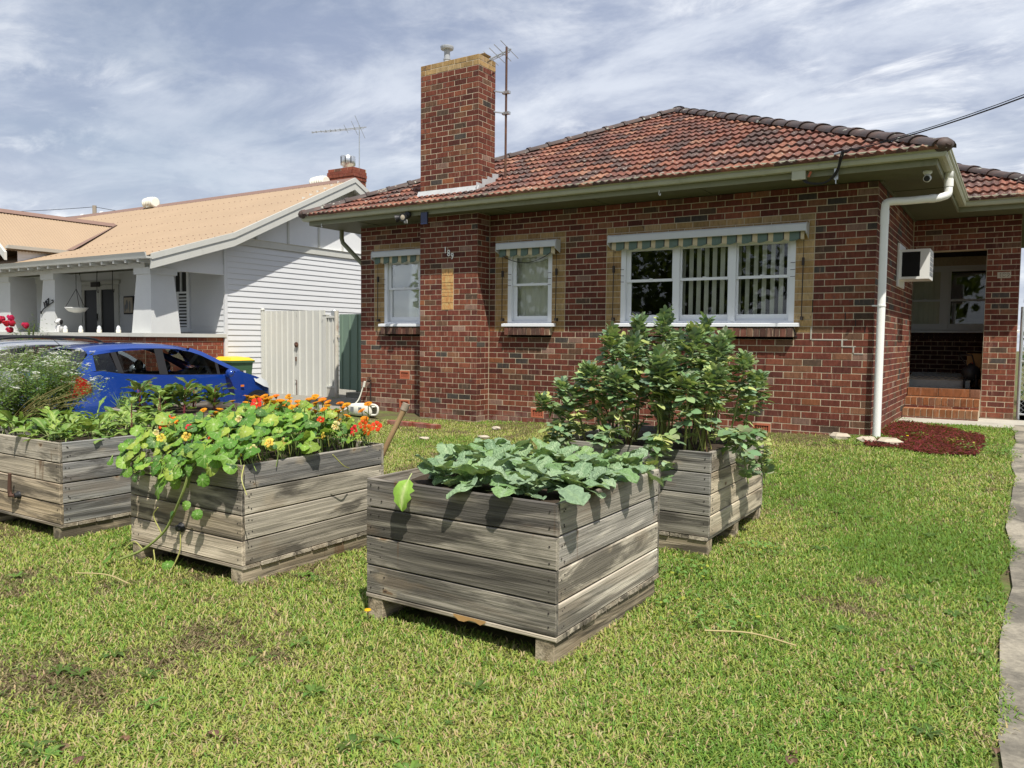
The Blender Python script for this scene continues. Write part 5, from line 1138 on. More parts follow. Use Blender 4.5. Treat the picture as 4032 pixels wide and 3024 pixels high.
    mb = MB(); w0 = hood[0][0]; mb.add([P(-hw*.86, w0+.12, ip(hood, w0+.12)+.03), P(hw*.86, w0+.12, ip(hood, w0+.12)+.03), P(hw*.72, r1, ip(roofp, r1)-.02), P(-hw*.72, r1, ip(roofp, r1)-.02)], [(3, 2, 1, 0)]); part('windscreen', mb, 'car_glass', t)
    posts = [(g0, .03), (g0+.39, .045), (g0+1.11, .075), (g1-.42, .03)]
    for sg in (1, -1):
        for s, w in posts[1:]:
            mb = MB(); lean = -.06 if s < g0+1 else .0
            q = [side(s-w, 0), side(s+w, 0), side(s+w+lean, 1), side(s-w+lean, 1)]; sx_ = [s-w, s+w, s+w+lean, s-w+lean]
            mb.add([P(sg*(x+.004), y, z) for (x, z), y in zip(q, sx_)], [(0, 1, 2, 3)]); part('window_post', mb, 'black_plastic', t)
        for a, b_ in zip([p[0] for p in posts], [p[0] for p in posts[1:]]+[g1]):
            mb = MB(); v = []; st = np.linspace(a, b_, 6)
            for s in st:
                x0, z0 = side(s, .02); x1, z1 = side(s, .98); v += [P(sg*x0, s, z0), P(sg*x1, s, z1)]
            mb.add(v, [(2*i, 2*i+2, 2*i+3, 2*i+1) for i in range(5)]); part('side_window', mb, 'car_glass', t, True)
        mb = MB(); v = []
        for s in np.linspace(g0, g1, 12):
            x, z = side(s, 0); v += [P(sg*(x+.004), s, z-.012), P(sg*(x+.004), s, z+.012)]
        mb.add(v, [(2*i, 2*i+2, 2*i+3, 2*i+1) for i in range(11)]); part('window_seal', mb, 'black_plastic', t)
        for s in (g0+.62, g0+1.62):
            mb = MB(); mb.tube([P(sg*(hw*.99), s-.10, ip(belt, s)-.13), P(sg*(hw*1.025), s-.05, ip(belt, s)-.125), P(sg*(hw*1.025), s+.06, ip(belt, s)-.125), P(sg*(hw*.99), s+.10, ip(belt, s)-.13)], .014, 6); part('door_handle', mb, paint, t, True)
        for s in (g0+.40, g0+1.20, g0+2.22):
            mb = MB(); zt = ip(belt, min(s, g1)); mb.add([P(sg*(hw*q+.003), s+d, z) for q, z in ((.975, .28), (1.0, .48), (.986, .66), (.952, zt-.01)) for d in (0, .008)], [(0, 1, 3, 2), (2, 3, 5, 4), (4, 5, 7, 6)]); part('door_gap', mb, 'black_plastic', t)
        mc = P(sg*(hw+.09), g1-.30, ip(belt, g1)+.035); mb = MB(); mb.blob(mc, (.095, .06, .075), 10, 8); mb.tube([P(sg*hw*.93, g1-.28, ip(belt, g1)-.01), mc], .028, 6); part('mirror', mb, paint, t, True)
        if lens:
            mb = MB(); v = []
            for s, x, z0, z1 in ((-.008, hw*.62, .62, .98), (.0, hw*.845, .62, 1.0), (.11, hw*.945, .66, 1.02), (.30, hw*.99, .72, .90)): v += [P(sg*(x+.006), s-.006, z0+.03), P(sg*(x+.004), s-.004, z1)]
            mb.add(v, [(0, 2, 3, 1), (2, 4, 5, 3), (4, 6, 7, 5)]); part('tail_light', mb, 'red_lens', t, True)
            mb = MB(); v = []
            for s, x, z0, z1 in ((L-.62, hw*.985, .80, .86), (L-.40, hw*.945, .70, .82), (L-.24, hw*.885, .66, .76), (L-.12, hw*.76, .62, .68)): v += [P(sg*(x+.006), s+.003, z0), P(sg*(x*.93), s+.003, z1+.03)]
            mb.add(v, [(0, 2, 3, 1), (2, 4, 5, 3), (4, 6, 7, 5)]); part('headlight', mb, 'clear_lens', t, True)
            mb = MB(); x = hw*1.0+.004; mb.box(*sorted((xc+sg*x, xc+sg*(x+.006))), yr+g1-.0, yr+g1+.07, zg+.715, zg+.75); part('indicator', mb, 'orange_lens', t)
        for s in (rw, fw):
            mb = MB(); c = P(sg*(hw-.09), s, .295); mb.lathe(c, [(.20, -.085), (.28, -.09), (.295, -.06), (.295, .06), (.28, .092), (.20, .088)], 24, axis=(sg, 0, 0)); wl = part('wheel', mb, 'tyre_rubber', t, True)
            mb = MB(); mb.lathe(P(sg*(hw-.01), s, .295), [(.20, 0), (.19, .008), (.06, .014), (.0, .016)], 20, axis=(sg, 0, 0)); part('rim', mb, 'galvanised', wl, True)
            mb = MB(); v = [P(sg*(hw+.003), s+r*math.cos(a), .30+r*math.sin(a)) for a in np.linspace(-.35, math.pi+.35, 19) for r in (.285, .345)]
            mb.add(v, [(2*i, 2*i+2, 2*i+3, 2*i+1) for i in range(18)]); part('wheel_arch', mb, 'black_plastic', t)
    # inside
    mb = MB(); mb.box(xc-hw*.86, xc+hw*.86, yr+.15, yr+w0+.1, zg+.30, zg+.34); part('cabin_floor', mb, 'seat_cloth', t)
    for sg in (1, -1):
        mb = MB(); mb.quad(P(sg*hw*.90, .2, .3), P(sg*hw*.90, w0, .3), P(sg*hw*.91, w0, ip(belt, w0)-.02), P(sg*hw*.91, .2, ip(belt, .2)-.02)); part('door_lining', mb, 'seat_cloth', t)
        for s in (1.0, 1.95):
            x = sg*hw*.47; st = part('seat', (lambda m: (m.obox(P(x, s, .66), (.21, 0, 0), (0, .045, -.02), (0, -.09, .34)), m.obox(P(x, s+.22, .44), (.22, 0, 0), (0, .25, .02), (0, -.005, .07)), m)[-1])(MB()), 'seat_cloth', t)
            mb = MB(); mb.blob(P(x, s-.13, 1.10), (.12, .05, .095), 10, 6); part('headrest', mb, 'seat_cloth', st, True)
    mb = MB(); mb.obox(P(0, w0-.05, ip(belt, w0)-.06), (hw*.84, 0, 0), (0, .24, .03), (0, -.02, .09)); part('dashboard', mb, 'seat_cloth', t)
    mb = MB(); c = Vector(P(hw*.45, w0-.42, ip(belt, w0)-.03)); mb.tube([c+Vector((.17*math.cos(a), .05*math.sin(a)*-1, .165*math.sin(a))) for a in np.linspace(0, 2*math.pi, 19)], .014, 6); mb.tube([c-Vector((.16, 0, 0)), c+Vector((.16, 0, 0))], .016, 5); part('steering_wheel', mb, 'black_plastic', t)
    mb = MB(); mb.blob(P(.0, r1+.12, ip(roofp, r1)-.11), (.11, .02, .035), 8, 6); part('rear_view_mirror', mb, 'black_plastic', t)
    mb = MB(); mb.tube([P(-hw*.3, r0+.1, ip(roofp, r0)), P(-hw*.3, r0-.12, ip(roofp, r0)+.2)], .005, 4); part('aerial', mb, 'black_plastic', t)
    if rails:
        for sg in (1, -1):
            pts = bez([P(sg*hw*.68, r0+.1, ip(roofp, r0+.1)-.02), P(sg*hw*.68, r0+.32, ip(roofp, r0+.32)+.055), P(sg*hw*.68, (r0+r1)/2, ip(roofp, (r0+r1)/2)+.055), P(sg*hw*.68, r1-.42, ip(roofp, r1-.42)+.05), P(sg*hw*.68, r1-.12, ip(roofp, r1-.12)-.02)], 6)
            mb = MB(); mb.tube(pts, .024, 8); part('roof_rail', mb, 'black_plastic', t, True)
    return t
car('hatchback_car', 'blue hatchback car parked in the driveway facing the cream gates', -10.2, -4.45, -.255, 1.66, 'car_blue',
    [(0, 1.02), (.45, 1.075), (.85, 1.01), (1.6, .972), (3.0, .935), (3.3, .92)],
    [(.36, 1.40), (.6, 1.468), (1.1, 1.497), (1.6, 1.495), (1.9, 1.475), (2.12, 1.43)],
    [(.42, 1.31), (.85, 1.365), (1.5, 1.40), (2.0, 1.385), (2.3, 1.29), (2.6, 1.145), (3.0, .955)],
    [(3.0, 1.0), (3.2, .945), (3.45, .875), (3.62, .80), (3.78, .68), (3.88, .56), (3.95, .45)], 3.95, 3.38, .93)
car('station_wagon', 'silver wagon with black roof rails parked beside the blue hatchback', -12.42, -4.85, -.25, 1.74, 'car_silver',
    [(0, 1.0), (.8, 1.0), (1.6, .985), (2.9, .96)],
    [(.30, 1.42), (.6, 1.485), (1.2, 1.52), (1.8, 1.515), (2.2, 1.49), (2.5, 1.44)],
    [(.40, 1.33), (1.0, 1.40), (1.8, 1.42), (2.3, 1.39), (2.7, 1.2), (2.98, .99)],
    [(2.9, 1.0), (3.0, .97), (3.12, .93), (3.2, .85), (3.28, .7), (3.33, .5)], 3.33, 2.95, .75, rails=True)
# ---------------------------------------------------------------- raised planters
PLANK = {}
def plank_obj(parent, a, axis, L, h, th, col, loc_rot=0.):
    """a: lower outer corner; axis 0: along x, facing -y; 1: along y, facing +x; 2/3: facing back and left"""
    k = (round(L, 3), round(h, 3), round(th, 3))
    if k not in PLANK:
        mb = MB(); w = .004
        v = [(w, 0, w), (L-w, 0, w), (L-w, 0, h-w), (w, 0, h-w), (0, w, 0), (L, w, 0), (L, w, h), (0, w, h), (0, th, 0), (L, th, 0), (L, th, h), (0, th, h)]
        mb.add(v, [(0, 1, 2, 3), (4, 5, 1, 0), (5, 6, 2, 1), (6, 7, 3, 2), (7, 4, 0, 3), (8, 9, 5, 4), (9, 10, 6, 5), (10, 11, 7, 6), (11, 8, 4, 7), (11, 10, 9, 8)])
        PLANK[k] = mb.mesh('plank', 'weathered_timber')
    o = link('plank', PLANK[k], parent, a, (0, 0, loc_rot)); o.color = (*col, 1); return o
rp = random.Random(17)
def jit(c, q=.13): s = rp.uniform(1-q, 1+q); return tuple(k*s for k in c)
PLANTERS = {}
def planter(key, x0, x1, y0, y1, zg, label, fcol, rcol, bearers='y', zb=.118, n_=4, bh=.143, fixed=0):
    t = thing('planter_box', ((x0+x1)/2, (y0+y1)/2, zg), label, 'planter', 'raised timber planters on the lawn')
    th = .022; ztop = zg+zb+n_*bh
    for r in range(n_):
        z = zg+zb+r*bh; h = bh-.0065
        j = lambda: rp.uniform(-.002, .002)
        fc = fcol[r] if isinstance(fcol, list) else fcol; rc = rcol[r] if isinstance(rcol, list) else rcol
        plank_obj(t, (x0, y0+j(), z), 0, x1-x0, h, th, jit(fc))
        plank_obj(t, (x1+j(), y0+th+.001, z), 1, y1-y0-2*th-.002, h, th, jit(rc), math.pi/2)
        plank_obj(t, (x1, y1+j(), z), 2, x1-x0, h, th, jit(fc), math.pi)
        plank_obj(t, (x0+j(), y1-th-.001, z), 3, y1-y0-2*th-.002, h, th, jit(rc), -math.pi/2)
    # pallet: deck boards and bearers
    dz = zg+zb-.024; BW, BHt = .092, zb-.026
    if bearers == 'y':
        nb = 9; w = (y1-y0)/nb
        for i in range(nb): plank_obj(t, (x0-.004+rp.uniform(-.004, .004), y0-.004+w*i+.003, dz), 0, x1-x0+.008, .021, w-.006, jit((.30, .26, .20)))
        for x, ins in ((x0+.01, .004), ((x0+x1)/2-.045, .45), (x1-.10, .004)): plank_obj(t, (x+BW, y0+ins, zg-.03), 1, y1-y0-.03-ins, BHt+.03, BW, jit((.27, .22, .15)), math.pi/2)
    else:
        nb = 9; w = (x1-x0)/nb
        for i in range(nb): plank_obj(t, (x0-.004+w*i+w-.003, y0-.006+rp.uniform(-.004, .004), dz), 1, y1-y0+.01, .021, w-.006, jit((.30, .26, .20)), math.pi/2)
        for y in (y0+.005, (y0+y1)/2-.045, y1-.10): plank_obj(t, (x0+.02, y, zg-.03), 0, x1-x0-.03, BHt+.03, BW, jit((.27, .22, .15)))
    nl = MB()
    for r in range(n_):
        z = zg+zb+r*bh
        for zz in (z+.035, z+bh-.04):
            for x in (x0+.03, x1-.035, x0+.10+rp.uniform(-.02, .02)): nl.lathe((x, y0-.0005, zz+rp.uniform(-.012, .012)), [(.0045, 0), (.0035, .0025)], 6, axis=(0, -1, 0))
            for y in (y0+.05, y1-.05, y0+.07): nl.lathe((x1+.0005, y+rp.uniform(-.01, .01), zz+rp.uniform(-.012, .012)), [(.0045, 0), (.0035, .0025)], 6, axis=(1, 0, 0))
    part('nails', nl, 'dark_iron', t, kind='stuff')
    mb = MB(); g = 12
    mb.add([(x0+th+(x1-x0-2*th)*i/g, y0+th+(y1-y0-2*th)*j/g, ztop-.06+.02*vnoise(i, j, .9, 3)) for j in range(g+1) for i in range(g+1)], [(j*(g+1)+i, j*(g+1)+i+1, (j+1)*(g+1)+i+1, (j+1)*(g+1)+i) for j in range(g) for i in range(g)])
    part('soil', mb, 'soil', t, True); PLANTERS[key] = (x0, x1, y0, y1, ztop, t); return t
GR, TN, DK, LT = (.23, .21, .18), (.36, .30, .21), (.155, .145, .128), (.40, .37, .31)
A_ = planter('A', -1.14, -.067, -7.87, -6.74, 0, 'nearest dark weathered planter filled with crinkled mustard greens', [(.165, .15, .124), (.15, .136, .112), (.155, .14, .112), (.118, .108, .094)], [(.52, .47, .385), (.48, .425, .335), (.32, .295, .255), (.22, .20, .165)])
B_p = planter('B', -3.14, -2.075, -7.87, -6.70, -.03, 'weathered planter overflowing with nasturtiums and orange calendulas', [(.38, .32, .24), (.34, .28, .20), (.26, .23, .185), (.22, .20, .165)], [(.28, .25, .20), (.33, .295, .235), (.29, .26, .205), (.17, .163, .15)])
C_p = planter('C', -5.05, -3.98, -7.87, -6.74, -.057, 'tan fronted planter of leafy greens with a rusty tap handle', [(.37, .29, .19), (.38, .31, .22), (.36, .31, .235), (.25, .225, .18)], [(.24, .235, .22), (.215, .21, .195), (.22, .215, .205), (.19, .19, .18)])
D_p = planter('D', -1.26, -.09, -5.85, -4.60, .0, 'tan sided planter of tall flowering broad beans standing before the big window', [(.24, .22, .18), (.22, .205, .175), (.21, .20, .18), (.17, .165, .15)], [(.40, .345, .25), (.38, .32, .23), (.36, .30, .215), (.34, .31, .26)], bearers='x', bh=.138, fixed=1)
E_p = planter('E', -6.62, -5.25, -6.02, -4.75, -.09, 'half hidden planter of dark red stemmed beets in front of the blue car', GR, GR)
F_p = planter('F', -6.70, -5.60, -7.87, -6.70, -.085, 'far left planter under a tall bush of flowering coriander', GR, GR)
# hardware on planters
def drain(parent, x, y, z, handle):
    mb = MB(); mb.lathe((x, y, z), [(.028, 0), (.028, .012), (.02, .014), (.02, .035), (.012, .036)], 14, axis=(0, -1, 0)); d = part('drain_fitting', mb, 'black_plastic', parent, True)
    if handle:
        mb = MB(); mb.tube([(x-.005, y-.03, z), (x-.05, y-.04, z-.005), (x-.048, y-.045, z+.04), (x-.028, y-.05, z+.16)], [.016, .017, .015, .012], 8); part('tap_handle', mb, 'rusty_iron', d, True)
drain(B_p, -2.615, -7.87, .235, False); drain(C_p, -4.53, -7.87, .205, True)
mb = MB(); rs2 = random.Random(2)
mb.add([(-.60+.03*i, -7.876, .112-(.002 if i in (0, 6) else rs2.uniform(.008, .022))) for i in range(7)]+[(-.60+.03*i, -7.876, .1175) for i in range(7)], [(i, i+1, 8+i, 7+i) for i in range(6)])
part('fresh_splinter', mb, 'cardboard', A_)
# ---------------------------------------------------------------- leaves
def leafgrid(L, Wd, prof, curl=.3, fold=.15, wav=.0, nx=7, ny=4, seed=0, col=(.15, .25, .1), mid=(.3, .4, .2), tooth=0., petiole=0.):
    """one leaf along +X: prof(t) half-width, curl droops the tip, fold raises the sides"""
    rg = random.Random(seed); mb = MB(); vs = []; cs = []
    ph = [rg.uniform(0, 6.3) for _ in range(4)]
    for i in range(nx+1):
        t = i/nx
        for j in range(-ny, ny+1):
            q = j/ny; w = Wd*prof(t)*(1+(tooth*math.sin(t*23+ph[3]+j) if abs(q) == 1 else 0))
            x = L*(t-curl*.25*t**3); y = w*q
            z = fold*abs(y)-curl*L*t*t*.9+wav*L*(math.sin(t*9+ph[0])*q*abs(q)*.6+math.sin(t*14+q*7+ph[1])*.35*(1 if 0 < i < nx else 0)*(abs(q) < 1)+math.sin(q*6+t*5+ph[2])*.25*t)
            vs.append((x+petiole, y, z)); k = 1-min(1, abs(q)*3.2); sd = rg.uniform(.86, 1.12)
            cs.append(tuple((a*(1-k)+b*k)*sd for a, b in zip(col, mid)))
    m = 2*ny+1; mb.add(vs, [(i*m+j, i*m+j+1, (i+1)*m+j+1, (i+1)*m+j) for i in range(nx) for j in range(m-1)]); mb.c = cs
    if petiole:
        n0 = len(mb.v); r = .003
        mb.add([(0, -r, -.01*petiole), (0, r, 0), (petiole+.005, r, 0), (petiole+.005, -r, 0)], [(0, 1, 2, 3)], mid)
    return mb
oval = lambda t: max(.02, math.sin(math.pi*min(1, t*.96+.04))**.75*(1-.25*(t-.45)))
def lib(name, mat, n_, fn): return [fn(i).mesh(name, mat, smooth=True, cols=True) for i in range(n_)]
must = lambda t: max(.05, (1-abs(2*min(1, t*.97+.03)**.85-1)**2.6)**.62)
MUST = lib('leaf', 'crinkled_leaf', 10, lambda i: leafgrid(.155+.012*(i % 4), .064+.006*(i % 3), must, curl=.10+.09*(i % 5), fold=.10+.06*(i % 3), wav=.085, nx=14, ny=6, seed=i, col=[(.20, .315, .165), (.23, .335, .20), (.19, .32, .115)][i % 3], mid=(.27, .38, .21), tooth=.10, petiole=.05))
rl = random.Random(99)
def put(mesh, parent, p, az, pitch, roll=0., sc=1., name='leaf'):
    o = link(name, mesh, parent, p); o.rotation_euler = (Matrix.Rotation(az, 3, 'Z') @ Matrix.Rotation(-pitch, 3, 'Y') @ Matrix.Rotation(roll, 3, 'X')).to_euler(); o.scale = (sc,)*3; return o
x0, x1, y0, y1, zt, _ = PLANTERS['A']
mspots = [(-1.0, -7.30), (-1.0, -7.05), (-.55, -6.85), (-.86, -7.55), (-.62, -7.66), (-.36, -7.64), (-.19, -7.50), (-.80, -7.26), (-.50, -7.34), (-.24, -7.2), (-.66, -7.02), (-.36, -6.98), (-.9, -6.98), (-.20, -6.92)]
MLAB = ['mustard plant at the left end of the dark planter', 'mustard plant near the back left of the dark planter', 'mustard plant against the back board of the dark planter', 'mustard plant with a bright leaf hanging over the dark front board', 'mustard plant in the front row, second from the left corner', 'mustard plant in the middle of the front row', 'mustard plant spilling over the near corner of the dark planter', 'mustard plant at the left of the middle row', 'mustard plant in the centre of the dark planter', 'mustard plant at the right edge of the middle row', 'mustard plant in the back row, left of centre', 'mustard plant in the back row, right of centre', 'mustard plant in the back left corner of the dark planter', 'mustard plant in the back right corner of the dark planter']
for (mx_, my_), lb in zip(mspots, MLAB):
    t = thing('mustard_plant', (mx_, my_, zt-.06), lb, 'plant', 'mustard greens in the nearest planter'); nl_ = 25
    for k in range(nl_):
        az = k*2.4+rl.uniform(-.4, .4); inner = k/nl_
        put(rl.choice(MUST), t, (mx_+rl.uniform(-.07, .07), my_+rl.uniform(-.07, .07), zt-.03+.05*inner), az, .22+.50*inner+rl.uniform(-.18, .2), rl.uniform(-.6, .6), rl.uniform(.55, .92)*(1.0-.12*inner))
fl1 = [o for o in COL.objects if o.name.startswith('mustard_plant')][0]
hm = leafgrid(.15, .055, oval, curl=.5, fold=.1, wav=.06, nx=8, ny=4, seed=40, col=(.22, .42, .06), mid=(.45, .55, .22), tooth=.2, petiole=.04).mesh('leaf', 'leaf', smooth=True, cols=True)
tag(put(hm, fl1, (-.86, -7.86, .735), -1.5, -.75, 0, 1.0), 'bright yellow green leaf hanging over the board')
put(MUST[3], fl1, (-.50, -7.80, .705), -2.2, -.0, 0, .75); put(MUST[5], fl1, (-.36, -7.80, .715), -1.2, -.05, 0, .7); put(MUST[1], fl1, (-.14, -7.75, .74), -.5, -.1, 0, 1.)
for y in (-7.6, -7.42, -7.22, -7.0): put(MUST[int(-y*10) % 10], fl1, (-.14, y, .73), rl.uniform(-.5, .5), -.0, 0, rl.uniform(.6, .85))
# nasturtiums: round leaves on long stalks
def nast(i):
    rg = random.Random(i+50); mb = MB(); n_ = 27; R = .052; vs = [(0, 0, 0)]; uv = [(0, 0, 1)]; pal = [(.10, .25, .035), (.13, .30, .04), (.19, .36, .05), (.065, .165, .04), (.27, .38, .06)][i % 5]
    cs = [(.5, .58, .3)]
    for ring, rr in ((1, .22), (2, .6), (3, 1.)):
        for k in range(n_):
            a = 2*math.pi*k/n_; vein = 1 if k % 3 == 0 else 0; lob = 1+.055*math.cos(9*a)*(rr > .9)+rg.uniform(-.015, .015)
            vs.append((R*rr*lob*math.cos(a), R*rr*lob*math.sin(a), .010*rr*rr*math.sin(2*a+i)-.012*rr*rr+.004*math.cos(9*a)*rr*(1 if rr > .5 else .3)))
            uv.append((0, 0, vein*(1.0 if rr < .9 else .80))); q = rg.uniform(.9, 1.08); cs.append(tuple(c*q for c in pal))
    fs = [(0, 1+k, 1+(k+1) % n_) for k in range(n_)]+[(1+r*n_+k, 1+(r+1)*n_+k, 1+(r+1)*n_+(k+1) % n_, 1+r*n_+(k+1) % n_) for r in range(2) for k in range(n_)]
    mb.add(vs, fs); mb.c = cs; mb.uv = uv; return mb
NAST = lib('leaf', 'nasturtium_leaf', 10, nast)
def flower(i):
    """open five-petalled trumpet"""
    rg = random.Random(i); mb = MB(); col = [(.80, .62, .10), (.80, .66, .22), (.72, .06, .015), (.80, .70, .30), (.78, .10, .015)][i % 5]
    for k in range(5):
        a = 2*math.pi*k/5+rg.uniform(-.1, .1); ca, sa = math.cos(a), math.sin(a)
        pr = [(.002, .003, -.012), (.012, .006, .0), (.022, .014, .006), (.030, .013, .005), (.035, .006, .001)]
        v = [(r*ca-w*sg*sa, r*sa+w*sg*ca, z+.003*sg*(r > .02)) for r, w, z in pr for sg in (-1, 0, 1)]
        mb.add(v, [(3*j+q, 3*j+q+1, 3*j+4+q, 3*j+3+q) for j in range(4) for q in range(2)], tuple(c*rg.uniform(.9, 1.1) for c in col))
        if i % 5 in (0, 1, 3): mb.add([(.010*ca, .010*sa, .004), (.017*ca-.004*sa, .017*sa+.004*ca, .0075), (.017*ca+.004*sa, .017*sa-.004*ca, .0075)], [(0, 1, 2)], (.55, .05, .01))
    mb.lathe((0, 0, -.03), [(.0015, 0), (.004, .02), (.007, .03)], 6, (.6, .5, .15)); return mb
FLW = lib('flower', 'petal', 10, flower)
def calen(i):
    rg = random.Random(i+5); mb = MB()
    for ring, (n_, L, z) in enumerate(((17, .028, 0), (14, .021, .003))):
        for k in range(n_):
            a = 2*math.pi*(k+.5*ring)/n_+rg.uniform(-.06, .06); ca, sa = math.cos(a), math.sin(a); w = .0038
            v = [(r*ca-q*sa, r*sa+q*ca, z+h) for r, q, h in ((.005, -w*.6, 0), (.005, w*.6, 0), (L*.8, w, .004+.003*(i % 3)), (L*.8, -w, .004+.003*(i % 3)), (L, 0, .003+.004*(i % 3)))]
            mb.add(v, [(0, 1, 2, 3), (3, 2, 4)], tuple(c*rg.uniform(.85, 1.1) for c in ((.85, .30, .015), (.85, .36, .02))[i % 2]))
    mb.lathe((0, 0, -.008), [(.004, 0), (.009, .004), (.009, .012), (.004, .016)], 8, (.45, .17, .02)); return mb
CALN = lib('flower_head', 'petal', 6, calen)
x0, x1, y0, y1, zt, _ = PLANTERS['B']
nt_ = thing('nasturtium', ((x0+x1)/2, (y0+y1)/2, zt-.06), 'sprawling nasturtium with round leaves, cream and red flowers and one long trailing stem', 'plant')
stems = MB(); ngreen = (.28, .36, .10)
def canopy(u, v):                                            # height of the leaf mass over the rim
    e = min(u, 1-u, v, 1-v); return .05+.185*min(1, e*4.5+.25)*(.8+.4*float(vnoise(u*5, v*5, 1., 4)))*(.8+.3*v)
cnt = 0
rl.seed(4)
loose = MB()
for li_ in range(560):
    u, v = rl.random(), rl.random()**1.35
    x = x0-.03+(x1-x0+.04)*u; y = y0-.05+(y1-y0)*v*.98; h = canopy(min(1, max(0, u)), min(1, max(0, v)))*rl.uniform(.55, 1.05)
    over = max(0, (.12-v)/.12)*(1 if u < .62 else .25); z = zt+h-over*rl.uniform(.05, .20)
    if over > 0: y -= .05*over+.02
    d = Vector((rl.gauss(.1, .35), rl.gauss(-.45, .3)-.4*over, 1.0-.55*over)).normalized(); q = d.to_track_quat('Z', 'X')
    nm_ = rl.choice(NAST); R3 = q.to_matrix() @ Matrix.Rotation(rl.uniform(0, 6.28), 3, 'Z'); sc_ = rl.choice((.42, .55, .68, .85, 1.05))*rl.uniform(.9, 1.1)
    if li_ < 275: o = link('leaf', nm_, nt_, (x, y, z)); o.rotation_euler = R3.to_euler(); o.scale = (sc_,)*3
    else:
        n0 = len(loose.v); loose.add([Vector((x, y, z-.02))+R3 @ (v.co*sc_*.85) for v in nm_.vertices], [tuple(p.vertices) for p in nm_.polygons])
        loose.c[n0:] = [tuple(d.color)[:3] for d in nm_.attributes['col'].data]; loose.uv += [tuple(d.vector) for d in nm_.attributes['uvp'].data]
    if rl.random() < .6: stems.tube(bez([(x+rl.uniform(-.05, .05), y+rl.uniform(.0, .07), zt-.04), (x+rl.uniform(-.03, .03), y+.02, (z+zt)/2), (x, y, z-.003)], 3), .0025, 4, ngreen)
part('small_leaves', loose, 'nasturtium_leaf', nt_, True, True, kind='stuff')
# the trailing stem over the front left
tr_ = bez([(-2.40, -7.78, .72), (-2.41, -7.93, .64), (-2.47, -7.96, .48), (-2.58, -7.95, .33), (-2.68, -7.95, .21), (-2.84, -7.98, .09), (-3.02, -8.02, .01)], 8)
stems.tube(tr_, [.008]*len(tr_), 6, (.34, .40, .12)); stems.tube(bez([(-2.36, -7.80, .70), (-2.42, -7.92, .62), (-2.46, -7.94, .5)], 5), .006, 5, ngreen)
for a, b_, c_ in (((-2.70, -7.95, .20), (-2.76, -7.96, .30), (-2.70, -7.97, .36)), ((-2.84, -7.98, .09), (-2.95, -7.97, .12), (-3.02, -7.99, .07)), ((-2.62, -7.88, .23), (-2.60, -7.90, .10), (-2.62, -7.95, -.02)), ((-2.05, -7.87, .66), (-1.97, -7.95, .60), (-1.93, -7.95, .52)), ((-1.95, -7.3, .66), (-1.96, -7.2, .58), (-1.99, -7.12, .55)), ((-2.75, -7.97, .1), (-2.7, -8.0, .03), (-2.72, -8.05, -.03))): stems.tube(bez([a, b_, c_], 6), .0035, 4, (.5, .48, .16))
for p, s_, d in (((-2.70, -7.97, .475), 1.35, (-.3, -1, .35)), ((-2.56, -7.95, .52), .75, (.2, -1, .4)), ((-2.28, -7.97, .57), .8, (.3, -1, .2)), ((-2.42, -7.97, .60), .8, (-.2, -1, .1)), ((-2.27, -7.96, .70), 1.2, (.2, -1, .5)), ((-2.36, -7.96, .72), 1.0, (-.1, -1, .5)), ((-2.36, -7.95, .36), .6, (.6, -.8, .4)), ((-2.45, -7.96, .40), .55, (.3, -1, .3)), ((-2.58, -7.97, .33), .5, (-.5, -1, .3)), ((-3.10, -8.05, .02), .9, (-.6, -.6, .7)), ((-2.72, -7.9, -.0), .7, (.3, -.6, .8)), ((-2.22, -7.96, .64), .9, (.3, -1, .3)), ((-2.50, -7.95, .66), .9, (-.3, -1, .4)), ((-3.16, -7.9, .64), .95, (-.6, -1, .5)), ((-3.20, -7.92, .57), .7, (-.6, -1, .1))):
    q = Vector(d).normalized().to_track_quat('Z', 'X'); o = link('leaf', NAST[int(p[2]*100) % 10], nt_, p); o.rotation_euler = (q.to_matrix() @ Matrix.Rotation(p[0]*9, 3, 'Z')).to_euler(); o.scale = (s_,)*3
def setflower(i, p, d, s_=1.): q = Vector(d).normalized().to_track_quat('Z', 'X'); o = link('flower', FLW[i], nt_, p); o.rotation_euler = (q.to_matrix() @ Matrix.Rotation(p[0]*31, 3, 'Z')).to_euler(); o.scale = (s_,)*3; stems.tube(bez([Vector(p)-Vector(d).normalized()*.03, Vector(p)+Vector((.01, .04, -.07))], 3), .002, 4, (.45, .42, .12))
x0_, y0_ = x0, y0
for u, v, h, i, s_ in ((.52, .04, .12, 0, 1.1), (.66, .03, .04, 0, 1.1), (.80, .05, -.0, 3, .9), (.99, .20, .10, 0, 1.2), (1.0, .28, .09, 1, 1.2), (.97, .12, .07, 3, 1.), (.93, .06, .03, 0, 1.0), (.35, .0, .10, 0, 1.1), (.30, .08, .18, 1, 1.), (1.0, .55, .10, 0, 1.0), (.6, .3, .22, 3, .9), (.72, .14, .13, 3, .8), (.45, .10, .17, 2, .8), (.05, .22, .18, 4, 1.2), (.22, .05, .12, 3, .8),
                   (.13, .18, .17, 2, 1.3), (.42, .55, .30, 4, 1.5), (.32, .2, .18, 2, .9), (1.0, .78, .11, 2, 1.4), (1.01, .88, .10, 4, 1.5), (1.0, .96, .12, 2, 1.4), (.96, .92, .16, 4, 1.2), (1.01, .84, .15, 2, 1.1), (.9, .62, .2, 4, .9), (.62, .12, .10, 4, .8), (.98, .66, .16, 3, 1.3), (.20, .10, .16, 4, .9)):
    setflower(i, (x0+(x1-x0)*u, y0+(y1-y0)*v-.03, zt+h*.85+.015), (rl.gauss(.3, .5), -.8, rl.uniform(.1, .6)), s_*(.72 if i in (0, 1, 3) else .8))
part('stems', stems, 'stem', nt_, cols=True, kind='stuff')
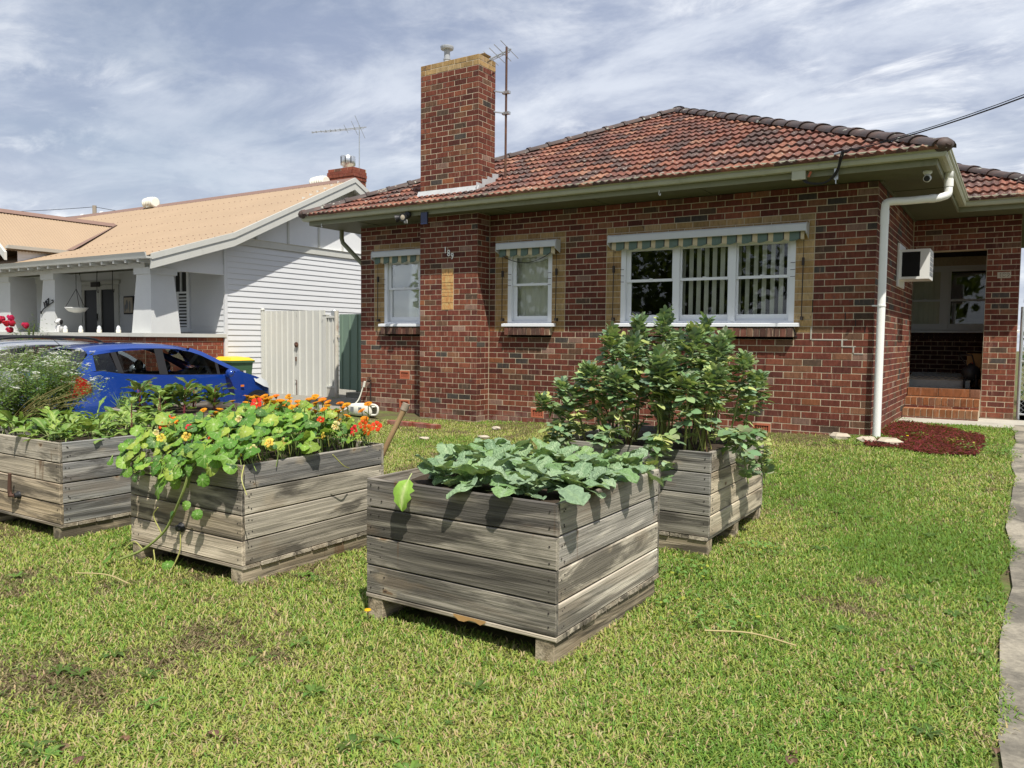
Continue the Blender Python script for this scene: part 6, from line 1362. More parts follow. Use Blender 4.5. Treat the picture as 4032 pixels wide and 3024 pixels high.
ct = thing('calendula', ((x0+x1)/2, y1-.25, zt-.06), 'calendulas with orange daisy flowers rising along the back of the nasturtium planter', 'plant'); cst = MB(); rl.seed(12)
for k in range(58):
    if k < 42: u, v = rl.uniform(.06, 1.0), rl.uniform(.55, 1.0); z = zt+rl.uniform(.21, .30)
    else: u, v = rl.choice(((rl.uniform(.02, .2), rl.uniform(.1, .5)), (rl.uniform(.7, 1.0), rl.uniform(.6, 1.0)))); z = zt+rl.uniform(.14, .22)
    p = Vector((x0+(x1-x0)*u, y0+(y1-y0)*v, z)); d = Vector((rl.gauss(.1, .25), rl.gauss(-.25, .25), 1)).normalized()
    o = link('flower_head', rl.choice(CALN), ct, p); o.rotation_euler = d.to_track_quat('Z', 'X').to_euler(); o.scale = (rl.uniform(.9, 1.25),)*3
    cst.tube(bez([p-d*.005, p+Vector((rl.uniform(-.03, .03), .03, -.12)), (p.x+rl.uniform(-.05, .05), p.y+.03, zt-.04)], 4), .003, 4, (.22, .30, .10))
    for q in range(5):
        b0 = p.lerp(Vector((p.x, p.y+.03, zt-.04)), .25+.15*q); a = rl.uniform(0, 6.3); e = Vector((math.cos(a), math.sin(a), .5))*.07; n2 = Vector((-math.sin(a), math.cos(a), 0))*.01
        cst.add([b0, b0+e*.6+n2, b0+e, b0+e*.6-n2], [(0, 1, 2, 3)], (.16*rl.uniform(.8, 1.2), .28, .06))
part('stems_and_leaves', cst, 'stem', ct, cols=True, kind='stuff')
# broad beans
def beanleaf(i):
    rg = random.Random(i); mb = MB(); col = [(.17, .25, .11), (.20, .285, .145), (.235, .315, .18), (.155, .225, .13), (.36, .42, .15)][i % 5]
    mb.tube([(0, 0, 0), (.03, 0, .004), (.075, 0, -.002)], .0018, 3, (.3, .38, .15))
    for k, (s, sg) in enumerate(((.03, 1), (.035, -1), (.056, 1), (.06, -1), (.075, 0))[:5 if i % 2 else 4]):
        a = (.85*sg if sg else rg.uniform(-.2, .2))+rg.uniform(-.2, .2); L, w = rg.uniform(.052, .070), rg.uniform(.015, .020); ca, sa = math.cos(a), math.sin(a); dz = rg.uniform(-.25, .35); tw = rg.uniform(-.3, .3)
        v = []
        for t, ww in ((0, .1), (.3, .9), (.6, 1), (.85, .6), (1, .05)):
            for q in (-1, 0, 1): X, Y = L*t, w*ww*q; v.append((s+X*ca-Y*sa, X*sa+Y*ca, dz*X+.2*abs(Y)+tw*Y-.25*t*t*L*.5))
        m = tuple(c*rg.uniform(.85, 1.15) for c in col); mb.add(v, [(3*j+q, 3*j+q+1, 3*j+4+q, 3*j+3+q) for j in range(4) for q in range(2)], m)
    return mb
BEAN = lib('leaf', 'glaucous_leaf', 10, beanleaf)
x0, x1, y0, y1, zt, _ = PLANTERS['D']
rl.seed(31)
BS = [(-.70, -5.75, .52, -.05, -.1, 'mid height broad bean with pale leaves at the front middle'), (-.52, -5.60, .66, .0, -.06, 'broad bean filling the gap below the tallest stem'), (-.88, -5.72, .55, -.1, -.1, 'mid height broad bean at the front, left of the middle'), (-.30, -5.75, .50, .05, -.1, 'mid height broad bean at the front, right of the middle'), (-.62, -5.30, .60, .02, .0, 'broad bean crowded in the centre of the clump'), (-1.18, -5.62, 0.30, -0.25, -0.10, 'low broad bean stem leaning out at the far left'), (-1.10, -5.35, 0.50, -0.14, -0.05, 'short broad bean at the left side of the clump'), (-1.05, -5.70, 0.42, -0.10, -0.20, 'short broad bean over the front left board'), (-0.98, -5.15, 0.72, -0.05, 0.00, 'broad bean behind the left side of the clump'), (-0.92, -5.55, 0.80, -0.01, -0.04, 'tall broad bean just left of the first tall pair'), (-0.84, -5.30, 0.88, 0.00, 0.02, 'tall broad bean under the left window post'), (-0.74, -5.62, 0.74, 0.02, -0.04, 'broad bean with bare yellow lower stem'), (-0.66, -5.10, 0.76, 0.02, 0.03, 'broad bean in the second row behind the bare stems'), (-0.60, -5.45, 0.92, 0.02, 0.02, 'tallest broad bean reaching the window sill'), (-0.48, -5.70, 0.62, 0.01, -0.10, 'mid height broad bean over the front boards'), (-0.42, -5.20, 0.86, 0.05, 0.02, 'tall broad bean right of the tallest'), (-0.34, -5.55, 0.80, 0.02, 0.00, 'thick broad bean at the right of the middle'), (-0.33, -5.05, 0.76, 0.05, 0.03, 'broad bean at the back right of the clump'), (-0.28, -5.40, 0.74, 0.08, 0.00, 'dark topped broad bean leaning right'), (-0.22, -5.65, 0.55, 0.09, -0.05, 'broad bean at the near right corner'), (-0.20, -5.15, 0.62, 0.11, 0.02, 'broad bean leaning out over the right side'), (-0.19, -4.90, 0.48, 0.13, 0.04, 'low broad bean leaning out at the back right'), (-0.80, -4.85, 0.66, 0.00, 0.05, 'broad bean at the back of the clump'), (-0.45, -4.85, 0.64, 0.02, 0.05, 'broad bean hidden at the back right of the middle'),
      (-0.75, -5.80, 0.10, 0.00, -0.30, 'flopped broad bean hanging over the front boards'), (-0.40, -5.82, 0.08, 0.08, -0.36, 'flopped broad bean with pods hanging down the front'), (-0.10, -5.60, 0.12, 0.21, -0.10, 'flopped broad bean hanging over the right side'), (-1.12, -5.80, 0.16, -0.03, -0.20, 'flopped broad bean at the front left corner'), (-0.10, -5.30, 0.10, 0.20, 0.05, 'flopped broad bean spilling down the tan right side')]
for bx_, by_, H, lx, ly, lb in BS:
    t = thing('broad_bean_plant', (bx_, by_, zt-.06), lb+', in the planter before the big window' if len(lb.split()) < 8 else lb, 'plant', 'broad beans in the planter before the big window')
    b0 = Vector((bx_, by_, zt-.05)); flop = H < .2
    tip = b0+Vector((lx, ly, H)) if not flop else b0+Vector((lx, ly, -.12-rl.uniform(0, .12)))
    mid = b0.lerp(tip, .5)+Vector((rl.uniform(-.02, .02), rl.uniform(-.02, .02), .05 if not flop else .24))
    pts = bez([b0, mid, tip], 8); mb = MB(); mb.tube(pts, [.009-.004*i/len(pts) for i in range(len(pts))], 6, (.30, .35, .11))
    if H > .5 and rl.random() < .8:
        for _ in range(4):
            e = b0+Vector((rl.uniform(-.12, .12), rl.uniform(-.18, .05), rl.uniform(.15, .42))); mb.tube(bez([b0+Vector((rl.uniform(-.05, .05), rl.uniform(-.05, .05), 0)), b0.lerp(e, .5)+Vector((.02, .0, .06)), e], 4), .006, 5, rl.choice(((.42, .45, .14), (.30, .34, .10), (.16, .10, .06))))
    part('stem', mb, 'stem', t, True, True)
    n_ = int(34+H*60) if not flop else 34; lo = .18 if H > .5 else .05
    for k in range(n_):
        f = lo+(1-lo)*(k/n_)**.52 if not flop else .35+.65*k/n_; f = min(f, .995); idx = f*(len(pts)-1); i0 = int(idx); p = pts[i0].lerp(pts[min(i0+1, len(pts)-1)], idx-i0)
        topk = max(0, (f-.72)/.28); pit = -.05+1.15*topk+rl.uniform(-.35, .25)
        if rl.random() < .2 and f < .5 and not flop: continue
        put(rl.choice(BEAN) if f > .55 or flop else BEAN[rl.choice((4, 9, 4, 9, 2, 7))], t, p, k*2.4+rl.uniform(-.5, .5), pit, rl.uniform(-.4, .4), rl.uniform(.65, 1.3)*(1.05-.35*topk))
    if flop or rl.random() < .5:
        for _ in range(2):
            p = pts[int(len(pts)*rl.uniform(.3, .7))]; mb = MB(); e = p+Vector((rl.uniform(-.03, .03), rl.uniform(-.05, -.01), rl.uniform(-.12, -.07))); mb.tube(bez([p, p.lerp(e, .5)+Vector((.012, -.015, 0)), e], 3), [.003, .008, .009, .008, .008, .006, .003], 6, (.38, .45, .16)); part('pod', mb, 'stem', t, True, True)
# leafy greens at the left
GREEN = lib('leaf', 'leaf', 10, lambda i: leafgrid(.09+.02*(i % 4), .026+.006*(i % 3), oval if i % 3 else (lambda t: max(.02, (.5+.5*math.sin(t*15))*.4*t+.35*math.sin(math.pi*t))), curl=.4+.1*(i % 3), fold=.2, wav=.07, nx=8, ny=3, seed=i+70, col=[(.17, .30, .05), (.13, .25, .045), (.22, .34, .07)][i % 3], mid=(.34, .42, .16), tooth=.25, petiole=.06))
BEET = lib('leaf', 'leaf', 8, lambda i: leafgrid(.15+.02*(i % 3), .045, oval, curl=.35, fold=.25, wav=.09, nx=9, ny=4, seed=i+90, col=[(.075, .17, .035), (.10, .21, .04), (.06, .10, .04)][i % 3], mid=(.20, .22, .08) if i % 2 else (.22, .05, .06), tooth=.15, petiole=.07))
x0, x1, y0, y1, zt, _ = PLANTERS['C']; rl.seed(77); gi = 0
GL = ['front left', 'front middle', 'front right', 'second row left', 'second row middle', 'second row right', 'third row left', 'third row middle', 'third row right', 'back left', 'back middle', 'back right']
for r in range(4):
    for c in range(3):
        px_, py_ = x0+.16+.37*c+rl.uniform(-.05, .05), y0+.14+.28*r+rl.uniform(-.04, .04)
        t = thing('leafy_green', (px_, py_, zt-.06), f'leafy green in the {GL[gi]} of the tan fronted left planter', 'plant', 'leafy greens in the left planter'); gi += 1
        for k in range(25): put(rl.choice(GREEN), t, (px_+rl.uniform(-.12, .12), py_+rl.uniform(-.09, .09), zt-.05+rl.uniform(0, .07)), rl.uniform(0, 6.3), rl.uniform(.25, 1.2), rl.uniform(-.4, .4), rl.uniform(.8, 1.35))
for px_, py_, h, lb in ((-4.15, -7.0, .28, 'tall bolting green at the back right of the left planter'), (-4.05, -7.3, .24, 'tall bolting green close to the nasturtiums'), (-4.4, -6.85, .22, 'tall bolting green at the back middle of the left planter')):
    t = thing('bolting_green', (px_, py_, zt-.06), lb, 'plant', 'bolting greens in the left planter'); mb = MB(); mb.tube([(px_, py_, zt-.05), (px_+.01, py_, zt+h)], [.008, .004], 5, (.25, .12, .08)); part('stem', mb, 'stem', t, cols=True)
    for k in range(16): put(rl.choice(GREEN), t, (px_, py_, zt+h*k/16), k*2.4, .5+.03*k, 0, 1.1-.03*k)
x0, x1, y0, y1, zt, _ = PLANTERS['E']
for i, (px_, py_, h, lb) in enumerate(((-6.42, -5.75, .26, 'tall red stemmed beet at the left of the row before the blue car'), (-6.12, -5.65, .24, 'crinkled beet in the middle of the row before the blue car'), (-5.86, -5.6, .25, 'dark beet at the right of the row before the blue car'), (-6.2, -5.25, .22, 'beet behind the middle of the row before the blue car'), (-5.9, -5.2, .24, 'upright beet below the car mirror'), (-6.5, -5.4, .14, 'small beet at the left end of the row before the blue car'))):
    t = thing('beet_plant', (px_, py_, zt-.06), lb, 'plant', 'beets in the planter before the blue car')
    mb = MB(); mb.tube([(px_, py_, zt-.05), (px_+.02, py_, zt+h*.9)], [.012, .005], 6, (.25, .05, .06)); part('stem', mb, 'stem', t, cols=True)
    for k in range(22): put(rl.choice(BEET), t, (px_+rl.uniform(-.04, .04), py_+rl.uniform(-.04, .04), zt-.04+h*.85*k/22), k*2.4, .55+rl.uniform(-.2, .5), rl.uniform(-.3, .3), rl.uniform(.75, 1.1))
for px_, py_, lb in ((-6.45, -5.95, 'tuft of thin chives at the front of the half hidden planter'), (-6.28, -5.93, 'second tuft of thin chives beside the first')):
    mb = MB(); t = thing('chives', (px_, py_, zt-.06), lb, 'plant', 'chives')
    for k in range(26): a = rl.uniform(0, 6.3); e = rl.uniform(.03, .1); h = rl.uniform(.12, .24); mb.tube([(px_, py_, zt-.05), (px_+e*.4*math.cos(a), py_+e*.4*math.sin(a), zt-.05+h*.6), (px_+e*math.cos(a), py_+e*math.sin(a), zt-.05+h)], [.0035, .003, .001], 4, (.16, .27, .12))
    part('blades', mb, 'stem', t, cols=True, kind='stuff')
# coriander in flower
x0, x1, y0, y1, zt, _ = PLANTERS['F']; rl.seed(8)
def umbel(i):
    rg = random.Random(i); mb = MB()
    for k in range(9):
        a = rg.uniform(0, 6.3); r = .030*math.sqrt(rg.random()); c = Vector((r*math.cos(a), r*math.sin(a), rg.uniform(-.003, .004))); mb.tube([(0, 0, -.03), c], .0008, 3, (.35, .40, .2), cap=False)
        for q in range(5): b0 = a+q*1.26; e = Vector((math.cos(b0), math.sin(b0), .3))*.008; n2 = Vector((-math.sin(b0), math.cos(b0), 0))*.0035; mb.add([c, c+e+n2, c+e-n2], [(0, 1, 2)], (.80, .80, .76))
    return mb
UMB = lib('flower_head', 'petal', 5, umbel)
CO = [(-6.55, -7.6, 0), (-6.15, -7.65, .0), (-5.8, -7.6, .12), (-6.4, -7.2, -.05), (-6.0, -7.2, .1), (-5.75, -7.1, .25), (-6.3, -6.9, 0), (-5.9, -6.85, .2)]
CL = ['front left', 'front middle', 'front right', 'left of centre', 'centre', 'right edge', 'back left', 'back right']
for (px_, py_, lean), nm in zip(CO, CL):
    t = thing('coriander_plant', (px_, py_, zt-.06), f'flowering coriander at the {nm} of the far left planter', 'plant', 'flowering coriander in the far left planter')
    st, lf = MB(), MB(); b0 = Vector((px_, py_, zt-.05))
    for k in range(17):
        a = rl.uniform(0, 6.3); sp_r = rl.uniform(.05, .34); tip = b0+Vector((sp_r*math.cos(a)+lean*1.2, sp_r*math.sin(a), rl.uniform(.36, .70)-.25*sp_r)); mid = b0.lerp(tip, .5)+Vector((0, 0, .05))
        pts = bez([b0, mid, tip], 5); st.tube(pts, [.0045-.003*i/len(pts) for i in range(len(pts))], 4, (.20, .27, .09), cap=False)
        for q in range(2+(k % 2)):
            e = tip+Vector((rl.uniform(-.07, .07), rl.uniform(-.07, .07), rl.uniform(-.03, .05))); st.tube([pts[-3], e], .0015, 3, (.22, .30, .10), cap=False)
            o = link('flower_head', rl.choice(UMB), t, e+Vector((0, 0, .01))); o.rotation_euler = (rl.uniform(-.3, .3), rl.uniform(-.3, .3), rl.uniform(0, 6)); o.scale = (rl.uniform(.7, 1.3),)*3
        for q in range(230):
            f = rl.random()**.8; p = pts[min(len(pts)-1, int(f*len(pts)))]+Vector((rl.gauss(0, .045), rl.gauss(0, .045), rl.gauss(0, .04))); aa = rl.uniform(0, 6.3); L = rl.uniform(.018, .04)*(1.2-.55*f)
            e = Vector((math.cos(aa), math.sin(aa), rl.uniform(-.4, .5)))*L; n2 = Vector((-math.sin(aa), math.cos(aa), rl.uniform(-.5, .5)))*L*.28; g = rl.uniform(.75, 1.2)
            lf.add([p, p+e*.5+n2, p+e, p+e*.5-n2], [(0, 1, 2, 3)], (.15*g, .255*g, .06*g))
    part('stems', st, 'stem', t, cols=True, kind='stuff'); part('leaves', lf, 'leaf', t, cols=True, kind='stuff')
mb = MB(); t = thing('dry_coriander_stalks', (-5.55, -7.25, .55), 'bundle of dry yellow coriander stalks leaning right over the leafy greens', 'plant')
for k in range(16):
    a = Vector((-5.62+rl.uniform(-.05, .05), -7.3+rl.uniform(-.1, .1), .64+rl.uniform(-.02, .04))); e = a+Vector((rl.uniform(.55, .85), rl.uniform(-.1, .2), rl.uniform(.14, .36))); mb.tube(bez([a, a.lerp(e, .5)+Vector((0, 0, .03)), e], 4), [.004]*8+[.002], 4, rl.choice(((.34, .30, .12), (.30, .24, .10), (.25, .26, .10))))
    for q in range(14): p = a.lerp(e, rl.uniform(.4, 1.05))+Vector((rl.gauss(0, .03), rl.gauss(0, .03), rl.gauss(0, .04))); v = Vector((rl.gauss(0, 1), rl.gauss(0, 1), rl.gauss(0, 1))).normalized()*.03; mb.tube([p, p+v], .0012, 3, (.28, .28, .10), cap=False)
part('stalks', mb, 'stem', t, cols=True, kind='stuff')
# ---------------------------------------------------------------- small things on the lawn
ax = thing('tool_handle', (-2.0, -6.45, .5), 'worn wooden tool handle leaning up between two planters', 'tool')
mb = MB(); hp = bez([(-2.30, -6.62, .30), (-2.19, -6.57, .58), (-2.12, -6.52, .76), (-2.075, -6.48, .885)], 6); mb.tube(hp, [.019]*(len(hp)-3)+[.021, .023, .024], 8); part('haft', mb, 'axe_wood', ax, True)
mb = MB(); mb.tube([(-2.083, -6.487, .865), (-2.068, -6.475, .912)], .027, 8); part('grip_end', mb, 'end_grain', ax, True)
jg = thing('plastic_jerrycan', (-7.7, -.9, .05), 'white plastic jerrycan lying on its side on the grass by the tap', 'jerrycan'); gz = ground(-7.7, -.9)
mb = MB(); prof = [(.0, .05), (.02, .085), (.08, .105), (.2, .115), (.42, .115), (.50, .10), (.53, .06)]
for (s0, r0), (s1, r1) in zip(prof, prof[1:]):
    q = []
    for s, r in ((s0, r0), (s1, r1)): q.append([(-8.02+s, -.9+r*.95*sx_, gz+.115+r*sz_*.95) for sx_, sz_ in ((-1, -.6), (-.75, -.95), (.75, -.95), (1, -.6), (1, .6), (.75, .95), (-.75, .95), (-1, .6))])
    mb.add(q[0]+q[1], [(k, (k+1) % 8, 8+(k+1) % 8, 8+k) for k in range(8)])
part('can', mb, 'cream_plastic', jg, True)
mb = MB(); mb.tube(bez([(-7.55, -.98, gz+.2), (-7.42, -.98, gz+.215), (-7.34, -.98, gz+.17), (-7.36, -.98, gz+.06), (-7.48, -.98, gz+.04)], 5), .018, 8); part('handle', mb, 'cream_plastic', jg, True)
mb = MB(); mb.lathe((-8.03, -.9, gz+.15), [(.03, 0), (.03, .03), (.034, .03), (.034, .045)], 10, axis=(-1, 0, 0)); part('spout', mb, 'cream_plastic', jg, True)
for x in (-7.93, -7.75):
    mb = MB(); mb.box(x, x+.07, -1.012, -1.006, gz+.08, gz+.16); part('hand_hole', mb, 'grey_trim', jg)
tp = thing('garden_tap', (-8.42, -.05, .05), 'garden tap with hose connector at the left corner of the brick wall', 'tap')
mb = MB(); mb.tube([(-8.38, -.03, .05), (-8.38, -.03, .60), (-8.38, -.09, .60), (-8.40, -.12, .56)], .011, 6); part('pipe', mb, 'dark_iron', tp)
mb = MB(); mb.box(-8.43, -8.36, -.05, -.02, .55, .58); mb.tube([(-8.42, -.07, .64), (-8.34, -.07, .64)], .012, 6); mb.tube([(-8.38, -.07, .59), (-8.38, -.07, .64)], .01, 5); part('valve', mb, 'rusty_iron', tp)
hs2 = bez([(-8.42, -.13, .56), (-8.47, -.14, .45), (-8.55, -.2, .2), (-8.66, -.4, .06), (-8.45, -.75, .05), (-8.15, -.85, .14), (-8.0, -.92, .18)], 8)
mb = MB(); mb.tube(hs2, .013, 6); mb.tube([(-8.425, -.13, .57), (-8.45, -.135, .47)], .024, 8); solid('garden_hose', mb, 'cream_plastic', 'pale garden hose running from the tap down to the jerrycan', 'hose', smooth=True)
EB = MB(); EB.add(*brick_faces(.24, .075, .11, .006)); EBM = EB.mesh('edging_brick', 'brick_clay')
for i, (x, y, rz_) in enumerate(((-6.75, -1.42, .08), (-6.50, -1.41, .02), (-6.25, -1.40, -.05), (-6.0, -1.42, -.03))):
    o = tag(link('edging_brick', EBM, None, (x, y, ground(x, y)-.01), (0, 0, rz_)), ('leftmost loose red brick edging the bed below the chimney breast', 'second loose red brick from the left below the chimney breast', 'third loose red brick from the left below the chimney breast', 'rightmost loose red brick edging the bed below the chimney breast')[i], 'brick', 'loose edging bricks'); o.color = (.30, .085, .05, 1)
for i, (x, y, s_, lb) in enumerate(((-.28, -.42, (.13, .08, .06), 'flat pale stone left of the white downpipe foot'), (.05, -.55, (.12, .10, .05), 'pale stone at the foot of the white downpipe'), (.30, -.62, (.16, .11, .055), 'largest pale stone at the edge of the red mulch'), (-4.9, -1.1, (.07, .05, .03), 'small grey stone half sunk in the lawn below the middle window'), (-4.5, -2.0, (.10, .07, .03), 'small flat stone in the lawn behind the nearest planter'), (-5.2, -2.4, (.09, .06, .02), 'flat grey stone lying in the grass below the chimney breast'))):
    mb = MB(); mb.blob((x, y, ground(x, y)+.02), s_, 7, 5, .18, seed=i+3); solid('garden_stone', mb, 'stone_pale', lb, 'stone', 'stones on the lawn')
# mulch bed
MP = [(.02, 1.62), (.14, 2.25), (.66, 1.75), (1.20, .86), (1.26, -.2), (1.20, -1.0), (.78, -1.16), (.41, -.90), (.10, -.95), (.02, -.6), (.24, -.1), (.05, .4)]
def inpoly(x, y, P):
    r = False
    for (ax_, ay_), (bx_, by_) in zip(P, P[1:]+P[:1]):
        if (ay_ > y) != (by_ > y) and x < (bx_-ax_)*(y-ay_)/(by_-ay_)+ax_: r = not r
    return r
mb = MB(); mb.poly([(x, y, ground(x, y)+.012) for x, y in MP]); struct('mulch_bed', mb, 'mulch_chip')
mb = MB(); rl.seed(5)
for _ in range(6000):
    x, y = rl.uniform(0, 1.3), rl.uniform(-1.2, 2.3)
    if not inpoly(x, y, MP): continue
    a = rl.uniform(0, 6.3); L = rl.uniform(.012, .035); w = rl.uniform(.003, .008); d = Vector((math.cos(a), math.sin(a), rl.uniform(-.5, .6)))*L; n2 = Vector((-math.sin(a), math.cos(a), rl.uniform(-.4, .4)))*w; p = Vector((x, y, ground(x, y)+.016+rl.uniform(0, .02))); g = rl.uniform(.5, 1.3)
    mb.add([p-d-n2, p+d-n2, p+d+n2, p-d+n2], [(0, 1, 2, 3)], (.115*g, .026*g, .017*g))
o = link('mulch_chips', mb.mesh('mulch_chips', 'stem', cols=True)); tag(o, 'red bark chips spread beside the path', 'mulch', kind='stuff')
# ---------------------------------------------------------------- grass
def grass():
    N = 560000
    # candidate points in the lawn, denser where it is near the camera
    r = 2.0+(13.0-2.0)*RNG.random(N)**1.15; th = RNG.uniform(-.68, .72, N)
    bx_ = CAM.x+r*(FWD.x*np.cos(th)+FWD.y*np.sin(th))/math.hypot(FWD.x, FWD.y); by_ = CAM.y+r*(FWD.y*np.cos(th)-FWD.x*np.sin(th))/math.hypot(FWD.x, FWD.y)
    edge = 1.53+.03*np.sin(by_*5)+.04*(vnoise(by_, by_*0, 3., 2)-.5)
    ok = (bx_ < edge) & (bx_ > -8.8) & (by_ < -.03+.0*bx_) | ((bx_ > .02) & (bx_ < edge) & (by_ > -.03) & (by_ < 2.3))
    for k in PLANTERS:
        a, b_, c_, d = PLANTERS[k][:4]; inset = .12; ok &= ~((bx_ > a+inset) & (bx_ < b_-inset) & (by_ > c_+inset) & (by_ < d-inset))
    ok &= ~((bx_ > -6.98) & (bx_ < -5.8) & (by_ > -.35))
    m = vnoise(bx_, by_, 1.3, 1)*.55+vnoise(bx_, by_, 4.5, 2)*.45
    f = vnoise(bx_, by_, 11., 3)
    m = m*.75+.25*f; bare = .30-.10*np.clip(bx_+1.2, 0, 1)+.03*np.clip(-by_-8., 0, 1)*np.clip(.3-bx_, 0, 1)+.24*np.clip((by_+1.3)/1.3, 0, 1)*(bx_ < -.4); keep = RNG.random(N) < np.clip((m-bare)*5.5, .04, 1)
    mul = np.array([inpoly(x, y, MP) if (0 < x < 1.3 and y > -1.3) else False for x, y in zip(bx_, by_)]) ; keep &= ~mul | (RNG.random(N) < .06)
    thin = ~keep & ~mul & (RNG.random(N) < .62)
    ok &= keep | thin
    x, y, m, rr, f, th_ = bx_[ok], by_[ok], m[ok], r[ok], f[ok], thin[ok]; n_ = len(x)
    gx, gy = np.linspace(-9.2, 2., 113), np.linspace(-13.2, 3., 163); G = np.array([[ground(a, b_) for a in gx] for b_ in gy])
    ix = np.clip(((x-gx[0])/(gx[1]-gx[0])), 0, 111.99); iy = np.clip((y-gy[0])/(gy[1]-gy[0]), 0, 161.99); i0, j0 = ix.astype(int), iy.astype(int); fx, fy = ix-i0, iy-j0
    z = (G[j0, i0]*(1-fx)+G[j0, i0+1]*fx)*(1-fy)+(G[j0+1, i0]*(1-fx)+G[j0+1, i0+1]*fx)*fy-.012
    right = np.clip((x+1.6)/2.4, 0, 1); lush = np.clip(.55*right+.9*(vnoise(x, y, .8, 9)-.35)+.25*(f-.5), 0, 1)
    H = (.014+.026*RNG.random(n_)**1.4+.014*lush)*(1+.012*rr); wdt = (.0014+.0017*RNG.random(n_))*(1+.07*rr)
    az = RNG.uniform(0, 2*np.pi, n_); ln = RNG.uniform(.45, 1.55, n_); ca, sa = np.cos(az), np.sin(az); tw = az+np.pi/2+RNG.uniform(-.5, .5, n_); wx, wy = np.cos(tw)*wdt, np.sin(tw)*wdt
    ln = np.where(th_, 1.6+.4*RNG.random(n_), ln); H = np.where(th_, .018+.022*RNG.random(n_), H)
    V = np.zeros((n_, 5, 3), np.float32)
    hor1, up1 = H*.45*ln, H*.62; hor2, up2 = H*1.0*ln, H*np.maximum(.12, 1.0-.36*ln*ln)
    for k, (hx, hz, w) in enumerate(((0, 0, 1), (0, 0, -1), (hor1, up1, -.85), (hor1, up1, .85), (hor2, up2, 0))):
        V[:, k, 0] = x+ca*hx+wx*w; V[:, k, 1] = y+sa*hx+wy*w; V[:, k, 2] = z+hz
    kind = RNG.random(n_); dry = np.clip(.62-.95*lush+.25*(1-m), .05, .72)
    green = np.stack([.125+.05*RNG.random(n_), .255+.07*RNG.random(n_), .035+.02*RNG.random(n_)], 1)*(1-.22*lush)[:, None]
    yg = np.stack([.27+.06*RNG.random(n_), .35+.05*RNG.random(n_), .07+.03*RNG.random(n_)], 1)
    straw = np.stack([.42+.1*RNG.random(n_), .36+.08*RNG.random(n_), .17+.05*RNG.random(n_)], 1)
    c = np.where((kind < dry*.42)[:, None], straw, np.where((kind < dry*1.35)[:, None], yg, green))
    br = RNG.random(n_)[:, None]; c = np.where(th_[:, None], np.where(br < .45, np.array([[.13, .095, .055]]), np.where(br < .8, np.array([[.30, .25, .13]]), np.array([[.17, .22, .06]]))), c)
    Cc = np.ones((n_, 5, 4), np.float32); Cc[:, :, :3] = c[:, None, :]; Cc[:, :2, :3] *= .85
    me = bpy.data.meshes.new('lawn_grass'); me.vertices.add(n_*5); me.vertices.foreach_set('co', V.ravel())
    base = (np.arange(n_)*5)[:, None]; q = (base+np.array([[0, 1, 2, 3]])); t3 = (base+np.array([[3, 2, 4]]))
    li = np.concatenate([q, t3], 1).astype(np.int32).ravel(); me.loops.add(len(li)); me.loops.foreach_set('vertex_index', li)
    ls = (np.arange(n_)*7)[:, None]+np.array([[0, 4]]); me.polygons.add(n_*2); me.polygons.foreach_set('loop_start', ls.astype(np.int32).ravel())
    a = me.attributes.new('col', 'FLOAT_COLOR', 'POINT'); a.data.foreach_set('color', Cc.ravel()); me.materials.append(MATS['grass_blade']); me.update(calc_edges=True); me.validate()
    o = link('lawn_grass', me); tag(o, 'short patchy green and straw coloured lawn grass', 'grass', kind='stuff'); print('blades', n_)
grass()
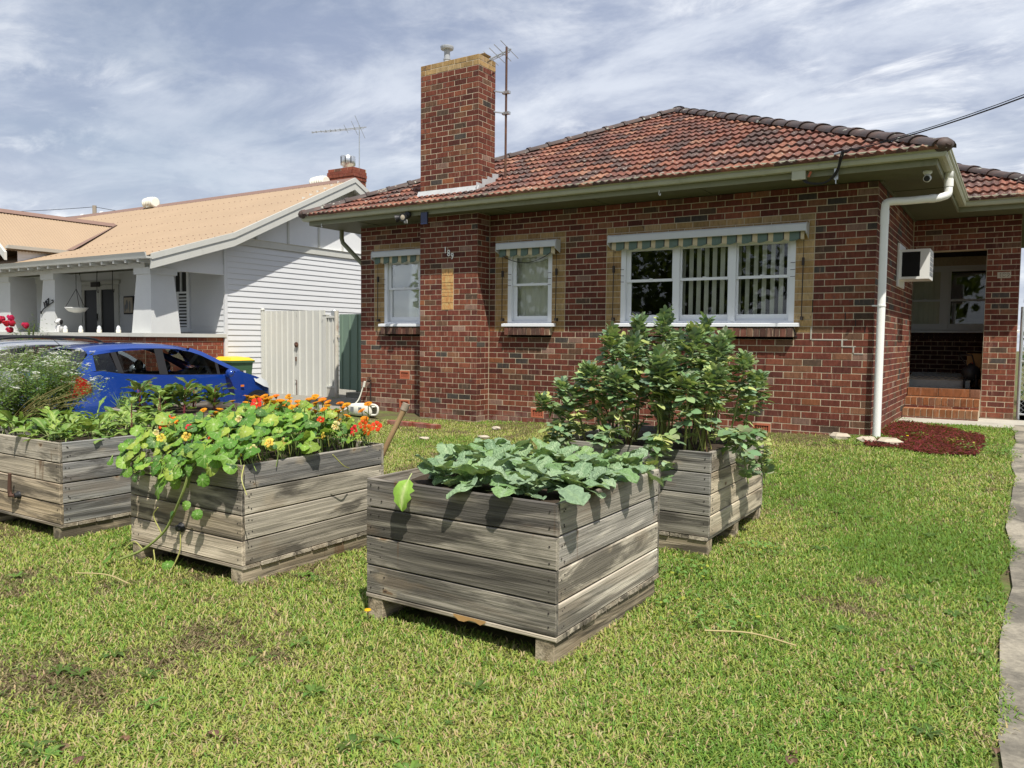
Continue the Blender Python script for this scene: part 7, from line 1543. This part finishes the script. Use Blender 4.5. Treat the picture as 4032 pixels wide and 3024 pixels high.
# flat weeds, clover and litter among the grass
def weeds():
    mb = MB(); rl.seed(44)
    for _ in range(420):
        r = 2.3+8*rl.random()**1.1; th = rl.uniform(-.62, .66); h = math.hypot(FWD.x, FWD.y); x = CAM.x+r*(FWD.x*math.cos(th)+FWD.y*math.sin(th))/h; y = CAM.y+r*(FWD.y*math.cos(th)-FWD.x*math.sin(th))/h
        if not (-8.5 < x < 1.45 and y < -.4) or any(PLANTERS[k][0]-.02 < x < PLANTERS[k][1]+.02 and PLANTERS[k][2]-.02 < y < PLANTERS[k][3]+.02 for k in PLANTERS): continue
        z = ground(x, y)+.004; big = rl.random() < .30; n_ = rl.randint(7, 12) if big else rl.randint(4, 8); g = rl.uniform(.75, 1.1); col = (.12*g, .20*g, .04*g) if rl.random() < .6 else (.16*g, .26*g, .05*g)
        for k in range(n_):
            a = k*2.4+rl.uniform(-.3, .3); L = rl.uniform(.04, .075) if big else rl.uniform(.015, .035); w = L*rl.uniform(.11, .2); d = Vector((math.cos(a), math.sin(a), 0)); s_ = Vector((-math.sin(a), math.cos(a), 0)); p = Vector((x, y, z)); up = Vector((0, 0, 1))
            mb.add([p+s_*w*.2, p-s_*w*.2, p+d*L*.6-s_*w+up*L*.26, p+d*L*.6+s_*w+up*L*.26, p+d*L*.6+up*L*.20, p+d*L+up*L*.12], [(0, 1, 4), (1, 2, 4), (0, 4, 3), (4, 2, 5), (3, 4, 5)], tuple(c*rl.uniform(.85, 1.15) for c in col))
    tag(link('lawn_weeds', mb.mesh('lawn_weeds', 'leaf', cols=True)), 'flat broad leaved weeds scattered through the lawn', 'weeds', kind='stuff')
    mb = MB()
    for cx, cy, R, n_ in ((1.25, -.55, .30, 240), (1.42, -.9, .2, 130), (.55, .3, .16, 60), (.95, -.1, .16, 80), (.15, 2.2, .14, 80), (.6, 1.75, .1, 40), (1.05, 1.1, .12, 50), (1.45, 1.95, .12, 50), (.3, -.35, .2, 90), (-1.3, -4.2, .3, 120), (.15, -5.6, .18, 120), (-.1, -6.3, .2, 130), (.25, -6.9, .3, 160), (-10.7, 1.4, .12, 50)):
        for _ in range(n_):
            a = rl.uniform(0, 6.3); r = R*math.sqrt(rl.random()); p = Vector((cx+r*math.cos(a), cy+r*math.sin(a), ground(cx, cy)+rl.uniform(.01, .09)*(1-r/R*.6))); b0 = rl.uniform(0, 6.3); L = rl.uniform(.015, .035); d = Vector((math.cos(b0), math.sin(b0), rl.uniform(-.2, .5)))*L; s_ = Vector((-math.sin(b0), math.cos(b0), rl.uniform(-.2, .2)))*L*.38; g = rl.uniform(.8, 1.2); yl = rl.random() < (.5 if abs(cx-.95) < .01 else .12)
            mb.add([p, p+d*.5+s_, p+d, p+d*.5-s_], [(0, 1, 2, 3)], (.30*g, .34*g, .05*g) if yl else (.12*g, .24*g, .055*g))
    tag(link('creeping_weeds', mb.mesh('creeping_weeds', 'leaf', cols=True)), 'loose patches of creeping weeds beside the mulch and path', 'weeds', kind='stuff')
weeds()
for i, (u, v, lb) in enumerate(((1445, 2425, 'small yellow dandelion at the left foot of the nearest planter'), (3568, 1790, 'small yellow dandelion in front of the red mulch bed'), (1075, 2520, ''))):
    if not lb: continue
    d = (FWD+RGT*((u-2016)/FPX)-UPV*((v-1512)/FPX)); tt = (.02-CAM.z)/d.z; p = CAM+d*tt; p.z = ground(p.x, p.y)
    dn = thing('dandelion', p, lb, 'flower', 'yellow dandelions in the lawn'); mb = MB(); mb.tube([p, p+Vector((.005, 0, .05))], .002, 4, (.2, .3, .1)); part('stem', mb, 'stem', dn, cols=True)
    mb = MB(); mb.lathe(p+Vector((.005, 0, .048)), [(.004, 0), (.017, .006), (.014, .011), (.0, .013)], 10, (.85, .60, .02)); part('flower_head', mb, 'petal', dn, cols=True)
DL = [leafgrid(.05, .022, lambda t: max(.05, math.sin(math.pi*t)**.6), curl=.5, fold=.5, wav=.15, nx=5, ny=2, seed=i, col=((.10, .055, .035), (.15, .085, .045), (.07, .04, .03))[i % 3], mid=(.2, .12, .08)).mesh('dead_leaf', 'stem', smooth=True, cols=True) for i in range(5)]
DS = [(330, 2990, 'a'), (250, 2940, 'b'), (900, 2910, 'c'), (820, 2900, 'd'), (470, 2920, 'e'), (3490, 2650, 'f'), (3530, 2640, 'g'), (3580, 2630, 'h'), (3110, 2990, 'i'), (3140, 2985, 'j'), (3915, 2960, 'k'), (1190, 2690, 'l'), (3980, 2260, 'm'), (120, 2660, 'n'), (3870, 2590, 'o')]
DLB = ['bottom left cluster of dead leaves, largest', 'dead leaf left of the largest one at the bottom left', 'dead leaf lying below the long grass stalk at lower left', 'curled dead leaf beside the bare patch at lower left', 'dead leaf between the bottom left cluster and the bare patch', 'dark curled dead leaf in the right half of the lawn', 'dead leaf touching the dark curled one in the right half', 'small dead leaf right of the dark curled pair', 'dead leaf at the bottom edge right of centre', 'dead leaf beside another at the bottom edge right of centre', 'red brown dead leaf at the path edge near the bottom', 'small dead leaf on the lawn below the nasturtium planter', 'red brown dead leaf at the path edge level with the planters', 'dead leaf on the bare soil at the left edge', 'small red dead leaf in the grass close to the path']
for i, ((u, v, _), lb) in enumerate(zip(DS, DLB)):
    d = (FWD+RGT*((u-2016)/FPX)-UPV*((v-1512)/FPX)); tt = (.0-CAM.z)/d.z; p = CAM+d*tt; p.z = ground(p.x, p.y)+.012
    tag(link('dead_leaf', DL[i % 5], None, p, (rl.uniform(-.3, .3), rl.uniform(-.3, .3), rl.uniform(0, 6)), rl.uniform(.55, 1.0)), lb, 'dead leaf', 'dead leaves on the lawn')
for i, (a, b_, lb) in enumerate((((-3.0, -8.3), (-2.55, -8.25), 'dry straw coloured stem on the grass under the drain hole'), ((.35, -7.2), (.75, -7.15), 'long dry grass stalk lying in the right of the lawn'))):
    mb = MB(); pa, pb = Vector((*a, ground(*a)+.03)), Vector((*b_, ground(*b_)+.03)); mb.tube(bez([pa, pa.lerp(pb, .5)+Vector((0, .03, .012)), pb], 5), .004, 5, (.5, .42, .2)); tag(solid('dry_stalk', mb, 'stem', lb, 'stalk', 'dry stalks on the lawn', cols=True))

# climbing rose before the neighbour's porch and trees over the road (mirrored in the windows)
rs_ = thing('rose_bush', (-16.95, -1.75, -.2), 'rose bush with red blooms before the neighbour\'s brick porch wall', 'rose'); rl.seed(3); mb = MB(); lf = MB()
for k in range(12):
    e = Vector((-16.95+rl.uniform(-.75, .55), -1.75+rl.uniform(-.2, .2), rl.uniform(1.25, 1.6))); mb.tube(bez([(-16.95+rl.uniform(-.1, .1), -1.75, -.2), Vector((-16.95, -1.75, .6)).lerp(e, .5), e], 4), [.012]*8+[.005], 5, (.12, .18, .06))
    for q in range(34):
        p = e+Vector((rl.gauss(0, .13), rl.gauss(0, .1), rl.gauss(-.08, .13))); a = rl.uniform(0, 6.3); d = Vector((math.cos(a), math.sin(a), rl.uniform(-.4, .3)))*.05; n2 = Vector((-math.sin(a), math.cos(a), .2))*.02; g = rl.uniform(.7, 1.2); lf.add([p, p+d*.5+n2, p+d, p+d*.5-n2], [(0, 1, 2, 3)], (.06*g, .14*g, .035*g))
part('stems', mb, 'stem', rs_, cols=True, kind='stuff'); part('leaves', lf, 'leaf', rs_, cols=True, kind='stuff')
for x, z in ((-18.75, 1.55), (-18.45, 1.58), (-18.1, 1.66), (-16.955, 1.55), (-17.8, 1.60), (-17.6, 1.72), (-17.55, 1.60), (-17.65, 1.45), (-18.0, 1.7)):
    mb = MB(); mb.blob((x, -1.82, z), .068, 9, 6, .22, (.45, .012, .03), seed=int(abs(x)*100)); mb.blob((x-.01, -1.86, z+.02), .045, 7, 5, .3, (.55, .02, .05), seed=int(abs(x)*70)); part('bloom', mb, 'petal', rs_, cols=True)
for i, (x, y, h, r, lb) in enumerate(((-16, -38, 9, 5, 'broad street tree over the road, furthest to the left'), (-6, -42, 11, 6, 'tall street tree over the road behind the camera'), (6, -40, 9, 5.5, 'round street tree over the road to the right'), (17, -36, 8, 5, 'low street tree over the road, furthest to the right'), (28, -34, 9, 6, 'spreading street tree far to the right over the road'), (-30, -36, 8, 6, 'spreading street tree far to the left over the road'))):
    t = thing('street_tree', (x, y, 0), lb, 'tree', 'street trees over the road'); mb = MB(); mb.tube([(x, y, -.2), (x+.2, y, h*.35), (x, y, h*.7)], [.35, .25, .1], 8, (.12, .09, .06))
    for k in range(5): a = k*1.3; mb.tube([(x+.1, y, h*.3), (x+r*.5*math.cos(a), y+r*.5*math.sin(a), h*.62)], [.15, .05], 6, (.12, .09, .06))
    part('trunk', mb, 'stem', t, cols=True); mb = MB(); rl.seed(i)
    for _ in range(1500):
        v = Vector((rl.gauss(0, 1), rl.gauss(0, 1), rl.gauss(0, 1))).normalized()*rl.random()**.4; p = Vector((x+v.x*r, y+v.y*r, h*.58+v.z*h*.42)); d = Vector((rl.gauss(0, 1), rl.gauss(0, 1), rl.gauss(0, 1))).normalized()*rl.uniform(.2, .5); n2 = d.orthogonal().normalized()*.25; g = rl.uniform(.6, 1.2)
        mb.add([p-d, p+n2, p+d, p-n2], [(0, 1, 2, 3)], (.05*g, .085*g, .03*g))
    part('crown', mb, 'leaf', t, cols=True)
